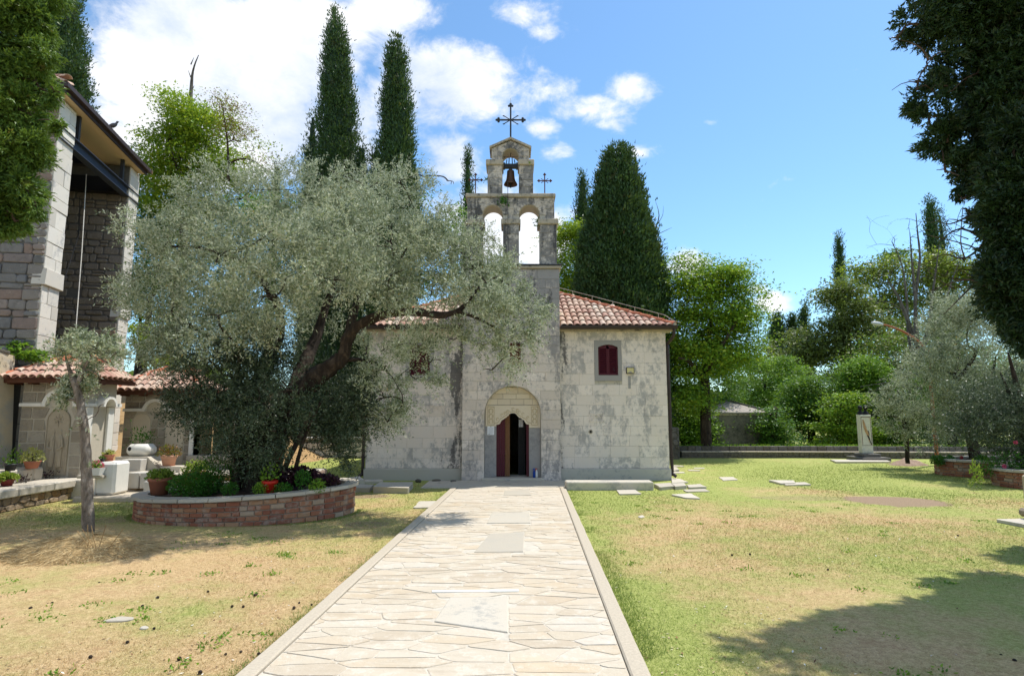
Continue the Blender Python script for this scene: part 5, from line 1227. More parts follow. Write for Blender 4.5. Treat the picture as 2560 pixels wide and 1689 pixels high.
zq = at(420, 1166, 13.85).z; p = P_(421, 1160, 13.85); pot('potted_plant', (p.x, 13.86, zq), .17, .26, m_terra_p, l_autumn, .26, 'pale terracotta pot with red tinged geranium on the stone shelf', saucer=True, nleaf=420, ph=.26)
p = P_(486, 1200, 12.6); pot('potted_plant', (p.x, 12.6, at(480, 1212, 12.6).z), .22, .28, m_terra, l_lime, .28, 'bushy lime geranium pot standing behind the brick planter', nleaf=500, ph=.26)

# ================================================================ BRICK PLANTERS
def planter(label, cx, cy, rx, ry, hl, hr, front=(175, 365), seed=1, wall_t=.12, capmat=m_slab, brick_h=.068, lw=.215, nrows=5):
    rr = random.Random(seed); e = empty('brick_planter', (cx, cy, 0), label, 'planter')
    H_ = lambda x: hl + (hr - hl) * (x / rx * .5 + .5)
    seg = 72; g = G()
    pts = lambda q, off, z: [((rx + off) * math.cos(2 * math.pi * i / seg), (ry + off) * math.sin(2 * math.pi * i / seg), z(rx * math.cos(2 * math.pi * i / seg))) for i in range(seg)]
    a = pts(0, -.014, lambda x: -.1); b = pts(0, -.014, lambda x: H_(x) - .05); c = pts(0, -wall_t, lambda x: H_(x) - .05); d = pts(0, -wall_t, lambda x: 0)
    g.add(a + b + c + d, [(k * seg + i, k * seg + (i + 1) % seg, (k + 1) * seg + (i + 1) % seg, (k + 1) * seg + i) for k in range(3) for i in range(seg)]); g.build('mortar', m_brickmortar, e)
    var = []
    for k in range(4):
        w_, t_, h_ = lw - .014, .06, brick_h - .012; bm = G(); bm.box(-w_ / 2, w_ / 2, -.004 - rr.uniform(0, .006), t_, -h_ / 2, h_ / 2, .006); var.append(mesh('brick', bm.v, bm.f, m_brick))
    # walk the ellipse
    tot = 0; table = [(0, R(front[0]))]; a0 = R(front[0])
    while a0 < R(front[1]):
        a1 = a0 + .004; tot += math.hypot(rx * (math.cos(a1) - math.cos(a0)), ry * (math.sin(a1) - math.sin(a0))); table.append((tot, a1)); a0 = a1
    S_, A_2 = [t[0] for t in table], [t[1] for t in table]; rows = nrows
    for r_ in range(rows):
        s = -lw * (.5 if r_ % 2 else 0)
        while s < tot:
            w_ = lw * rr.choice((1, 1, 1, .55)) ; sm_ = s + w_ / 2; s += w_
            if sm_ < 0 or sm_ > tot: continue
            an = float(np.interp(sm_, S_, A_2)); x, y = rx * math.cos(an), ry * math.sin(an); hh = H_(x) - .07; sc = hh / (rows * brick_h)
            o = obj('brick', var[rr.randrange(4)], e); o.location = (x, y, (r_ + .5) * brick_h * sc); nx_, ny_ = math.cos(an) / rx, math.sin(an) / ry
            o.rotation_euler = (rr.uniform(-.03, .03), rr.uniform(-.03, .03) - (hr - hl) / (2 * rx) * (-math.sin(an)) * 0, math.atan2(nx_, -ny_)); o.scale = (w_ / lw, 1, sc * .98)
    s = 0; n_ = max(8, int(2 * math.pi * (rx + ry) / 2 / .42))
    for i in range(n_):
        a0, a1 = 2 * math.pi * i / n_ + .004, 2 * math.pi * (i + 1) / n_ - .004; ro, ri = .055 + rr.uniform(-.012, .015), -.20 + rr.uniform(-.02, .02); vs = []; dz = rr.uniform(-.006, .006)
        for zz in (-.052, 0):
            for (off, aa) in ((ro, a0), (ro, (a0 + a1) / 2), (ro + rr.uniform(-.01, .01), a1), (ri, a1), (ri, (a0 + a1) / 2), (ri, a0)):
                x, y = (rx + off) * math.cos(aa), (ry + off) * math.sin(aa); vs.append((x, y, H_(x) + zz + dz))
        mk('coping_stone', vs, [(5, 4, 3, 2, 1, 0), (6, 7, 8, 9, 10, 11)] + [(k, (k + 1) % 6, (k + 1) % 6 + 6, k + 6) for k in range(6)], capmat, e)
    g = G(); k = seg; ss = [((rx - wall_t - .01) * math.cos(2 * math.pi * i / k), (ry - wall_t - .01) * math.sin(2 * math.pi * i / k), H_(rx * math.cos(2 * math.pi * i / k)) - .10) for i in range(k)]
    g.add(ss + [(0, 0, H_(0) - .02)], [(i, (i + 1) % k, k) for i in range(k)]); g.build('soil', m_soil, e)
    return e, H_
pl_l, pl_r = at(352, 1270, 10.75).x, at(874, 1262, 10.6).x; PCX, PRX, PCY, PRY = (pl_l + pl_r) / 2, (pl_r - pl_l) / 2, 10.86, 1.42
planter('large oval red brick planter with pale stone rim round the old olive tree', PCX, PCY, PRX, PRY, .37, .52, seed=3)
p1x = at(2300, 1180, 17.9).x; p1x += .2; planter('red brick planter with dark soil and olive, behind the one cut by the picture edge', p1x + 1.9, 17.3, 1.9, 1.2, .47, .47, seed=5, front=(140, 330))
p2x = at(2434, 1200, 15.0).x; p2x += .30; planter('red brick planter with rose bushes beside the carved stone post', p2x + 2.0, 14.5, 2.0, 1.3, .44, .44, seed=6, front=(135, 320))
# ---- plants in the big planter
PZ = .40
def bush(name, u, v, y, rx, rz, leaf, n, ll, label, cat='plant', ry=None, w=.5):
    p = at(u, v, y); P = rdir(n) * (NR.random((n, 1)) ** .35) * np.array([rx, ry or rx, rz]); D = norm(P + NR.normal(size=P.shape) * rx * .5 + np.array([0, 0, rz * .4]))
    o = quads(name, P, D, perp(D), ll * NR.uniform(.6, 1.3, n), ll * w, leaf); o.location = (p.x, y, p.z); return tag(o, label, cat)
bush('herb_plant', 487, 1212, 10.3, .42, .20, l_herb, 2600, .045, 'low spreading dark green herbs along the planter rim near the terracotta pot')
bush('herb_plant', 535, 1190, 10.5, .36, .36, l_herb, 2400, .045, 'tall bushy dark green herb in the middle of the planter', w=.4)
bush('herb_plant', 500, 1195, 10.9, .4, .22, l_green, 900, .05, 'yellow green herb clump behind the dark ones in the planter')
bush('herb_plant', 575, 1222, 9.95, .13, .11, l_herb, 420, .035, 'small round green basil plant close to the rim, west of the red pot')
bush('herb_plant', 652, 1222, 9.85, .12, .10, l_green, 420, .035, 'small bright basil plant close to the red pot')
bush('herb_plant', 705, 1222, 9.95, .16, .10, l_herb, 420, .04, 'dark feathery herb between the red pot and purple plants')
bush('herb_plant', 757, 1198, 10.1, .13, .16, l_herb, 500, .035, 'upright green herb before the purple plants')
bush('herb_plant', 794, 1215, 10.0, .13, .11, l_green, 460, .035, 'round bright green herb at the east rim')
bush('purple_plant', 745, 1190, 10.5, .34, .16, l_purple, 1300, .06, 'dark purple succulents massed under the thin olive stems', w=.8)
bush('purple_plant', 810, 1205, 10.5, .26, .13, l_purple, 900, .06, 'dark purple succulents trailing towards the east rim of the planter', w=.8)
bush('herb_plant', 822, 1196, 10.7, .12, .09, l_lime, 240, .04, 'lime green sprig among the purple succulents')
p = at(673, 1236, 9.95); pot('potted_plant', (p.x, 9.95, PZ + .02), .125, .24, m_redpot, l_green, .16, 'bright red plastic pot with yellow green plant in the planter', nleaf=160, ph=.3)
p = at(697, 1140, 10.9); pot('potted_plant', (p.x, 10.75, p.z - .06), .13, .18, plain('brown_red_pot', (.30, .05, .03), .6, .1), l_herb, .2, 'brownish red pot hung against the old olive trunk', nleaf=300, ph=.3)
p = at(398, 1232, 10.42); pot('potted_plant', (p.x, 10.42, .372), .185, .29, m_terra, l_lime, .21, 'big terracotta pot with lime geranium on the planter rim', nleaf=700, ph=.15, ll=.05)
# ================================================================ TREES
def tree(name, label, cat='tree', loc=(0, 0, 0), group=None):
    e = empty(name, loc, label, cat, group); WORLD.append(e); return e
def connect(g, nodes, tgt, r0, r1, rng, sag=.0, seg=5, n=4):
    """a limb from the nearest skeleton node to a target; returns its points as new nodes"""
    t = Vector(tgt); a = min(nodes, key=lambda q: (Vector(q[:3]) - t).length + max(0, q[2] - t.z) * .6); s = Vector(a[:3]); d = t - s; L_ = d.length
    ra = min(r0, a[3] * .75); m1 = s + d * .35 + Vector((rng.uniform(-.1, .1), rng.uniform(-.1, .1), .12)) * L_; m2 = s + d * .7 + Vector((rng.uniform(-.1, .1), rng.uniform(-.1, .1), .10)) * L_
    q = smooth_pts([(*s, ra), (*m1, ra * .75 + r1 * .25), (*m2, (ra + r1) / 2), (*t, r1)], n); g.tube([p[:3] for p in q], [p[3] for p in q], seg, .15)
    nodes += [tuple(p) for p in q[2:]]; return q

# ---------------------------------------------------------------- the old olive
rt_ = random.Random(21)
OY = PCY
ol = tree('olive_tree', 'huge old olive tree with a crooked dark trunk growing out of the brick planter', loc=(PCX, OY, .3))
sk = lambda pts: [(*at(u * OV, v * OV, OY + dy), r) for u, v, dy, r in pts]
limbs = [sk([(600, 1150, 0, .44), (610, 1090, 0, .33), (630, 1020, 0, .27), (665, 950, -.1, .24), (712, 893, -.2, .21), (765, 855, -.3, .165), (797, 825, -.4, .125), (806, 788, -.45, .112), (830, 757, -.5, .10), (880, 733, -.5, .092), (950, 723, -.5, .082), (1020, 731, -.5, .07), (1062, 722, -.5, .055), (1085, 700, -.4, .04)]),
         sk([(585, 1150, .1, .34), (575, 1060, .2, .25), (585, 960, .2, .20), (612, 860, .3, .17), (650, 760, .2, .12), (640, 700, .1, .09), (600, 640, 0, .06)]),
         sk([(672, 950, -.1, .22), (700, 860, .4, .17), (735, 780, .8, .12), (760, 700, 1.0, .08), (790, 620, 1.0, .05)]),
         sk([(806, 790, -.45, .10), (820, 730, -.2, .08), (838, 690, 0, .07), (880, 640, .1, .05), (925, 610, .2, .035)]),
         sk([(1062, 722, -.5, .05), (1100, 735, -.5, .035), (1150, 760, -.5, .02)]), sk([(1085, 700, -.4, .04), (1120, 660, -.3, .028), (1160, 640, -.2, .015)]),
         sk([(600, 640, 0, .06), (565, 605, -.2, .05), (520, 592, -.3, .04), (470, 575, -.3, .03), (400, 572, -.3, .02)]), sk([(520, 592, -.3, .035), (560, 580, -.5, .028), (600, 560, -.6, .022), (650, 520, -.6, .012)]),
         sk([(612, 860, .3, .12), (520, 800, .1, .08), (450, 760, 0, .05), (400, 740, 0, .03)]), sk([(585, 960, .2, .12), (500, 920, .0, .07), (450, 890, 0, .04)]),
         sk([(546, 1150, -.2, .10), (548, 1050, -.3, .075), (556, 960, -.3, .06), (548, 880, -.3, .05)]), sk([(637, 1148, -.5, .06), (668, 1070, -.5, .055), (700, 1005, -.5, .05), (722, 950, -.4, .04)]), sk([(668, 1145, -.4, .045), (688, 1080, -.4, .04), (708, 1010, -.4, .035), (745, 930, -.3, .03)]),
         sk([(575, 1140, -.3, .05), (580, 1000, -.3, .04), (570, 900, -.3, .03)]), sk([(600, 1140, -.5, .05), (597, 1050, -.5, .04), (610, 960, -.5, .03)])]
g = G(); nodes = []
for i, q in enumerate(limbs):
    q = [(x_, y_, z_, r_ * .86) for x_, y_, z_, r_ in q]
    s = smooth_pts(q, 5); g.tube([p[:3] for p in s], [p[3] for p in s], 14 if i == 0 else 8, .55 if i < 2 else .25); nodes += [tuple(p) for p in s]
# flutes and burls round the trunk base
for k in range(9):
    a = k * .7; p0 = at((600 + 26 * math.cos(a)) * OV, 1150 * OV, OY - .28 * math.sin(a) - .1); p1 = at((625 + 16 * math.cos(a + .6)) * OV, 1060 * OV, OY - .2 * math.sin(a + .6)); p2 = at((660 + 12 * math.cos(a + 1)) * OV, 960 * OV, OY - .1 - .14 * math.sin(a + 1))
    q = smooth_pts([(*p0, .16), (*p1, .12), (*p2, .09)], 5); g.tube([x[:3] for x in q], [x[3] for x in q], 7, .5)
ob = [(390, 560, 82, 88), (340, 590, 38, 50, .3), (395, 690, 88, 85), (420, 790, 78, 62, 0, .8), (360, 800, 55, 50, .3, .55), (470, 500, 90, 66), (560, 462, 92, 58), (655, 440, 90, 52, .4), (750, 432, 80, 44, .5), (800, 410, 40, 30), (850, 440, 84, 50, .3), (930, 425, 62, 42), (985, 410, 22, 22, 0, .6), (960, 480, 62, 60, .5),
      (1015, 530, 58, 58), (1065, 585, 60, 52), (1120, 622, 58, 50), (1165, 660, 60, 48, .1, 1.3), (1205, 720, 48, 46, .2, 1.4), (1232, 765, 28, 44, 0, 1.3), (1165, 740, 75, 52, -.2, 1.5), (1090, 670, 80, 58, .5, 1.4), (1190, 815, 56, 40, 0, 1.3), (1120, 800, 60, 42, -.2, 1.2), (1120, 690, 60, 60, -.6, 1.1), (1060, 640, 60, 60, 0, 1.2), (1000, 640, 92, 72, .8), (900, 560, 105, 86, -.7), (900, 540, 110, 90, 1.4), (760, 560, 115, 92, -1.2), (760, 540, 120, 90, 1.6),
      (620, 560, 115, 88, -1.1), (620, 540, 120, 80, 1.6), (500, 610, 100, 84, -1.0), (480, 620, 100, 90, 1.5), (510, 730, 100, 78, -1.2), (500, 760, 100, 80, 1.4), (640, 690, 105, 74, -1.5), (640, 720, 110, 90, 1.5), (760, 650, 105, 60, -1.5), (770, 690, 105, 60, 1.6), (900, 655, 100, 44, -.9), (1000, 685, 80, 30, .3, .8),
      (1050, 790, 80, 30, .5, .8), (960, 800, 70, 42, .7, .9), (885, 815, 60, 44, .9, 1.0), (905, 870, 66, 56, 0, 1.5), (935, 940, 42, 44, -.1, 1.4), (880, 930, 46, 52, .2, 1.2), (1000, 840, 44, 34, .1, .9), (965, 880, 40, 40, 0, 1.1), (900, 980, 50, 30, 0, 1.0),
      (1115, 540, 26, 26, 0, .5), (1150, 560, 18, 22, 0, .4), (1140, 860, 40, 24, 0, .3), (1040, 420, 20, 16, 0, .25), (300, 660, 30, 70, .6, .35), (345, 700, 40, 80, .8, .6)]
oblobs = px_blobs(ob, OY)
oblobs = [(c, (r[0], min(1.25, max(.35, r[1])), r[2]), w) for c, r, w in oblobs]
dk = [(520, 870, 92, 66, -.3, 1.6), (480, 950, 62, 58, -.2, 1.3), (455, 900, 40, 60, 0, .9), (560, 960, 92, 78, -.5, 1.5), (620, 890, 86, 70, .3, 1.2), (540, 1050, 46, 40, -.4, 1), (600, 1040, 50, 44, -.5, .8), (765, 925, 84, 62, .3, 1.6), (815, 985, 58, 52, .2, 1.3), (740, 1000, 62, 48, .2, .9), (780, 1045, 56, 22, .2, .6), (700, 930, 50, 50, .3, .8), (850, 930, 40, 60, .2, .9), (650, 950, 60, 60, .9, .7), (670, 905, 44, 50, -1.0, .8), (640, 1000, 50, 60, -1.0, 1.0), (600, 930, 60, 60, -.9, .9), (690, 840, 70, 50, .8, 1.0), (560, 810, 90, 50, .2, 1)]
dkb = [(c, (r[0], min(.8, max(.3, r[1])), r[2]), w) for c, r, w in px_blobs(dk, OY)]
for c, r, w_ in oblobs + dkb:
    connect(g, nodes, c, .05, .014, rt_, seg=5)
    for k in range(3):
        t = Vector(c) + Vector((rt_.uniform(-.6, .6) * r[0], rt_.uniform(-.6, .6) * r[1], rt_.uniform(-.3, .7) * r[2])); connect(g, nodes, t, .018, .005, rt_, seg=4, n=3)
g.build('trunk', m_bark, ol, True)
def olive_foliage(blobs, ntw, k, tl, ll, lw, mat, parent, name='crown', droop=.3, upb=.35):
    P, d, r = in_blobs(blobs, ntw, .5)
    # gather twigs into sprays so that gaps and clumps show
    ns = max(1, ntw // 46); C0, dd, rr_ = in_blobs(blobs, ns, .5); idx = NR.integers(0, ns, ntw); near = NR.random(ntw) < .86
    Q = C0[idx] + NR.normal(size=(ntw, 3)) * np.minimum(.155, rr_[idx].mean(1, keepdims=True) * .25); P = np.where(near[:, None], Q, P); dx = np.where(near[:, None], dd[idx], d)
    D = norm(dx * .8 + NR.normal(size=P.shape) * .55 + np.array([0, 0, upb])); return twigs(P, D, k, tl, ll, lw, name, mat, parent, droop)
olive_foliage(oblobs, 14500, 15, .30, .066, .019, l_olive, ol)
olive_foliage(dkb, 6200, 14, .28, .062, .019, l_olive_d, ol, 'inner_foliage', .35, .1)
# upright shoots along the top of the crown
tp = [(u, v) for u, v in [(560, 410), (600, 400), (640, 392), (690, 392), (720, 388), (780, 380), (795, 372), (835, 392), (880, 392), (930, 380), (945, 374), (985, 395), (1000, 392), (1040, 470), (500, 440), (440, 470), (380, 480), (340, 520), (1115, 540), (1150, 545), (1105, 560), (1190, 610)]]
P = []; D = []
for u, v in tp:
    for k in range(9):
        y = OY + rt_.uniform(-.8, .9); b = at((u + rt_.uniform(-16, 16)) * OV, (v + 36) * OV, y); P.append(tuple(b)); D.append((rt_.uniform(-.35, .35), rt_.uniform(-.3, .3), 1))
twigs(np.array(P), norm(np.array(D)), 20, .42, .058, .015, 'shoots', l_olive, ol, .12, .8)

# ---------------------------------------------------------------- olives elsewhere
def small_olive(label, base, Yb, trunk, blobs, ntw, tl, ll, lw, bark=m_bark_l, mat=l_olive, r0=.065, k=14, extra=None):
    e = tree('olive_tree', label, loc=tuple(base)); g = G(); nodes = []
    for tr in trunk:
        s = smooth_pts(tr, 4); g.tube([p[:3] for p in s], [p[3] for p in s], 10, .3); nodes += [tuple(p) for p in s]
    bl = [(c, (r[0], min(r[1], 1.1), r[2]), w) for c, r, w in blobs]
    for c, r, w_ in bl: connect(g, nodes, c, r0 * .4, .008, rt_, seg=5)
    g.build('trunk', bark, e, True); olive_foliage(bl, ntw, k, tl, ll, lw, mat, e); return e
SYB = 7.9
tr = [[(*at(221, 1335, SYB), .072), (*at(219, 1250, SYB), .068), (*at(216, 1170, SYB), .062), (*at(213, 1090, SYB), .056), (*at(203, 1020, SYB), .050), (*at(190, 965, SYB), .046), (*at(176, 930, SYB), .028), (*at(165, 895, SYB), .012)],
      [(*at(192, 970, SYB), .035), (*at(205, 930, SYB), .026), (*at(228, 890, SYB), .012)]]
small_olive('slender young olive tree rising out of the dry straw heap', at(221, 1345, SYB), SYB, tr,
            [b for b in px_blobs([(215, 885, 60, 30), (178, 905, 36, 24), (266, 905, 38, 26), (215, 925, 50, 16, 0, .5), (222, 856, 26, 18), (246, 858, 14, 18, 0, .6), (175, 965, 26, 22, 0, .5), (165, 1000, 16, 14, 0, .3), (250, 940, 34, 16, 0, .5), (215, 1052, 18, 24, 0, .25), (238, 1040, 18, 20, 0, .25), (258, 1010, 14, 14, 0, .15), (226, 1150, 12, 26, 0, .18), (290, 880, 20, 18, 0, .3)], SYB, s=1)], 620, .17, .056, .0165)
Y1 = 19.6
tr = [[(*at(2269, 1158, Y1), .07), (*at(2266, 1100, Y1), .065), (*at(2260, 1050, Y1), .05), (*at(2258, 1000, Y1), .03)]]
small_olive('young olive tree on an earth mound between the monument and the planters', at(2269, 1160, Y1), Y1, tr, px_blobs([(2248, 1010, 44, 36), (2222, 1040, 24, 26), (2285, 1050, 34, 34), (2245, 975, 26, 24), (2255, 945, 12, 20, 0, .5), (2232, 1085, 22, 22, 0, .5), (2290, 1095, 24, 24, 0, .5), (2255, 1065, 40, 26, 0, .6)], Y1, s=1), 800, .26, .09, .024, m_bark)
Y2 = 17.9; big = [(2330, 930, 70, 70), (2400, 860, 80, 80), (2440, 790, 70, 50), (2480, 900, 80, 90), (2360, 1010, 70, 60), (2310, 960, 36, 34, -.5, .7), (2450, 1000, 90, 70, .5), (2390, 780, 50, 40), (2530, 830, 50, 60), (2540, 950, 60, 80, .5), (2345, 860, 50, 50), (2420, 930, 80, 60, -.7), (2540, 1040, 50, 60), (2310, 1050, 34, 26, 0, .4), (2400, 735, 24, 20, 0, .4), (2470, 745, 40, 30, 0, .6)]
tr = [[(*at(2440, 1160, Y2), .16), (*at(2425, 1080, Y2), .13), (*at(2400, 1000, Y2), .11), (*at(2385, 960, Y2), .07), (*at(2400, 880, Y2), .02)], [(*at(2425, 1080, Y2), .10), (*at(2470, 980, Y2), .07), (*at(2490, 890, Y2), .015)], [(*at(2385, 960, Y2), .06), (*at(2440, 880, Y2), .045), (*at(2390, 860, Y2), .03)]]
small_olive('broad silvery olive tree filling the planter behind the rose bushes', at(2440, 1165, Y2), Y2, tr, px_blobs(big, Y2, s=1), 5200, .42, .085, .023, m_bark, r0=.12)
Y3 = 15.2; tr = [[(*at(2570, 1175, Y3), .15), (*at(2560, 1080, Y3), .12), (*at(2545, 980, Y3), .08), (*at(2520, 880, Y3), .02)], [(*at(2560, 1080, Y3), .1), (*at(2530, 1000, Y3), .05), (*at(2500, 930, Y3), .012)]]
small_olive('dark leaved olive with low foliage at the planter beside the stone post', at(2570, 1180, Y3), Y3, tr, px_blobs([(2450, 1060, 70, 50), (2520, 1080, 60, 60), (2490, 1010, 60, 50), (2420, 1100, 40, 40, 0, .6), (2560, 1000, 40, 60), (2550, 1120, 40, 40, 0, .6), (2370, 1080, 40, 40, .6, .6)], Y3, s=1), 2400, .32, .068, .019, m_bark, l_olive_d, r0=.1)

# ---------------------------------------------------------------- cypresses and conifers
def cypress(label, Y, prof, n, mat, s=OV, tuft_=.5, ll=.22, lw=.09, seed=1, group=None, k=9, front=.75, rag=.16, core=.80, to_ground=True, wf=.86):
    k = 15; ll *= .68; lw *= .66
    """prof: (v, u_left, u_right) from the tip down; a crown of overlapping upright sprays round a dark core"""
    L0 = []
    for v, a, b in prof:
        p, q = at(a * s, v * s, Y), at(b * s, v * s, Y); L0.append((p.z, (p.x + q.x) / 2, max(.05, (q.x - p.x) / 2 * wf - tuft_ * .10)))
    L0.sort(); 
    if to_ground and L0[0][0] > .6: L0 = [(.2, L0[0][1], L0[0][2] * 1.02)] + L0
    z = np.array([l[0] for l in L0]); xc = np.array([l[1] for l in L0]); rr = np.array([l[2] for l in L0])
    e = tree('cypress_tree', label, loc=(float(xc[0]), Y, 0), group=group)
    g = G(); top = z[-1]; g.tube([(float(np.interp(t, z, xc)), Y, t) for t in np.linspace(-.1, top * .9, 8)], list(np.linspace(max(.12, rr.max() * .13), .03, 8)), 7, .2); g.build('trunk', m_bark_c, e, True)
    zz = np.linspace(z[0], top, 400); w_ = np.interp(zz, z, rr) + .05; cdf = np.cumsum(w_); cdf /= cdf[-1]
    h = np.interp(NR.random(n), cdf, zz); r = np.interp(h, z, rr); c = np.interp(h, z, xc)
    ph = NR.uniform(0, 2 * math.pi, n); fr_ = NR.random(n) < front * 2 - 1; ph = np.where(fr_, NR.uniform(math.pi, 2 * math.pi, n), ph)
    sd = seed * 1.7; bump = np.zeros(n)
    for (f1, f2, am, o) in ((2, 1.1, .5, 0), (3, 2.3, .5, 1.3), (5, 3.9, .35, 2.1), (8, 7.0, .25, 4)): bump += am * np.sin(f1 * ph + sd + o) * np.sin(f2 * h / max(.6, rr.max() * .8) + sd * 2 + o)
    rad = r * (1 - rag * .6 + rag * bump) * (1 - .16 * NR.random(n) ** 2) * np.where(NR.random(n) < .05, NR.uniform(1.05, 1.22, n), 1) ; jit = tuft_ * .12
    P0 = np.stack([c + rad * np.cos(ph), Y + rad * np.sin(ph), h], 1); out = np.stack([np.cos(ph), np.sin(ph), np.zeros(n)], 1)
    # each spray: k leaves round an upright flame
    B = np.repeat(P0, k, 0); O_ = np.repeat(out, k, 0); t = NR.random(n * k)[:, None]
    wdt = tuft_ * .30 * np.sin(np.clip(t, .05, 1) * 2.6)
    P = B + np.array([0, 0, 1]) * (t - .4) * tuft_ + O_ * tuft_ * .18 * t + NR.normal(size=B.shape) * wdt * np.array([1, 1, .35])
    D = norm(np.array([0, 0, 1.0]) + O_ * .55 + NR.normal(size=P.shape) * .45); S = perp(D)
    rn = np.repeat(NR.random(n), k) * .55 + NR.random(n * k) * .45
    quads('crown', P, D, S, ll * 1.1 * NR.uniform(.6, 1.3, n * k), lw * 1.1 * NR.uniform(.6, 1.3, n * k), mat, e, rn, tri=True)
    if core:
        g = G(); m = 16; rows = [(float(t), float(np.interp(t, z, xc)), float(np.interp(t, z, rr)) * core) for t in np.linspace(z[0], top - (top - z[0]) * .03, 18)]
        vs = []
        for i, (t, x, r_) in enumerate(rows):
            for j in range(m):
                a = 2 * math.pi * j / m; q = 1 + .22 * mnoise.noise(Vector((math.cos(a) * 1.7, math.sin(a) * 1.7 + seed, t * .9 / max(.5, rr.max()))))
                vs.append((x + r_ * q * math.cos(a), Y + r_ * q * math.sin(a), t))
        g.add(vs, [(i * m + j, i * m + (j + 1) % m, (i + 1) * m + (j + 1) % m, (i + 1) * m + j) for i in range(17) for j in range(m)] + [tuple(17 * m + j for j in range(m))])
        o = g.build('inner_crown', mat, e)
    return e
cypress('tallest slim cypress rising behind the olive, pointed and ragged', 30, [(22, 777, 781), (46, 769, 791), (70, 758, 803), (110, 750, 812), (180, 742, 822), (250, 738, 828), (320, 732, 838), (380, 725, 850), (440, 715, 865)], 4200, l_cyp, seed=1)
cypress('thin low cypress leaning against the tallest one', 30.5, [(252, 725, 729), (280, 720, 733), (330, 712, 738), (380, 704, 742), (430, 700, 745)], 700, l_cyp, seed=2)
cypress('blunt topped cypress standing between the tallest cypress and the bellcote', 28, [(90, 914, 922), (105, 905, 935), (150, 895, 950), (180, 888, 952), (250, 883, 960), (330, 880, 966), (380, 872, 972), (430, 858, 985)], 3600, l_cyp, seed=3, rag=.22)
cypress('short bushy cypress between the two big slim ones', 29, [(335, 868, 878), (360, 862, 888), (400, 855, 895), (450, 850, 900)], 700, l_cyp, seed=4)
cypress('side shoot cypress at the foot of the tallest one', 29.5, [(325, 838, 842), (350, 828, 850), (400, 825, 858), (450, 820, 862)], 500, l_cyp, seed=44)
cypress('very thin cypress seen beside the small iron cross of the bellcote', 38, [(345, 1084, 1087), (370, 1079, 1091), (420, 1076, 1096), (470, 1074, 1100), (540, 1072, 1102)], 900, l_cyp, seed=5)
cypress('little pointed cypress far off above the olive crown', 40, [(372, 642, 646), (390, 634, 652), (430, 628, 656)], 300, l_cyp, seed=6)
cypress('narrow dark cypress between the bellcote and the broad one', 36, [(395, 1350, 1355), (415, 1343, 1362), (460, 1337, 1368), (530, 1330, 1378)], 1300, l_cyp, seed=7)
cypress('massive broad dark cypress behind the church roof', 25, [(352, 1416, 1448), (358, 1404, 1460), (375, 1398, 1468), (410, 1388, 1476), (460, 1375, 1492), (520, 1362, 1512), (580, 1348, 1528), (640, 1335, 1540), (700, 1328, 1548), (760, 1325, 1550)], 7600, l_cyp, seed=8, tuft_=.5, rag=.12, wf=.96)
cypress('ragged side crown of cypress next to the broad one', 26, [(535, 1490, 1500), (545, 1480, 1515), (580, 1475, 1522), (640, 1480, 1535), (720, 1490, 1545)], 1100, l_cyp_lit, seed=9, rag=.3, core=.6)
cypress('needle thin far cypress above the pale woodland', 62, [(541, 1944, 1948), (565, 1940, 1952), (600, 1939, 1956), (660, 1937, 1960)], 900, l_cyp, seed=10, tuft_=.7, ll=.35, lw=.14)
cypress('far slim cypress behind the bare dead tree', 55, [(458, 2154, 2160), (475, 2148, 2168), (530, 2147, 2174), (590, 2149, 2178)], 900, l_cyp, seed=11, tuft_=.7, ll=.33, lw=.14)
cypress('sparse brownish cypress next to the far slim one', 56, [(485, 2176, 2180), (510, 2174, 2190), (570, 2172, 2205), (600, 2172, 2210)], 420, l_cyp, seed=12, tuft_=.8, ll=.33, lw=.13, core=.4, rag=.3)
cypress('loose round topped conifer at the gap in the trees', 60, [(730, 1796, 1808), (745, 1786, 1818), (790, 1780, 1824), (830, 1782, 1824)], 700, l_cyp, seed=13, tuft_=.8, ll=.36, lw=.15, rag=.25)
cypress('small dark cypress in the middle of the three at the gap', 60, [(728, 1835, 1842), (745, 1828, 1850), (800, 1824, 1855)], 500, l_cyp, seed=14, tuft_=.7, ll=.34, lw=.14)
cypress('pointed dark cypress nearest the round woodland at the gap', 58, [(705, 1864, 1869), (725, 1857, 1875), (760, 1853, 1880), (800, 1850, 1884)], 600, l_cyp, seed=15, tuft_=.7, ll=.34, lw=.14)
cypress('tall cypress behind the stone loggia, sunlit on its east side', 22, [(-150, 120, 160), (-60, 105, 176), (0, 95, 188), (60, 88, 194), (120, 84, 203), (170, 80, 210), (230, 78, 214), (300, 76, 208)], 4800, l_cyp, seed=16, tuft_=.45, ll=.19, lw=.08, rag=.22)

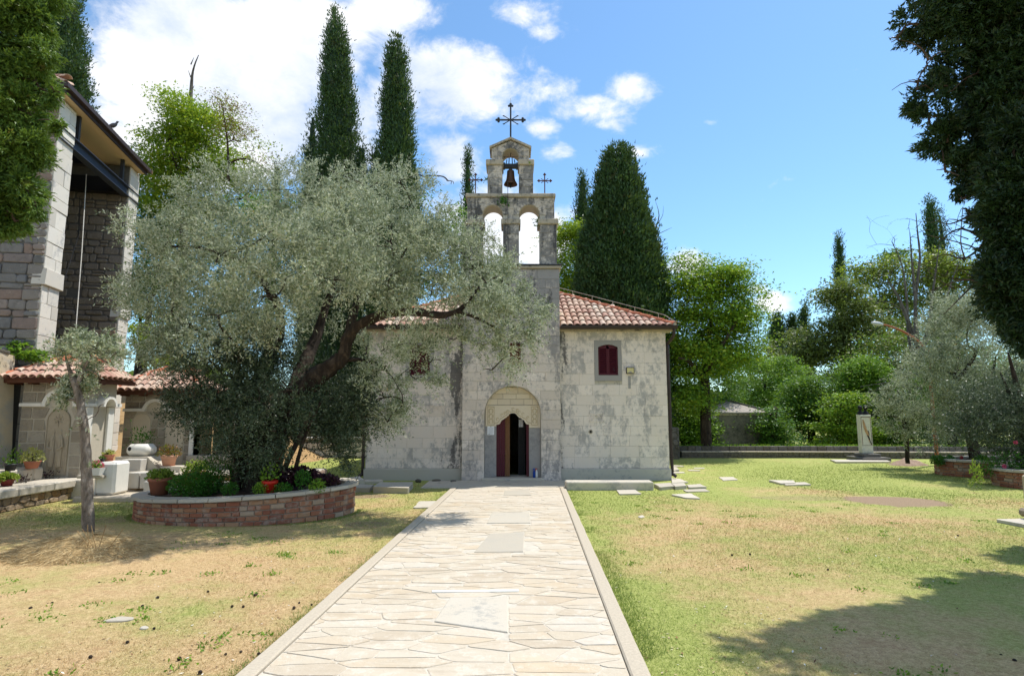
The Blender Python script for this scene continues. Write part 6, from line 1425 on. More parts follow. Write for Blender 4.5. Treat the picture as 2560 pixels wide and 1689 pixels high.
def conifer_mass(label, loc, blobs, n, mat, k=15, tuft_=.20, ll=.075, lw=.028, bark=m_bark_c, trunk=None, dead=None, hang=.25, shell=.55, cores=True):
    """near conifer: many short dense sprays on a real branch skeleton"""
    e = tree('conifer_tree', label, loc=loc); g = G(); nodes = []
    s = smooth_pts(trunk, 4); g.tube([p[:3] for p in s], [p[3] for p in s], 12, .25); nodes += [tuple(p) for p in s]
    for c, r, w_ in blobs:
        connect(g, nodes, c, .06, .015, rt_, seg=6)
        for q in range(3): t = Vector(c) + Vector((rt_.uniform(-.7, .7) * r[0], rt_.uniform(-.7, .7) * r[1], rt_.uniform(-.5, .7) * r[2])); connect(g, nodes, t, .02, .006, rt_, seg=4, n=3)
    for d in dead or []: s = smooth_pts(d, 3); g.tube([p[:3] for p in s], [p[3] for p in s], 5, .2)
    g.build('trunk', bark, e, True)
    ns = n // 22; C0, dd, rr_ = in_blobs(blobs, ns, shell); idx = NR.integers(0, ns, n); cl = np.minimum(.15, rr_[idx].mean(1, keepdims=True) * .28)
    P0 = C0[idx] + rdir(n) * cl * NR.random((n, 1)) ** .5; ax = norm(dd[idx] * .6 + (P0 - C0[idx]) / cl * .7 + NR.normal(size=P0.shape) * .25 + np.array([0, 0, -hang]))
    B = np.repeat(P0, k, 0); A = np.repeat(ax, k, 0); t = NR.random((n * k, 1)); P = B + A * t * tuft_ + NR.normal(size=B.shape) * tuft_ * .12; D = norm(A + NR.normal(size=A.shape) * .5)
    rn = np.repeat(NR.random(ns)[idx], k) * .5 + NR.random(n * k) * .5
    quads('crown', P, D, perp(D), ll * 1.1 * NR.uniform(.6, 1.3, n * k), lw * 1.15 * NR.uniform(.7, 1.3, n * k), mat, e, rn, tri=True); return e
LY = 6.6
lb = px_blobs([(10, 60, 80, 80), (60, 30, 44, 46), (84, 60, 30, 30), (-40, 160, 90, 90), (50, 150, 56, 46), (100, 130, 26, 22), (90, 205, 44, 26), (126, 212, 20, 10), (30, 260, 66, 50), (90, 285, 40, 16), (136, 290, 16, 7), (10, 350, 70, 50), (76, 350, 28, 30), (0, 440, 70, 56), (62, 440, 28, 34), (84, 478, 12, 12), (10, 500, 44, 28), (36, 514, 20, 14), (-60, 300, 90, 120), (-60, 450, 80, 100), (-30, -60, 120, 100), (90, -40, 60, 50)], LY)
conifer_mass('bright green conifer with sunlit drooping sprays hanging in front of the loggia', (-8.6, LY, 0), [(c, (r[0], min(r[1], .55), r[2]), w) for c, r, w in lb], 10500, l_cyp_lit, trunk=[(-8.7, LY + .5, -.1, .30), (-8.5, LY + .3, 2.5, .27), (-8.2, LY + .1, 5, .22), (-7.9, LY, 8.5, .12)], tuft_=.12, ll=.048, lw=.018)
RY = 6.9
rb_ = px_blobs([(2122, 56, 38, 44, 0, .7), (2080, 88, 12, 18, 0, .2), (2200, 30, 80, 60), (2300, 40, 90, 80), (2155, 140, 46, 50, 0, .8), (2128, 210, 24, 48, 0, .6), (2180, 230, 56, 58, 0, .9), (2270, 170, 80, 70, 0, .8), (2158, 285, 32, 28, 0, .6), (2200, 330, 38, 44, 0, .8), (2240, 300, 50, 50, 0, .8), (2195, 400, 18, 40, 0, .5), (2255, 400, 40, 46, 0, .7), (2290, 300, 60, 70, 0, .8), (2310, 470, 36, 50, 0, .8), (2340, 400, 70, 100), (2350, 200, 80, 120), (2380, 60, 90, 120), (2235, 462, 22, 20, 0, .35), (2275, 500, 30, 20, 0, .5), (2400, 320, 80, 160, .4), (2340, -60, 160, 80), (2200, -60, 110, 60), (2440, 480, 80, 160, .5)], RY) + [((5.5, 7.0, 8.0), (.7, .6, .5), 6000), ((6.5, 6.7, 8.8), (1.2, .8, .7), 9000)]
lowr = px_blobs([(2365, 330, 34, 60), (2350, 420, 34, 70), (2345, 510, 34, 60), (2365, 600, 46, 70), (2318, 650, 22, 40), (2358, 700, 38, 56), (2380, 765, 26, 34), (2400, 650, 60, 120), (2400, 450, 60, 140)], RY - .7)
cor = lambda bl, m: [(c, (r[0], min(r[1], m), r[2]), w) for c, r, w in bl]
dead = [[(*at(2290 * OV, 560 * OV, RY - .3), .016), (*at(2230 * OV, 530 * OV, RY - .3), .011), (*at(2180 * OV, 560 * OV, RY - .3), .005)], [(*at(2290 * OV, 560 * OV, RY - .3), .014), (*at(2240 * OV, 600 * OV, RY - .4), .010), (*at(2190 * OV, 590 * OV, RY - .4), .006), (*at(2140 * OV, 620 * OV, RY - .4), .003)],
        [(*at(2330 * OV, 690 * OV, RY - .5), .018), (*at(2270 * OV, 655 * OV, RY - .6), .012), (*at(2230 * OV, 650 * OV, RY - .6), .008), (*at(2160 * OV, 675 * OV, RY - .6), .003)], [(*at(2250 * OV, 500 * OV, RY), .012), (*at(2205 * OV, 520 * OV, RY), .008), (*at(2170 * OV, 510 * OV, RY), .003)],
        [(*at(2240 * OV, 600 * OV, RY - .4), .009), (*at(2230 * OV, 560 * OV, RY - .4), .006), (*at(2235 * OV, 480 * OV, RY - .4), .004)], [(*at(2300 * OV, 600 * OV, RY), .014), (*at(2250 * OV, 570 * OV, RY), .009), (*at(2150 * OV, 545 * OV, RY), .003)], [(*at(2280 * OV, 640 * OV, RY), .012), (*at(2230 * OV, 690 * OV, RY), .008), (*at(2190 * OV, 730 * OV, RY), .003)],
        [(*at(2200 * OV, 200 * OV, RY), .010), (*at(2110 * OV, 190 * OV, RY), .006), (*at(2070 * OV, 210 * OV, RY), .003)]]
for k in range(16):
    u, v = rt_.uniform(2190, 2300), rt_.uniform(500, 690); dead.append([(*at(u * OV, v * OV, RY - .3), .007), (*at((u - rt_.uniform(10, 40)) * OV, (v + rt_.uniform(-30, 30)) * OV, RY - .3), .004), (*at((u - rt_.uniform(40, 80)) * OV, (v + rt_.uniform(-50, 50)) * OV, RY - .3), .002)])
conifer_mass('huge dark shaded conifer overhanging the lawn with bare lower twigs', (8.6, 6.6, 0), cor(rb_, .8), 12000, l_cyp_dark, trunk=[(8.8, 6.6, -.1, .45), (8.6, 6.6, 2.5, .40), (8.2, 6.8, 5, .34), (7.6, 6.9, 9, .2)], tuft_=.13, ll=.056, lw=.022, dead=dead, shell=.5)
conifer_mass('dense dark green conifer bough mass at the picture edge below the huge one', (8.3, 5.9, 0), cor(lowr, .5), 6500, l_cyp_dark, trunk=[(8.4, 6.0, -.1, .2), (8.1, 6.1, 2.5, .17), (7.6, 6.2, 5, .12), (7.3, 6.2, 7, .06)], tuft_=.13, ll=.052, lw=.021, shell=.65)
# crown parts of that conifer above and behind the picture, which throw the shadow on the lawn
sh_ = [((9.9, 8.8, 6.0), (1.4, 1.3, 1.5), 1.2), ((9.6, 7.8, 5.0), (1.3, 1.2, 1.4), 1), ((9.2, 7.4, 7.4), (1.5, 1.3, 1.4), 1.2), ((8.0, 6.2, 8.6), (1.6, 1.2, 1.0), 1.2), ((10.6, 7.2, 6.0), (1.6, 1.6, 1.8), 1.2), ((9.0, 5.6, 7.6), (1.8, 1.5, 1.5), 1.3), ((9.4, 6.0, 5.0), (1.2, 1.3, 1.4), 1), ((7.4, 4.8, 8.2), (1.4, 1.1, .9), 1)]
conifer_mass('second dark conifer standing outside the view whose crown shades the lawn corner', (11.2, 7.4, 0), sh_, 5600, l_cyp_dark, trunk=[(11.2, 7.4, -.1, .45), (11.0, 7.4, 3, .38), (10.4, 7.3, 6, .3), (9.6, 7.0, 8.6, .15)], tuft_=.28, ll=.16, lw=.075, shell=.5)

# ---------------------------------------------------------------- broadleaf trees
def leafy(name, label, Y, blobs, n, mat, ll, lw, trunk=None, bark=m_bark, cl=.5, group=None, cat='tree', upright=.3, ry=None, shell=.62, per=46, s=OV, compound=True, kind=None, mat2=None):
    n = int(n * 2.0); ll *= .78; lw *= .85; bl = px_blobs(blobs, Y, ry, s); bl = [(c, (r[0], min(r[1], 1.6 if cat == 'bush' else 3.0), r[2]), w) for c, r, w in bl]; bl0 = bl; bl = []
    for c, r, w_ in bl0:
        bl.append((c, tuple(x * .86 for x in r), w_ * .62))
        for q in range(6):
            d = Vector((rt_.gauss(0, 1), rt_.gauss(0, .8), rt_.gauss(.25, .9))).normalized(); f_ = rt_.uniform(.22, .42); bl.append((tuple(c[i] + d[i] * r[i] * .92 for i in range(3)), tuple(x * f_ for x in r), w_ * .11))
    e = tree(name, label, cat, loc=(bl[0][0][0], Y, 0), group=group); g = G(); nodes = []
    base = trunk or [(bl[0][0][0], Y, -.1, .22), (bl[0][0][0], Y, 1.5, .18), (bl[0][0][0] + .2, Y, max(2, bl[0][0][2] * .6), .12)]
    for tr_ in (base if isinstance(base[0], list) else [base]): s_ = smooth_pts(tr_, 4); g.tube([p[:3] for p in s_], [p[3] for p in s_], 8, .2); nodes += [tuple(p) for p in s_]
    for c, r, w_ in bl0:
        connect(g, nodes, c, .10, .02, rt_, seg=5)
        for q in range(2): t = Vector(c) + Vector((rt_.uniform(-.7, .7) * r[0], rt_.uniform(-.7, .7) * r[1], rt_.uniform(-.2, .8) * r[2])); connect(g, nodes, t, .03, .01, rt_, seg=4, n=3)
    g.build('trunk', bark, e, True)
    ns = n // per; C0, dd, rr_ = in_blobs(bl, ns, shell); idx = NR.integers(0, ns, n)
    # flattish sprays that catch the light on top
    P = C0[idx] + NR.normal(size=(n, 3)) * np.array([cl * 1.05, cl * 1.05, cl * .27]); D = norm(NR.normal(size=P.shape) * np.array([1, 1, .45]) + dd[idx] * .5 + np.array([0, 0, -.15])); U = norm(NR.normal(size=P.shape) * .55 + np.array([0, 0, 1.0])); S = norm(np.cross(D, U))
    rn = NR.random(ns)[idx] * .5 + NR.random(n) * .5
    m_ = NR.random(n) < (.3 if mat2 else 0)
    quads('crown', P[~m_], D[~m_], S[~m_], ll * NR.uniform(.6, 1.3, (~m_).sum()), lw * NR.uniform(.7, 1.3, (~m_).sum()), mat, e, rn[~m_], tri=True)
    if mat2: quads('second_tone_sprays', P[m_], D[m_], S[m_], ll * NR.uniform(.6, 1.3, m_.sum()), lw * NR.uniform(.7, 1.3, m_.sum()), mat2, e, rn[m_], tri=True)  # leaves picked at random take the second leaf colour
    return e
leafy('locust_tree', 'yellow green locust tree between the loggia and the old olive', 26, [(430, 280, 55, 60), (400, 240, 26, 34), (480, 320, 60, 60), (440, 370, 70, 60), (370, 390, 40, 60), (500, 400, 60, 50), (380, 440, 60, 60), (440, 460, 70, 60), (405, 330, 50, 50), (540, 380, 40, 40, 0, .5), (590, 350, 34, 20, 0, .3)], 15000, l_loc, .16, .10, cl=.38, mat2=l_green)
leafy('dark_tree', 'dark green tree behind the yellow green locust', 27.5, [(360, 450, 50, 70), (340, 400, 30, 40), (350, 520, 50, 60), (390, 340, 30, 50), (400, 520, 60, 60), (330, 600, 50, 80), (360, 690, 60, 80)], 8000, l_deep, .18, .11, cl=.4)
leafy('seed_tree', 'thin tree with reddish seed bunches and few leaves above the olive', 24, [(520, 250, 24, 30, 0, .5), (540, 300, 34, 30, 0, .5), (560, 330, 30, 20, 0, .4), (500, 225, 14, 14, 0, .3), (600, 380, 36, 22, 0, .4), (540, 280, 30, 40, 0, .5)], 1500, l_red, .14, .05, trunk=[(*at(530 * OV, 420 * OV, 24), .07), (*at(528 * OV, 330 * OV, 24), .04), (*at(515 * OV, 240 * OV, 24), .015)], cl=.30, per=8, mat2=l_loc)
spike = tree('dead_tree', 'bare pointed dead trunk sticking up out of the locust crown', loc=(at(440 * OV, 400 * OV, 27).x, 27, 0)); g = G()
q = smooth_pts([(*at(438 * OV, 420 * OV, 27), .16), (*at(440 * OV, 300 * OV, 27), .12), (*at(443 * OV, 220 * OV, 27), .09), (*at(448 * OV, 165 * OV, 27), .05), (*at(461 * OV, 128 * OV, 27), .015)], 4); g.tube([p[:3] for p in q], [p[3] for p in q], 7, .2); z0 = q[0]
g.tube([(z0[0], 27, -.1), (z0[0], 27, z0[2])], [.2, .16], 7)
for v, dx_ in ((240, 14), (232, -12), (215, 8), (180, -6), (260, -10), (150, 7), (270, 12)): g.tube([at(443 * OV, v * OV, 27), at((443 + dx_) * OV, (v - 16) * OV, 27)], [.03, .008], 4)
g.tube([at(391 * OV, 340 * OV, 27), at(388 * OV, 290 * OV, 27), at(392 * OV, 225 * OV, 27)], [.06, .05, .012], 5); g.build('trunk', m_bark_d, spike)
leafy('locust_tree', 'light green tree seen between the bellcote and the broad cypress', 30, [(1325, 570, 34, 50), (1310, 640, 30, 60), (1345, 540, 24, 24, 0, .5), (1300, 550, 20, 30, 0, .6), (1335, 680, 40, 50)], 7000, l_loc, .17, .10, cl=.4, mat2=l_green)
leafy('locust_tree', 'bright green spreading tree with dark branches beside the church corner', 24.5, [(1640, 640, 60, 44), (1600, 700, 60, 60), (1690, 660, 50, 40), (1730, 700, 34, 46, 0, .8), (1660, 730, 70, 60), (1610, 780, 60, 60), (1700, 790, 60, 60), (1740, 760, 30, 50, 0, .8), (1580, 620, 30, 30, 0, .5), (1630, 840, 80, 50), (1590, 870, 40, 70), (1710, 850, 40, 36), (1555, 660, 20, 50, 0, .5), (1560, 760, 30, 70, 0, .8), (1600, 930, 50, 40)], 26000, l_green, .15, .095,
      trunk=[[(at(1640 * OV, 1020 * OV, 24.5).x, 24.5, -.1, .22), (*at(1636 * OV, 900 * OV, 24.5), .18), (*at(1640 * OV, 810 * OV, 24.3), .13), (*at(1655 * OV, 720 * OV, 24), .07)], [(*at(1638 * OV, 860 * OV, 24.3), .13), (*at(1670 * OV, 810 * OV, 23.6), .09), (*at(1710 * OV, 745 * OV, 23.6), .05)], [(*at(1636 * OV, 880 * OV, 24.3), .12), (*at(1600 * OV, 840 * OV, 23.4), .08), (*at(1575 * OV, 830 * OV, 23.2), .04)]], cl=.40, mat2=l_loc)
# rounded woodland to the east
leafy('oak_tree', 'round olive green tree at the edge of the far wood', 42, [(1960, 720, 56, 60), (1930, 790, 60, 60), (1990, 780, 50, 70), (1960, 850, 60, 50), (1890, 820, 40, 30), (1940, 690, 30, 24), (1925, 680, 16, 14, 0, .5)], 11000, l_dull, .26, .17, cl=.55, shell=.75)
leafy('oak_tree', 'pale dome of a tall tree forming the top of the wood', 48, [(2040, 660, 60, 50), (2110, 630, 70, 46), (2180, 650, 70, 56), (2240, 680, 60, 70), (2060, 740, 70, 70), (2150, 740, 80, 70), (2010, 640, 36, 40), (2280, 660, 30, 50)], 13000, l_dull, .30, .19, cl=.62, shell=.75, mat2=l_loc)
leafy('dark_tree', 'small dark tree poking above the pale dome', 52, [(2080, 590, 16, 14), (2060, 600, 14, 12), (1975, 640, 8, 10)], 500, l_deep, .3, .2, cl=.5)
leafy('dark_tree', 'deep green tree below the pale dome behind the street lamp', 38, [(2060, 830, 70, 60), (2140, 860, 80, 70), (2010, 860, 50, 60), (2220, 850, 70, 90), (2180, 780, 60, 60), (2080, 920, 60, 50)], 12000, l_dull, .22, .14, cl=.5, mat2=l_deep)
leafy('bush', 'pale olive green bush at the gap under the small cypresses', 44, [(1870, 800, 40, 34), (1840, 850, 50, 40), (1790, 860, 40, 30), (1762, 835, 36, 30), (1775, 805, 24, 18, 0, .6)], 4500, l_dull, .25, .15, cl=.5, shell=.75)
hb = [('mass of fresh green saplings behind the little stone hut', 34, [(1770, 880, 60, 40), (1830, 880, 60, 44), (1730, 930, 50, 40), (1800, 940, 60, 40), (1860, 930, 60, 40)], 13000, l_green, l_deep), ('rounded feathery green bush over the boundary wall', 30.5, [(1880, 930, 70, 50), (1835, 960, 40, 40), (1930, 960, 60, 50), (1890, 1005, 50, 36), (1860, 900, 40, 30)], 14000, l_deep, l_green),
      ('lime tinged low boughs spreading towards the monument', 27.5, [(1950, 940, 40, 30), (1960, 990, 60, 26), (1935, 1030, 45, 22), (1990, 1010, 40, 40)], 8000, l_green, l_loc), ('bright green poplar bush behind the twin busts', 29, [(2010, 860, 34, 30), (2030, 900, 40, 40), (2000, 930, 50, 36), (1980, 880, 30, 30)], 9000, l_green, None),
      ('shadowy green undergrowth tree between monument and young olive', 28, [(2040, 960, 60, 60), (2080, 1010, 60, 50), (2120, 950, 60, 60), (2180, 980, 60, 60), (2160, 1030, 70, 40), (2020, 1030, 50, 30)], 11000, l_deep, None),
      ('leafy bush in the angle behind the church corner', 27.5, [(1590, 960, 40, 40), (1600, 1000, 40, 36), (1630, 1010, 36, 30), (1570, 1010, 20, 40)], 8000, l_green, l_deep), ('dark ivy clad bush on the east side of the hut', 26.8, [(1795, 1000, 14, 40), (1815, 1025, 16, 20), (1790, 960, 12, 14, 0, .5)], 3500, l_deep, None),
      ('deep green tree filling the gap under the spreading tree', 29.5, [(1600, 900, 60, 60), (1660, 900, 60, 60), (1650, 960, 40, 40), (1560, 900, 30, 80), (1640, 830, 60, 50)], 9000, l_deep, None), ('dark foliage behind the silvery olive', 26, [(2200, 900, 60, 80), (2280, 900, 70, 90), (2350, 900, 60, 90), (2300, 1000, 90, 50)], 8000, l_deep, l_dull)]
for lab, Y, bl, n, m1, m2 in hb: leafy('bush', lab, Y, bl, n, m1, .13 if Y < 29 else .15, .085, cl=.32, cat='bush', mat2=m2, shell=.7, per=60)
# left background behind the olive
leafy('dark_tree', 'green tree on the bank behind the wide shrine', 31, [(330, 640, 40, 70), (360, 740, 50, 60), (400, 620, 60, 80), (480, 640, 80, 90), (600, 640, 90, 80), (480, 520, 80, 70), (560, 530, 80, 70), (640, 540, 70, 80), (560, 740, 90, 60), (450, 740, 80, 60), (340, 800, 40, 30, 0, .6)], 10000, l_deep, .21, .13, cl=.5, mat2=l_green)
leafy('dark_tree', 'dark tree on the bank behind the old olive trunk', 33, [(700, 640, 90, 90), (820, 620, 90, 90), (940, 620, 90, 90), (1040, 560, 50, 70), (760, 500, 80, 60), (900, 480, 80, 50), (620, 480, 60, 50)], 12000, l_deep, .22, .14, cl=.5)
leafy('bush', 'low green bush on the dry bank above the tiled shrine', 21, [(340, 800, 24, 18), (390, 835, 40, 10), (330, 770, 18, 26)], 1600, l_loc, .11, .07, cl=.25, cat='bush')
leafy('vine', 'bright green vine spilling over the plaster wall top', 13.25, [(50, 812, 22, 18), (75, 822, 26, 14), (98, 830, 16, 16), (38, 800, 10, 10)], 700, l_green, .10, .07, cl=.09, cat='vine', per=20, trunk=[(-11.4, 13.25, 2.2, .02), (-11.35, 13.25, 2.9, .012), (-11.3, 13.25, 3.1, .01)])
# distant wood closing the horizon
P = []; 
n = 12000; u = NR.uniform(-75, 85, n); Yf = NR.uniform(64, 74, n); hh = 3.2 + 2.2 * np.sin(u * .21) * np.sin(u * .083 + 1) + 1.0 * np.sin(u * .9 + 2); z = NR.random(n) ** .6 * np.maximum(1.2, hh + 1.6)
P = np.stack([u, Yf, z], 1); D = norm(NR.normal(size=P.shape)); tag(quads('distant_wood', P, D, perp(D), 1.1, .8, l_dull), 'distant wood closing the horizon beyond the churchyard', 'woods', kind='stuff')

# ---------------------------------------------------------------- dead tree
DY = 30
dt = tree('dead_tree', 'bare grey dead tree with many upright branches above the street lamp', loc=(at(2130 * OV, 1000 * OV, DY).x, DY, 0)); g = G()
stems = [[(2128, 1010, .26), (2130, 900, .20), (2128, 800, .13), (2125, 700, .09), (2135, 600, .06), (2130, 540, .035), (2126, 495, .02)], [(2130, 860, .16), (2110, 780, .09), (2105, 700, .06), (2095, 620, .035), (2070, 560, .02)], [(2132, 840, .16), (2155, 760, .09), (2165, 680, .06), (2175, 610, .03), (2180, 570, .02)], [(2128, 800, .12), (2090, 700, .08), (2060, 650, .03)], [(2130, 820, .1), (2180, 740, .07), (2210, 650, .03), (2230, 600, .012)], [(2135, 900, .13), (2165, 850, .1), (2190, 790, .05)], [(2125, 700, .08), (2118, 620, .05), (2112, 540, .02)]]
dn = []
for st_ in stems: q = smooth_pts([(*at(u * OV, v * OV, DY + (i * .1)), r) for i, (u, v, r) in enumerate(st_)], 4); g.tube([p[:3] for p in q], [p[3] for p in q], 6, .2); dn += [tuple(p) for p in q]
for k in range(300):
    u, v = rt_.gauss(2125, 62), rt_.uniform(500, 900); u = max(2010, min(2250, u)); t = at(u * OV, v * OV, DY + rt_.uniform(-1, 1)); connect(g, dn, t, .022, .005, rt_, seg=3, n=3)
g.build('trunk', m_bark_d, dt)
db = tree('dead_branches', 'fan of fallen grey dead branches under the street lamp', 'branches', loc=(at(2060 * OV, 950 * OV, 28).x, 28, 0)); g = G()
for k in range(42):
    a = R(rt_.uniform(100, 175)); L_ = rt_.uniform(60, 130); u0, v0 = 2120 + rt_.uniform(-10, 10), 960 + rt_.uniform(-40, 30); g.tube(smooth_pts([tuple(at(u0 * OV, v0 * OV, 28)), tuple(at((u0 + L_ * .5 * math.cos(a)) * OV, (v0 - L_ * .55 * math.sin(a) - 10) * OV, 27.7)), tuple(at((u0 + L_ * math.cos(a)) * OV, (v0 - L_ * .8 * math.sin(a) + 6) * OV, 27.5))], 3), .014, 3)
g.build('branch_fan', m_bark_d, db)
tw = tree('dead_tree', 'grey bare forked twigs rising beside the broad cypress', loc=(at(1530 * OV, 800 * OV, 25.6).x, 25.6, 0)); g = G()
for pts in ([(1530, 800, .05), (1528, 620, .04), (1522, 540, .03), (1530, 500, .02), (1522, 468, .006)], [(1524, 545, .02), (1545, 535, .012), (1560, 528, .005)], [(1526, 520, .018), (1538, 500, .01), (1540, 478, .004)], [(1535, 760, .03), (1550, 650, .02), (1560, 620, .012), (1567, 595, .004)], [(1556, 640, .012), (1545, 615, .008), (1548, 595, .003)], [(1490, 480, .012), (1500, 465, .006), (1506, 452, .002)]):
    q = smooth_pts([(*at(u * OV, v * OV, 25.6), r) for u, v, r in pts], 3); g.tube([p[:3] for p in q], [p[3] for p in q], 5, .2)
g.build('trunk', m_bark_d, tw)

# ================================================================ EAST SIDE: hut, wall, monument, lamp, post
hut = empty('stone_hut', (10.4, 28.5, 0), 'little grey windowless stone hut with a lichen covered hipped slab roof', 'hut'); WORLD.append(hut)
HY = 27.4; hx0, hx1 = at(1781, 1080, HY).x, at(1921, 1080, HY).x; hz = at(1850, 1030, HY).z; hap = at(1856, 1001, HY + 1.5).z
m_hut = limestone('blackened_hut_plaster', (.22, .21, .185), (.075, .075, .07), 1.7, 1.1, .1, big=1.8)
G().box(hx0, hx1, HY, HY + 3, -.1, hz - .02).build('wall', m_hut, hut)
g = G(); o = .12; g.add([(hx0 - o, HY - o, hz), (hx1 + o, HY - o, hz), (hx1 + o, HY + 3 + o, hz), (hx0 - o, HY + 3 + o, hz), ((hx0 + hx1) / 2 - .12, HY + 1.5, hap), ((hx0 + hx1) / 2 + .12, HY + 1.5, hap), (hx0 - o, HY - o, hz - .06), (hx1 + o, HY - o, hz - .06), (hx1 + o, HY + 3 + o, hz - .06), (hx0 - o, HY + 3 + o, hz - .06)],
               [(0, 1, 5, 4), (1, 2, 5), (2, 3, 4, 5), (3, 0, 4), (0, 6, 7, 1), (1, 7, 8, 2), (3, 9, 6, 0), (6, 9, 8, 7)])
m_hroof = rubble('lichen_slab_roof', [(.34, .30, .27), (.38, .34, .30)], .5); g.build('roof', m_hroof, hut)
for sx in (hx0 - o, hx1 + o): g = G(); g.tube([(sx, HY - o, hz + .02), ((hx0 + hx1) / 2, HY + 1.5, hap + .03)], .05, 5); g.build('hip_cap', m_darkstone, hut)
for i in range(7):
    for (xx, sgn) in ((hx0, 1), (hx1, -1)):
        w_ = .34 if i % 2 else .2; z0 = .1 + i * (hz - .2) / 7; g = G(); a, b = sorted((xx - .006 * sgn, xx + w_ * sgn)); g.box(a, b, HY - .02, HY + .2, z0 + .01, z0 + (hz - .2) / 7 - .01, .01); g.build('quoin_stone', m_darkstone if i % 3 else m_quoin, hut)
g = G(); g.box(hx0 - .06, hx1 + .06, HY - .06, HY + .02, hz - .14, hz - .065); g.build('eaves_course', m_cornice, hut)
# boundary wall with its seat ledge
bw = empty('boundary_wall', (14, 24.3, 0), 'low dark stone boundary wall with a pale seat ledge along the far lawn', 'wall'); WORLD.append(bw)
bx0 = at(1700, 1125, 24.2).x; bx1 = 24.0; BS = -.045; YW_ = lambda x: 24.3 + BS * (x - bx0)
fr0 = (Vector((bx0, 24.3, 0)), Vector((1, BS, 0)).normalized(), UP, Vector((BS, -1, 0)).normalized())
Lw = bx1 - bx0; g = G(); g.prism([(0, -.1), (Lw, -.1), (Lw, .42), (0, .42)], fr0, -.34, -.0); g.prism([(0, -.1), (Lw, -.1), (Lw, .21), (0, .21)], fr0, .002, .36); g.build('wall_core', m_rubmortar, bw)
x = 0
while x < Lw - .1:
    w_ = r3.uniform(.22, .42); q = inset([(x, .235), (x + w_, .235), (x + w_, .45 + r3.uniform(-.01, .02)), (x, .45)], .008); vs, fs = plate(q, fr0, -.3, .02 + r3.uniform(0, .03), .012, .04, r3); mk('parapet_stone', vs, fs, m_darkstone, bw); x += w_
x = 0
while x < Lw - .1:
    w_ = r3.uniform(.5, 1.0); g = G(); q = inset([(x, .215), (x + w_, .215), (x + w_, .262), (x, .262)], .003); vs, fs = plate(q, fr0, .03, .40 + r3.uniform(-.02, .03), .006, .01, r3); mk('ledge_slab', vs, fs, m_cornice, bw); x += w_
ex_ = G()
for p in voronoi(r3, 0, Lw, -.02, .21, .10, .17, .4):
    q = inset(p, .008)
    if len(q) > 2: vs, fs = plate(chamfer(q, .02, r3), fr0, .34, .375 + r3.uniform(0, .04), .01, .05, r3); ex_.add(vs, fs)
ex_.build('rubble_face', m_darkstone, bw, kind='stuff')
tall = empty('wall_stub', (at(1690, 1100, 23.2).x, 23.2, 0), 'taller rough wall end standing close behind the church corner', 'wall'); WORLD.append(tall)
a, b = at(1640, 1070, 23.3), at(1697, 1070, 23.3); G().box(a.x, b.x, 23.3, 24.3, -.1, at(1690, 1068, 23.3).z).build('wall_core', m_rubmortar, tall)
lay(tall, voronoi(r3, a.x, b.x, 0, at(1690, 1068, 23.3).z, .18, .26, .4), FRONT(23.3), m_darkstone, r3, gap=.012, d0=-.02, d1=.03, jit=.02, bev=.012, cham=.03)
wb_ = G(); P = []; D = []
for i in range(1400): x = NR.uniform(0, Lw); P.append((bx0 + x, 24.35 + BS * x + NR.uniform(0, .3), .42)); D.append((NR.uniform(-.6, .6), NR.uniform(-.6, .6), 1))
tag(quads('wall_top_weeds', np.array(P), norm(np.array(D)), perp(np.array(D)), .12, .03, l_green), 'thin weeds growing along the top of the boundary wall', 'weeds', kind='stuff')
# monument
MY = 22.6; mx0, mx1 = at(2153, 1090, MY).x, at(2181, 1090, MY).x; mz0, mz1 = at(2160, 1133, MY).z, at(2160, 1036, MY).z; mc = (mx0 + mx1) / 2; mw = (mx1 - mx0) / 2
mo = empty('monument', (mc, MY, 0), 'pale upright stone monument with a painted figure and two dark busts on top', 'monument'); WORLD.append(mo)
g = G(); g.box(mc - mw * 2.4, mc + mw * 2.6, MY - .5, MY + .6, -.1, .14, .02); g.box(mc - mw * 1.5, mc + mw * 1.6, MY - .25, MY + .4, .142, mz0, .02); g.build('stepped_base', m_darkstone, mo)
G().box(mc - mw, mc + mw, MY, MY + .24, mz0 + .002, mz1, .01).build('shaft', limestone('greenish_panel_stone', (.60, .60, .52), (.40, .44, .40), .3, -.4, 0), mo)
g = G()
for (x0, x1, z0, z1) in ((-mw * .86, -mw * .80, mz0 + .32, mz1 - .08), (mw * .80, mw * .86, mz0 + .32, mz1 - .08), (-mw * .86, mw * .86, mz1 - .1, mz1 - .08), (-mw * .9, mw * .9, mz0 + .30, mz0 + .31)): g.box(mc + x0, mc + x1, MY - .008, MY + .002, z0, z1)
g.build('panel_border', m_rust, mo)
g = G(); q = smooth_pts([(mc - .10, MY - .004, mz1 - .18, .02), (mc - .08, MY - .004, mz1 - .32, .035), (mc - .04, MY - .004, mz1 - .5, .05), (mc + .02, MY - .004, mz1 - .68, .045), (mc + .06, MY - .004, mz1 - .82, .025), (mc + .10, MY - .004, mz1 - 1.0, .02)], 4); g.tube([p[:3] for p in q], [p[3] for p in q], 8, .5); fg = g.build('painted_figure', plain('ochre_paint', (.42, .27, .15), .9, .4), mo)
g = G(); g.ell((mc + .05, MY - .012, mz1 - .72), (.05, .02, .13)); q = smooth_pts([(mc + .05, MY - .012, mz1 - .8, .03), (mc + .11, MY - .012, mz1 - 1.0, .018), (mc + .15, MY - .012, mz1 - 1.12, .01)], 3); g.tube([p[:3] for p in q], [p[3] for p in q], 6); g.build('dark_stain', m_black, fg)
bz = mz1; 
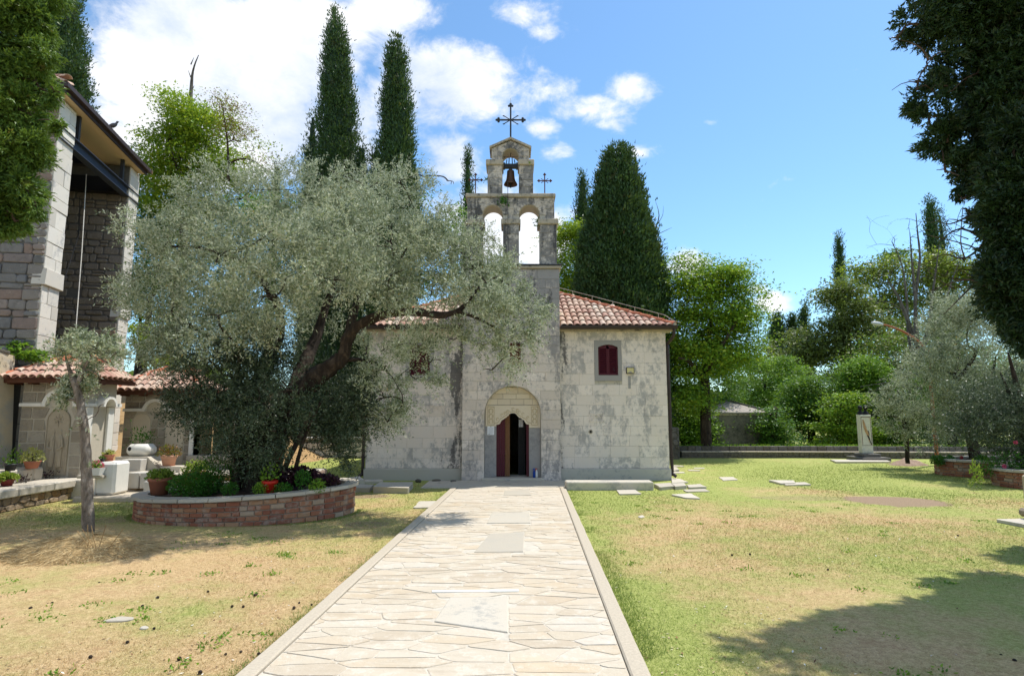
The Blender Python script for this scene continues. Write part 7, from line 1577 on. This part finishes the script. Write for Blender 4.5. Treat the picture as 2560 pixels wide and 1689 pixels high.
for bx_, hh in ((mc - .105, .34), (mc + .10, .36)):
    g = G(); q = smooth_pts([(bx_, MY + .14, bz, .085), (bx_, MY + .14, bz + .07, .095), (bx_, MY + .14, bz + .13, .05), (bx_, MY + .13, bz + .17, .042), (bx_, MY + .125, bz + .215, .066), (bx_, MY + .125, bz + .27, .078), (bx_, MY + .13, bz + .325, .062), (bx_, MY + .13, bz + hh, .02)], 4)
    g.tube([p[:3] for p in q], [p[3] for p in q], 12, .1); g.ell((bx_, MY + .04, bz + .25), (.016, .025, .025), 6, 4)
    for s in (-1, 1): g.ell((bx_ + s * .077, MY + .125, bz + .25), (.012, .02, .03), 6, 4); g.ell((bx_ + s * .03, MY + .052, bz + .27), (.012, .01, .008), 6, 4)
    g.ell((bx_, MY + .052, bz + .21), (.025, .012, .008), 6, 4); g.build('bust', m_bronze if False else m_black, mo, True)
# street lamp
LYP = 20.5; lp = empty('street_lamp', (at(2330, 1000, LYP).x, LYP, 0), 'rusty curved street lamp arm with a flat pale head among the trees', 'street lamp'); WORLD.append(lp)
q = smooth_pts([(at(2330, 1000, LYP).x, LYP, -.1, .06), (at(2330, 1000, LYP).x, LYP, 2.5, .055), (*at(2326, 890, LYP), .045), (*at(2312, 868, LYP), .04), (*at(2290, 848, LYP), .037), (*at(2255, 827, LYP), .034), (*at(2221, 814, LYP), .03), (*at(2205, 811, LYP), .028)], 4); g = G(); g.tube([p[:3] for p in q], [p[3] for p in q], 8); g.build('arm', plain('rust_painted_arm', (.36, .12, .06), .7, .2), lp, True)
a = at(2207, 811, LYP); b = at(2178, 806, LYP); g = G(); g.tube([a, a + (b - a) * .3, a + (b - a) * .8, b], [.04, .07, .065, .02], 8); g.build('lamp_head', plain('pale_grey_housing', (.55, .57, .58), .4, .05), lp, True)
# carved stone post at the picture edge
qx = at(2544, 1290, 10.25).x; sp = empty('stone_post', (qx + .22, 10.0, 0), 'weathered carved stone post on a pedestal at the edge of the lawn', 'post'); WORLD.append(sp)
z1_ = at(2555, 1276, 9.9).z; z2_ = at(2555, 1190, 9.9).z
G().box(qx - .005, qx + .46, 9.80, 10.25, .045, z1_, .04).build('pedestal', limestone('brown_grey_stone', (.34, .29, .23), (.17, .15, .13), .6, .2, 0, big=4), sp)
g = G(); g.prism([(qx + .045, z1_ + .002), (qx + .42, z1_ + .002), (qx + .39, z2_), (qx + .16, z2_ + .05), (qx + .05, z2_ - .02)], FRONT(9.88), -.26, 0); g.build('shaft', m_relief, sp)
for z in (z1_ + .12, z1_ + .28): g = G(); g.ell((qx + .2, 9.87, z), (.10, .03, .06)); g.build('carving', m_relief, sp)
# rose bushes, flowers
bush('rose_bush', 2520, 1165, 14.8, .42, .38, l_herb, 500, .07, 'open dark stemmed rose bush in the planter beside the stone post'); bush('rose_bush', 2462, 1168, 14.9, .25, .22, l_deep, 260, .07, 'small rose bush with a pink bloom at the planter curve')
for u, v, y, m_, lab in ((2539, 1105, 14.6, l_pink, 'bright pink rose bloom high in the dark olive foliage'), (2511, 1165, 14.5, l_pink, 'pink rose bloom low over the planter rim'), (2403, 1143, 17.2, plain('deep_red_petal', (.35, .01, .02), .6, .2, bump=0), 'deep red bloom above the farther planter')):
    p = at(u, v, y); P = rdir(40) * .03; D = norm(P); o = quads('rose_bloom', P * .5, D, perp(D), .04, .035, m_); o.location = p; tag(o, lab, 'flower')
for u, v, lab in ((2345, 1150, 'dark green clump in the farther planter, first from its curve'), (2372, 1151, 'dark green clump in the farther planter beside the red bloom'), (2455, 1150, 'round green clump near the olive trunk in the farther planter')): bush('planter_plant', u, v, 17.2, .17, .13, l_herb, 420, .07, lab)
bush('creeper', 2440, 1195, 14.05, .12, .42, l_lime, 200, .07, 'trailing lime creeper hanging over the planter rim between the two planters')

# ================================================================ STRAW HEAP, MOUND
def heap(name, c, rx, ry, h, label, nb, mat, bl, seed=1, cat='heap', blades=m_hay):
    rr = 30; kk = 9; vs = []; fs = []
    for i in range(kk + 1):
        t = i / kk
        for j in range(rr):
            a = 2 * math.pi * j / rr; q = 1 + .28 * mnoise.noise(Vector((math.cos(a) * 1.3, math.sin(a) * 1.3, seed))); zz = h * (1 - t ** 1.3) * (1 + .25 * mnoise.noise(Vector((t * 3 * math.cos(a), t * 3 * math.sin(a), seed + 5)))) + .02 * (1 - t)
            vs.append((rx * t * q * math.cos(a), ry * t * q * math.sin(a), zz - .01 * t))
    for i in range(kk):
        for j in range(rr): fs.append((i * rr + j, i * rr + (j + 1) % rr, (i + 1) * rr + (j + 1) % rr, (i + 1) * rr + j))
    o = mk(name, vs, fs, mat, None, True); o.location = c; tag(o, label, cat)
    if nb:
        t = NR.random(nb) ** .5; a = NR.uniform(0, 2 * math.pi, nb); P = np.stack([rx * t * 1.02 * np.cos(a), ry * t * 1.02 * np.sin(a), h * (1 - t ** 1.3) + NR.uniform(-.01, .03, nb)], 1); slope = np.stack([np.cos(a), np.sin(a), -.35 * np.ones(nb)], 1)
        D = norm(slope * .7 + NR.normal(size=P.shape) * np.array([.8, .8, .22])); x = quads('straw_blades', P, D, perp(D), bl * NR.uniform(.4, 1.3, nb), .0045, blades, o, kind='stuff'); return x
m_strawb = Mat('straw_stalks'); m_strawb.col(m_strawb.ramp(m_strawb.attr(), (0, (.28, .18, .08)), (.5, (.48, .35, .17)), (1, (.68, .55, .32)))); m_strawb = m_strawb.m
hc = at(221, 1345, 7.9); heap('straw_heap', (hc.x + .02, 7.75, 0), .92, .62, .24, 'heap of dry straw and cut grass piled round the young olive', 9000, m_hay, .16, 2, blades=m_strawb)
hp = gr(2269, 1162); heap('earth_mound', (hp.x, hp.y, 0), .62, .5, .22, 'little brown earth mound round the foot of the far young olive', 500, m_dirt, .12, 4, 'mound', m_strawb)
stk = G()
for k in range(7):
    a = R(rt_.uniform(20, 160)); x, y = hc.x + rt_.uniform(.2, .6), 7.5; stk.tube([(x, y, .10), (x + .3 * math.cos(a), y, .10 + .3 * math.sin(a))], .004, 4)
tag(stk.build('dry_stalks', m_strawb, kind='stuff'), 'dry forked stalks sticking out of the straw heap', 'stalks')

# ================================================================ GRASS
def blocked(x, y):
    pl_ = -1.288 - .0411 * (13.95 - y); pr_ = .782 + .0332 * (y - 4.23); b = (x > pl_ - .14) & (x < pr_ + .14) & (y < 14.3)
    b |= ((x - PCX) / (PRX + .02)) ** 2 + ((y - PCY) / (PRY + .02)) ** 2 < 1
    b |= (y > 15.3) & (x > -4) & (x < 4.3); b |= (y > 14.2) & (x > -2.2) & (x < 1.7)
    b |= ((x - DP.x) / .93) ** 2 + ((y - DP.y) / .88) ** 2 < NR.uniform(.75, 1.0, len(x))
    b |= (x < -9.0) | ((x < -4.5) & (y > 13.2) & (y < 14.8)) | ((x > at(188, 1240, 12.2).x) & (x < at(345, 1240, 12.2).x) & (y > 12.1))
    b |= ((x - hc.x) / .8) ** 2 + ((y - 7.75) / .55) ** 2 < 1
    for cx, cy, rx, ry in ((p1x + 1.9, 17.3, 1.9, 1.2), (p2x + 2.0, 14.5, 2.0, 1.3)): b |= ((x - cx) / rx) ** 2 + ((y - cy) / ry) ** 2 < 1
    for px, z, lab in SL_:
        q = [gr(u, v, z) for u, v in px]; xs_ = [p.x for p in q]; ys_ = [p.y for p in q]; b |= (x > min(xs_) + .05) & (x < max(xs_) - .05) & (y > min(ys_) + .03) & (y < max(ys_) - .03)
    return b
n = 340000; y = 3.6 * (22 / 3.6) ** NR.random(n); x = NR.uniform(-1, 1, n) * (y * .9 + .3); keep_ = ~blocked(x, y) & (y < 23.5); x, y = x[keep_], y[keep_]; n = len(x)
cl_ = np.array([mnoise.noise(Vector((a * 2.3, b * 2.3, 0))) for a, b in zip(x[::40], y[::40])])
size = np.clip(y / 7, .8, 2.0); P = np.stack([x, y, np.full(n, -.004)], 1)
D = norm(np.stack([NR.normal(size=n) * .8, NR.normal(size=n) * .8, NR.uniform(.35, 1.2, n)], 1)); S = norm(np.cross(D, np.stack([NR.normal(size=n), NR.normal(size=n), np.full(n, .3)], 1)))
hgt = .028 * size ** .5 * NR.uniform(.5, 1.6, n)
tag(quads('grass', P, D, S, hgt, .0052 * size, m_blade, tri=True, rn2=NR.random(n)), 'short patchy lawn grass, straw coloured with green tufts', 'grass', kind='stuff')
l_kerbgrass = leafm('kerb_grass', (.12, .20, .03), (.34, .40, .12), trans=.35)
# taller green fringe along the kerbs, planter foot and slabs
E_ = []
for k in range(12000):
    yy = 3.6 * (14 / 3.6) ** rt_.random(); side = rt_.random()
    if side < .72: xx = .782 + .0332 * (yy - 4.23) + .15 + abs(rt_.gauss(0, .12))
    else: xx = -1.288 - .0411 * (13.95 - yy) - .15 - abs(rt_.gauss(0, .06))
    if mnoise.noise(Vector((xx * 1.5, yy * 1.9, 5))) > -.12: E_.append((xx, yy))
for k in range(5000):
    a = R(rt_.uniform(170, 372)); q = 1.02 + abs(rt_.gauss(0, .025)); E_.append((PCX + PRX * q * math.cos(a), PCY + PRY * q * math.sin(a)))
E_ = np.array(E_); n = len(E_); P = np.column_stack([E_, np.full(n, -.004)]); D = norm(np.stack([NR.normal(size=n) * .6, NR.normal(size=n) * .6, np.ones(n)], 1))
tag(quads('edge_grass', P, D, perp(D), .032 * NR.uniform(.5, 1.4, n), .006, l_kerbgrass, tri=True), 'green grass fringe along the kerbs and the planter foot', 'grass', kind='stuff')
# low weeds with round leaves in patches
W_ = []
for k in range(90):
    cx, cy = rt_.uniform(-6.5, -1.9), rt_.uniform(4.2, 9); 
    if mnoise.noise(Vector((cx * .7, cy * .7, 9))) < -.05 and rt_.random() < .8: continue
    for j in range(30): W_.append((cx + rt_.gauss(0, .06), cy + rt_.gauss(0, .06), .004))
for k in range(50):
    cx, cy = rt_.uniform(1.2, 8), rt_.uniform(4.2, 12)
    for j in range(24): W_.append((cx + rt_.gauss(0, .05), cy + rt_.gauss(0, .05), .004))
P = np.array(W_); n = len(P); bl_ = blocked(P[:, 0], P[:, 1]); P = P[~bl_]; n = len(P); D = norm(np.stack([NR.normal(size=n), NR.normal(size=n), NR.uniform(.3, 1.1, n)], 1))
tag(quads('lawn_weeds', P, D, perp(D), .035, .016, l_green), 'small leafy weeds scattered in the lawn', 'weeds', kind='stuff')
# dead leaves and chips
n = 2600; y = 3.6 * (16 / 3.6) ** NR.random(n); x = NR.uniform(-1, 1, n) * (y * .9); k_ = ~blocked(x, y); x, y = x[k_], y[k_]; n = len(x); P = np.stack([x, y, np.full(n, .008)], 1); D = norm(np.stack([NR.normal(size=n), NR.normal(size=n), NR.normal(size=n) * .2], 1)); S = norm(np.cross(D, np.array([[.1, .1, 1.0]])))
md = Mat('fallen_leaf'); md.col(md.ramp(md.attr(), (0, (.10, .05, .03)), (.35, (.26, .13, .06)), (.6, (.45, .33, .18)), (.85, (.62, .58, .48)), (1, (.72, .70, .64)))); quad_l = quads('fallen_leaves', P, D, S, NR.uniform(.015, .045, n), NR.uniform(.008, .02, n), md.m); tag(quad_l, 'small dry leaves and pale chips lying in the grass', 'leaves', kind='stuff')
# cypress cones
cm = G(); cm.ell((0, 0, .015), (.019, .017, .016), 8, 5); cmesh = mesh('cypress_cone', cm.v, cm.f, m_bark, True)
for (u, v) in [(62, 1538), (76, 1523), (119, 1510), (130, 1509), (356, 1517), (394, 1496), (580, 1518), (608, 1518), (637, 1490), (641, 1488), (735, 1522), (748, 1508), (779, 1513), (602, 1631), (647, 1637), (318, 1608), (448, 1650), (500, 1684), (30, 1400), (248, 1458), (385, 1573), (226, 1645), (520, 1480), (564, 1637), (1830, 1389), (1875, 1387), (2070, 1425), (2395, 1340), (2503, 1640), (2280, 1400), (2537, 1655), (2345, 1590)]:
    o = obj('cypress_cone', cmesh); o.location = gr(u, v); s_ = rt_.uniform(.45, .95); o.scale = (s_, s_, s_); o.rotation_euler = (0, 0, rt_.uniform(0, 6)); tag(o, 'small dark cypress cone lying in the short dry grass', 'cone', 'cypress cones fallen on the lawn')
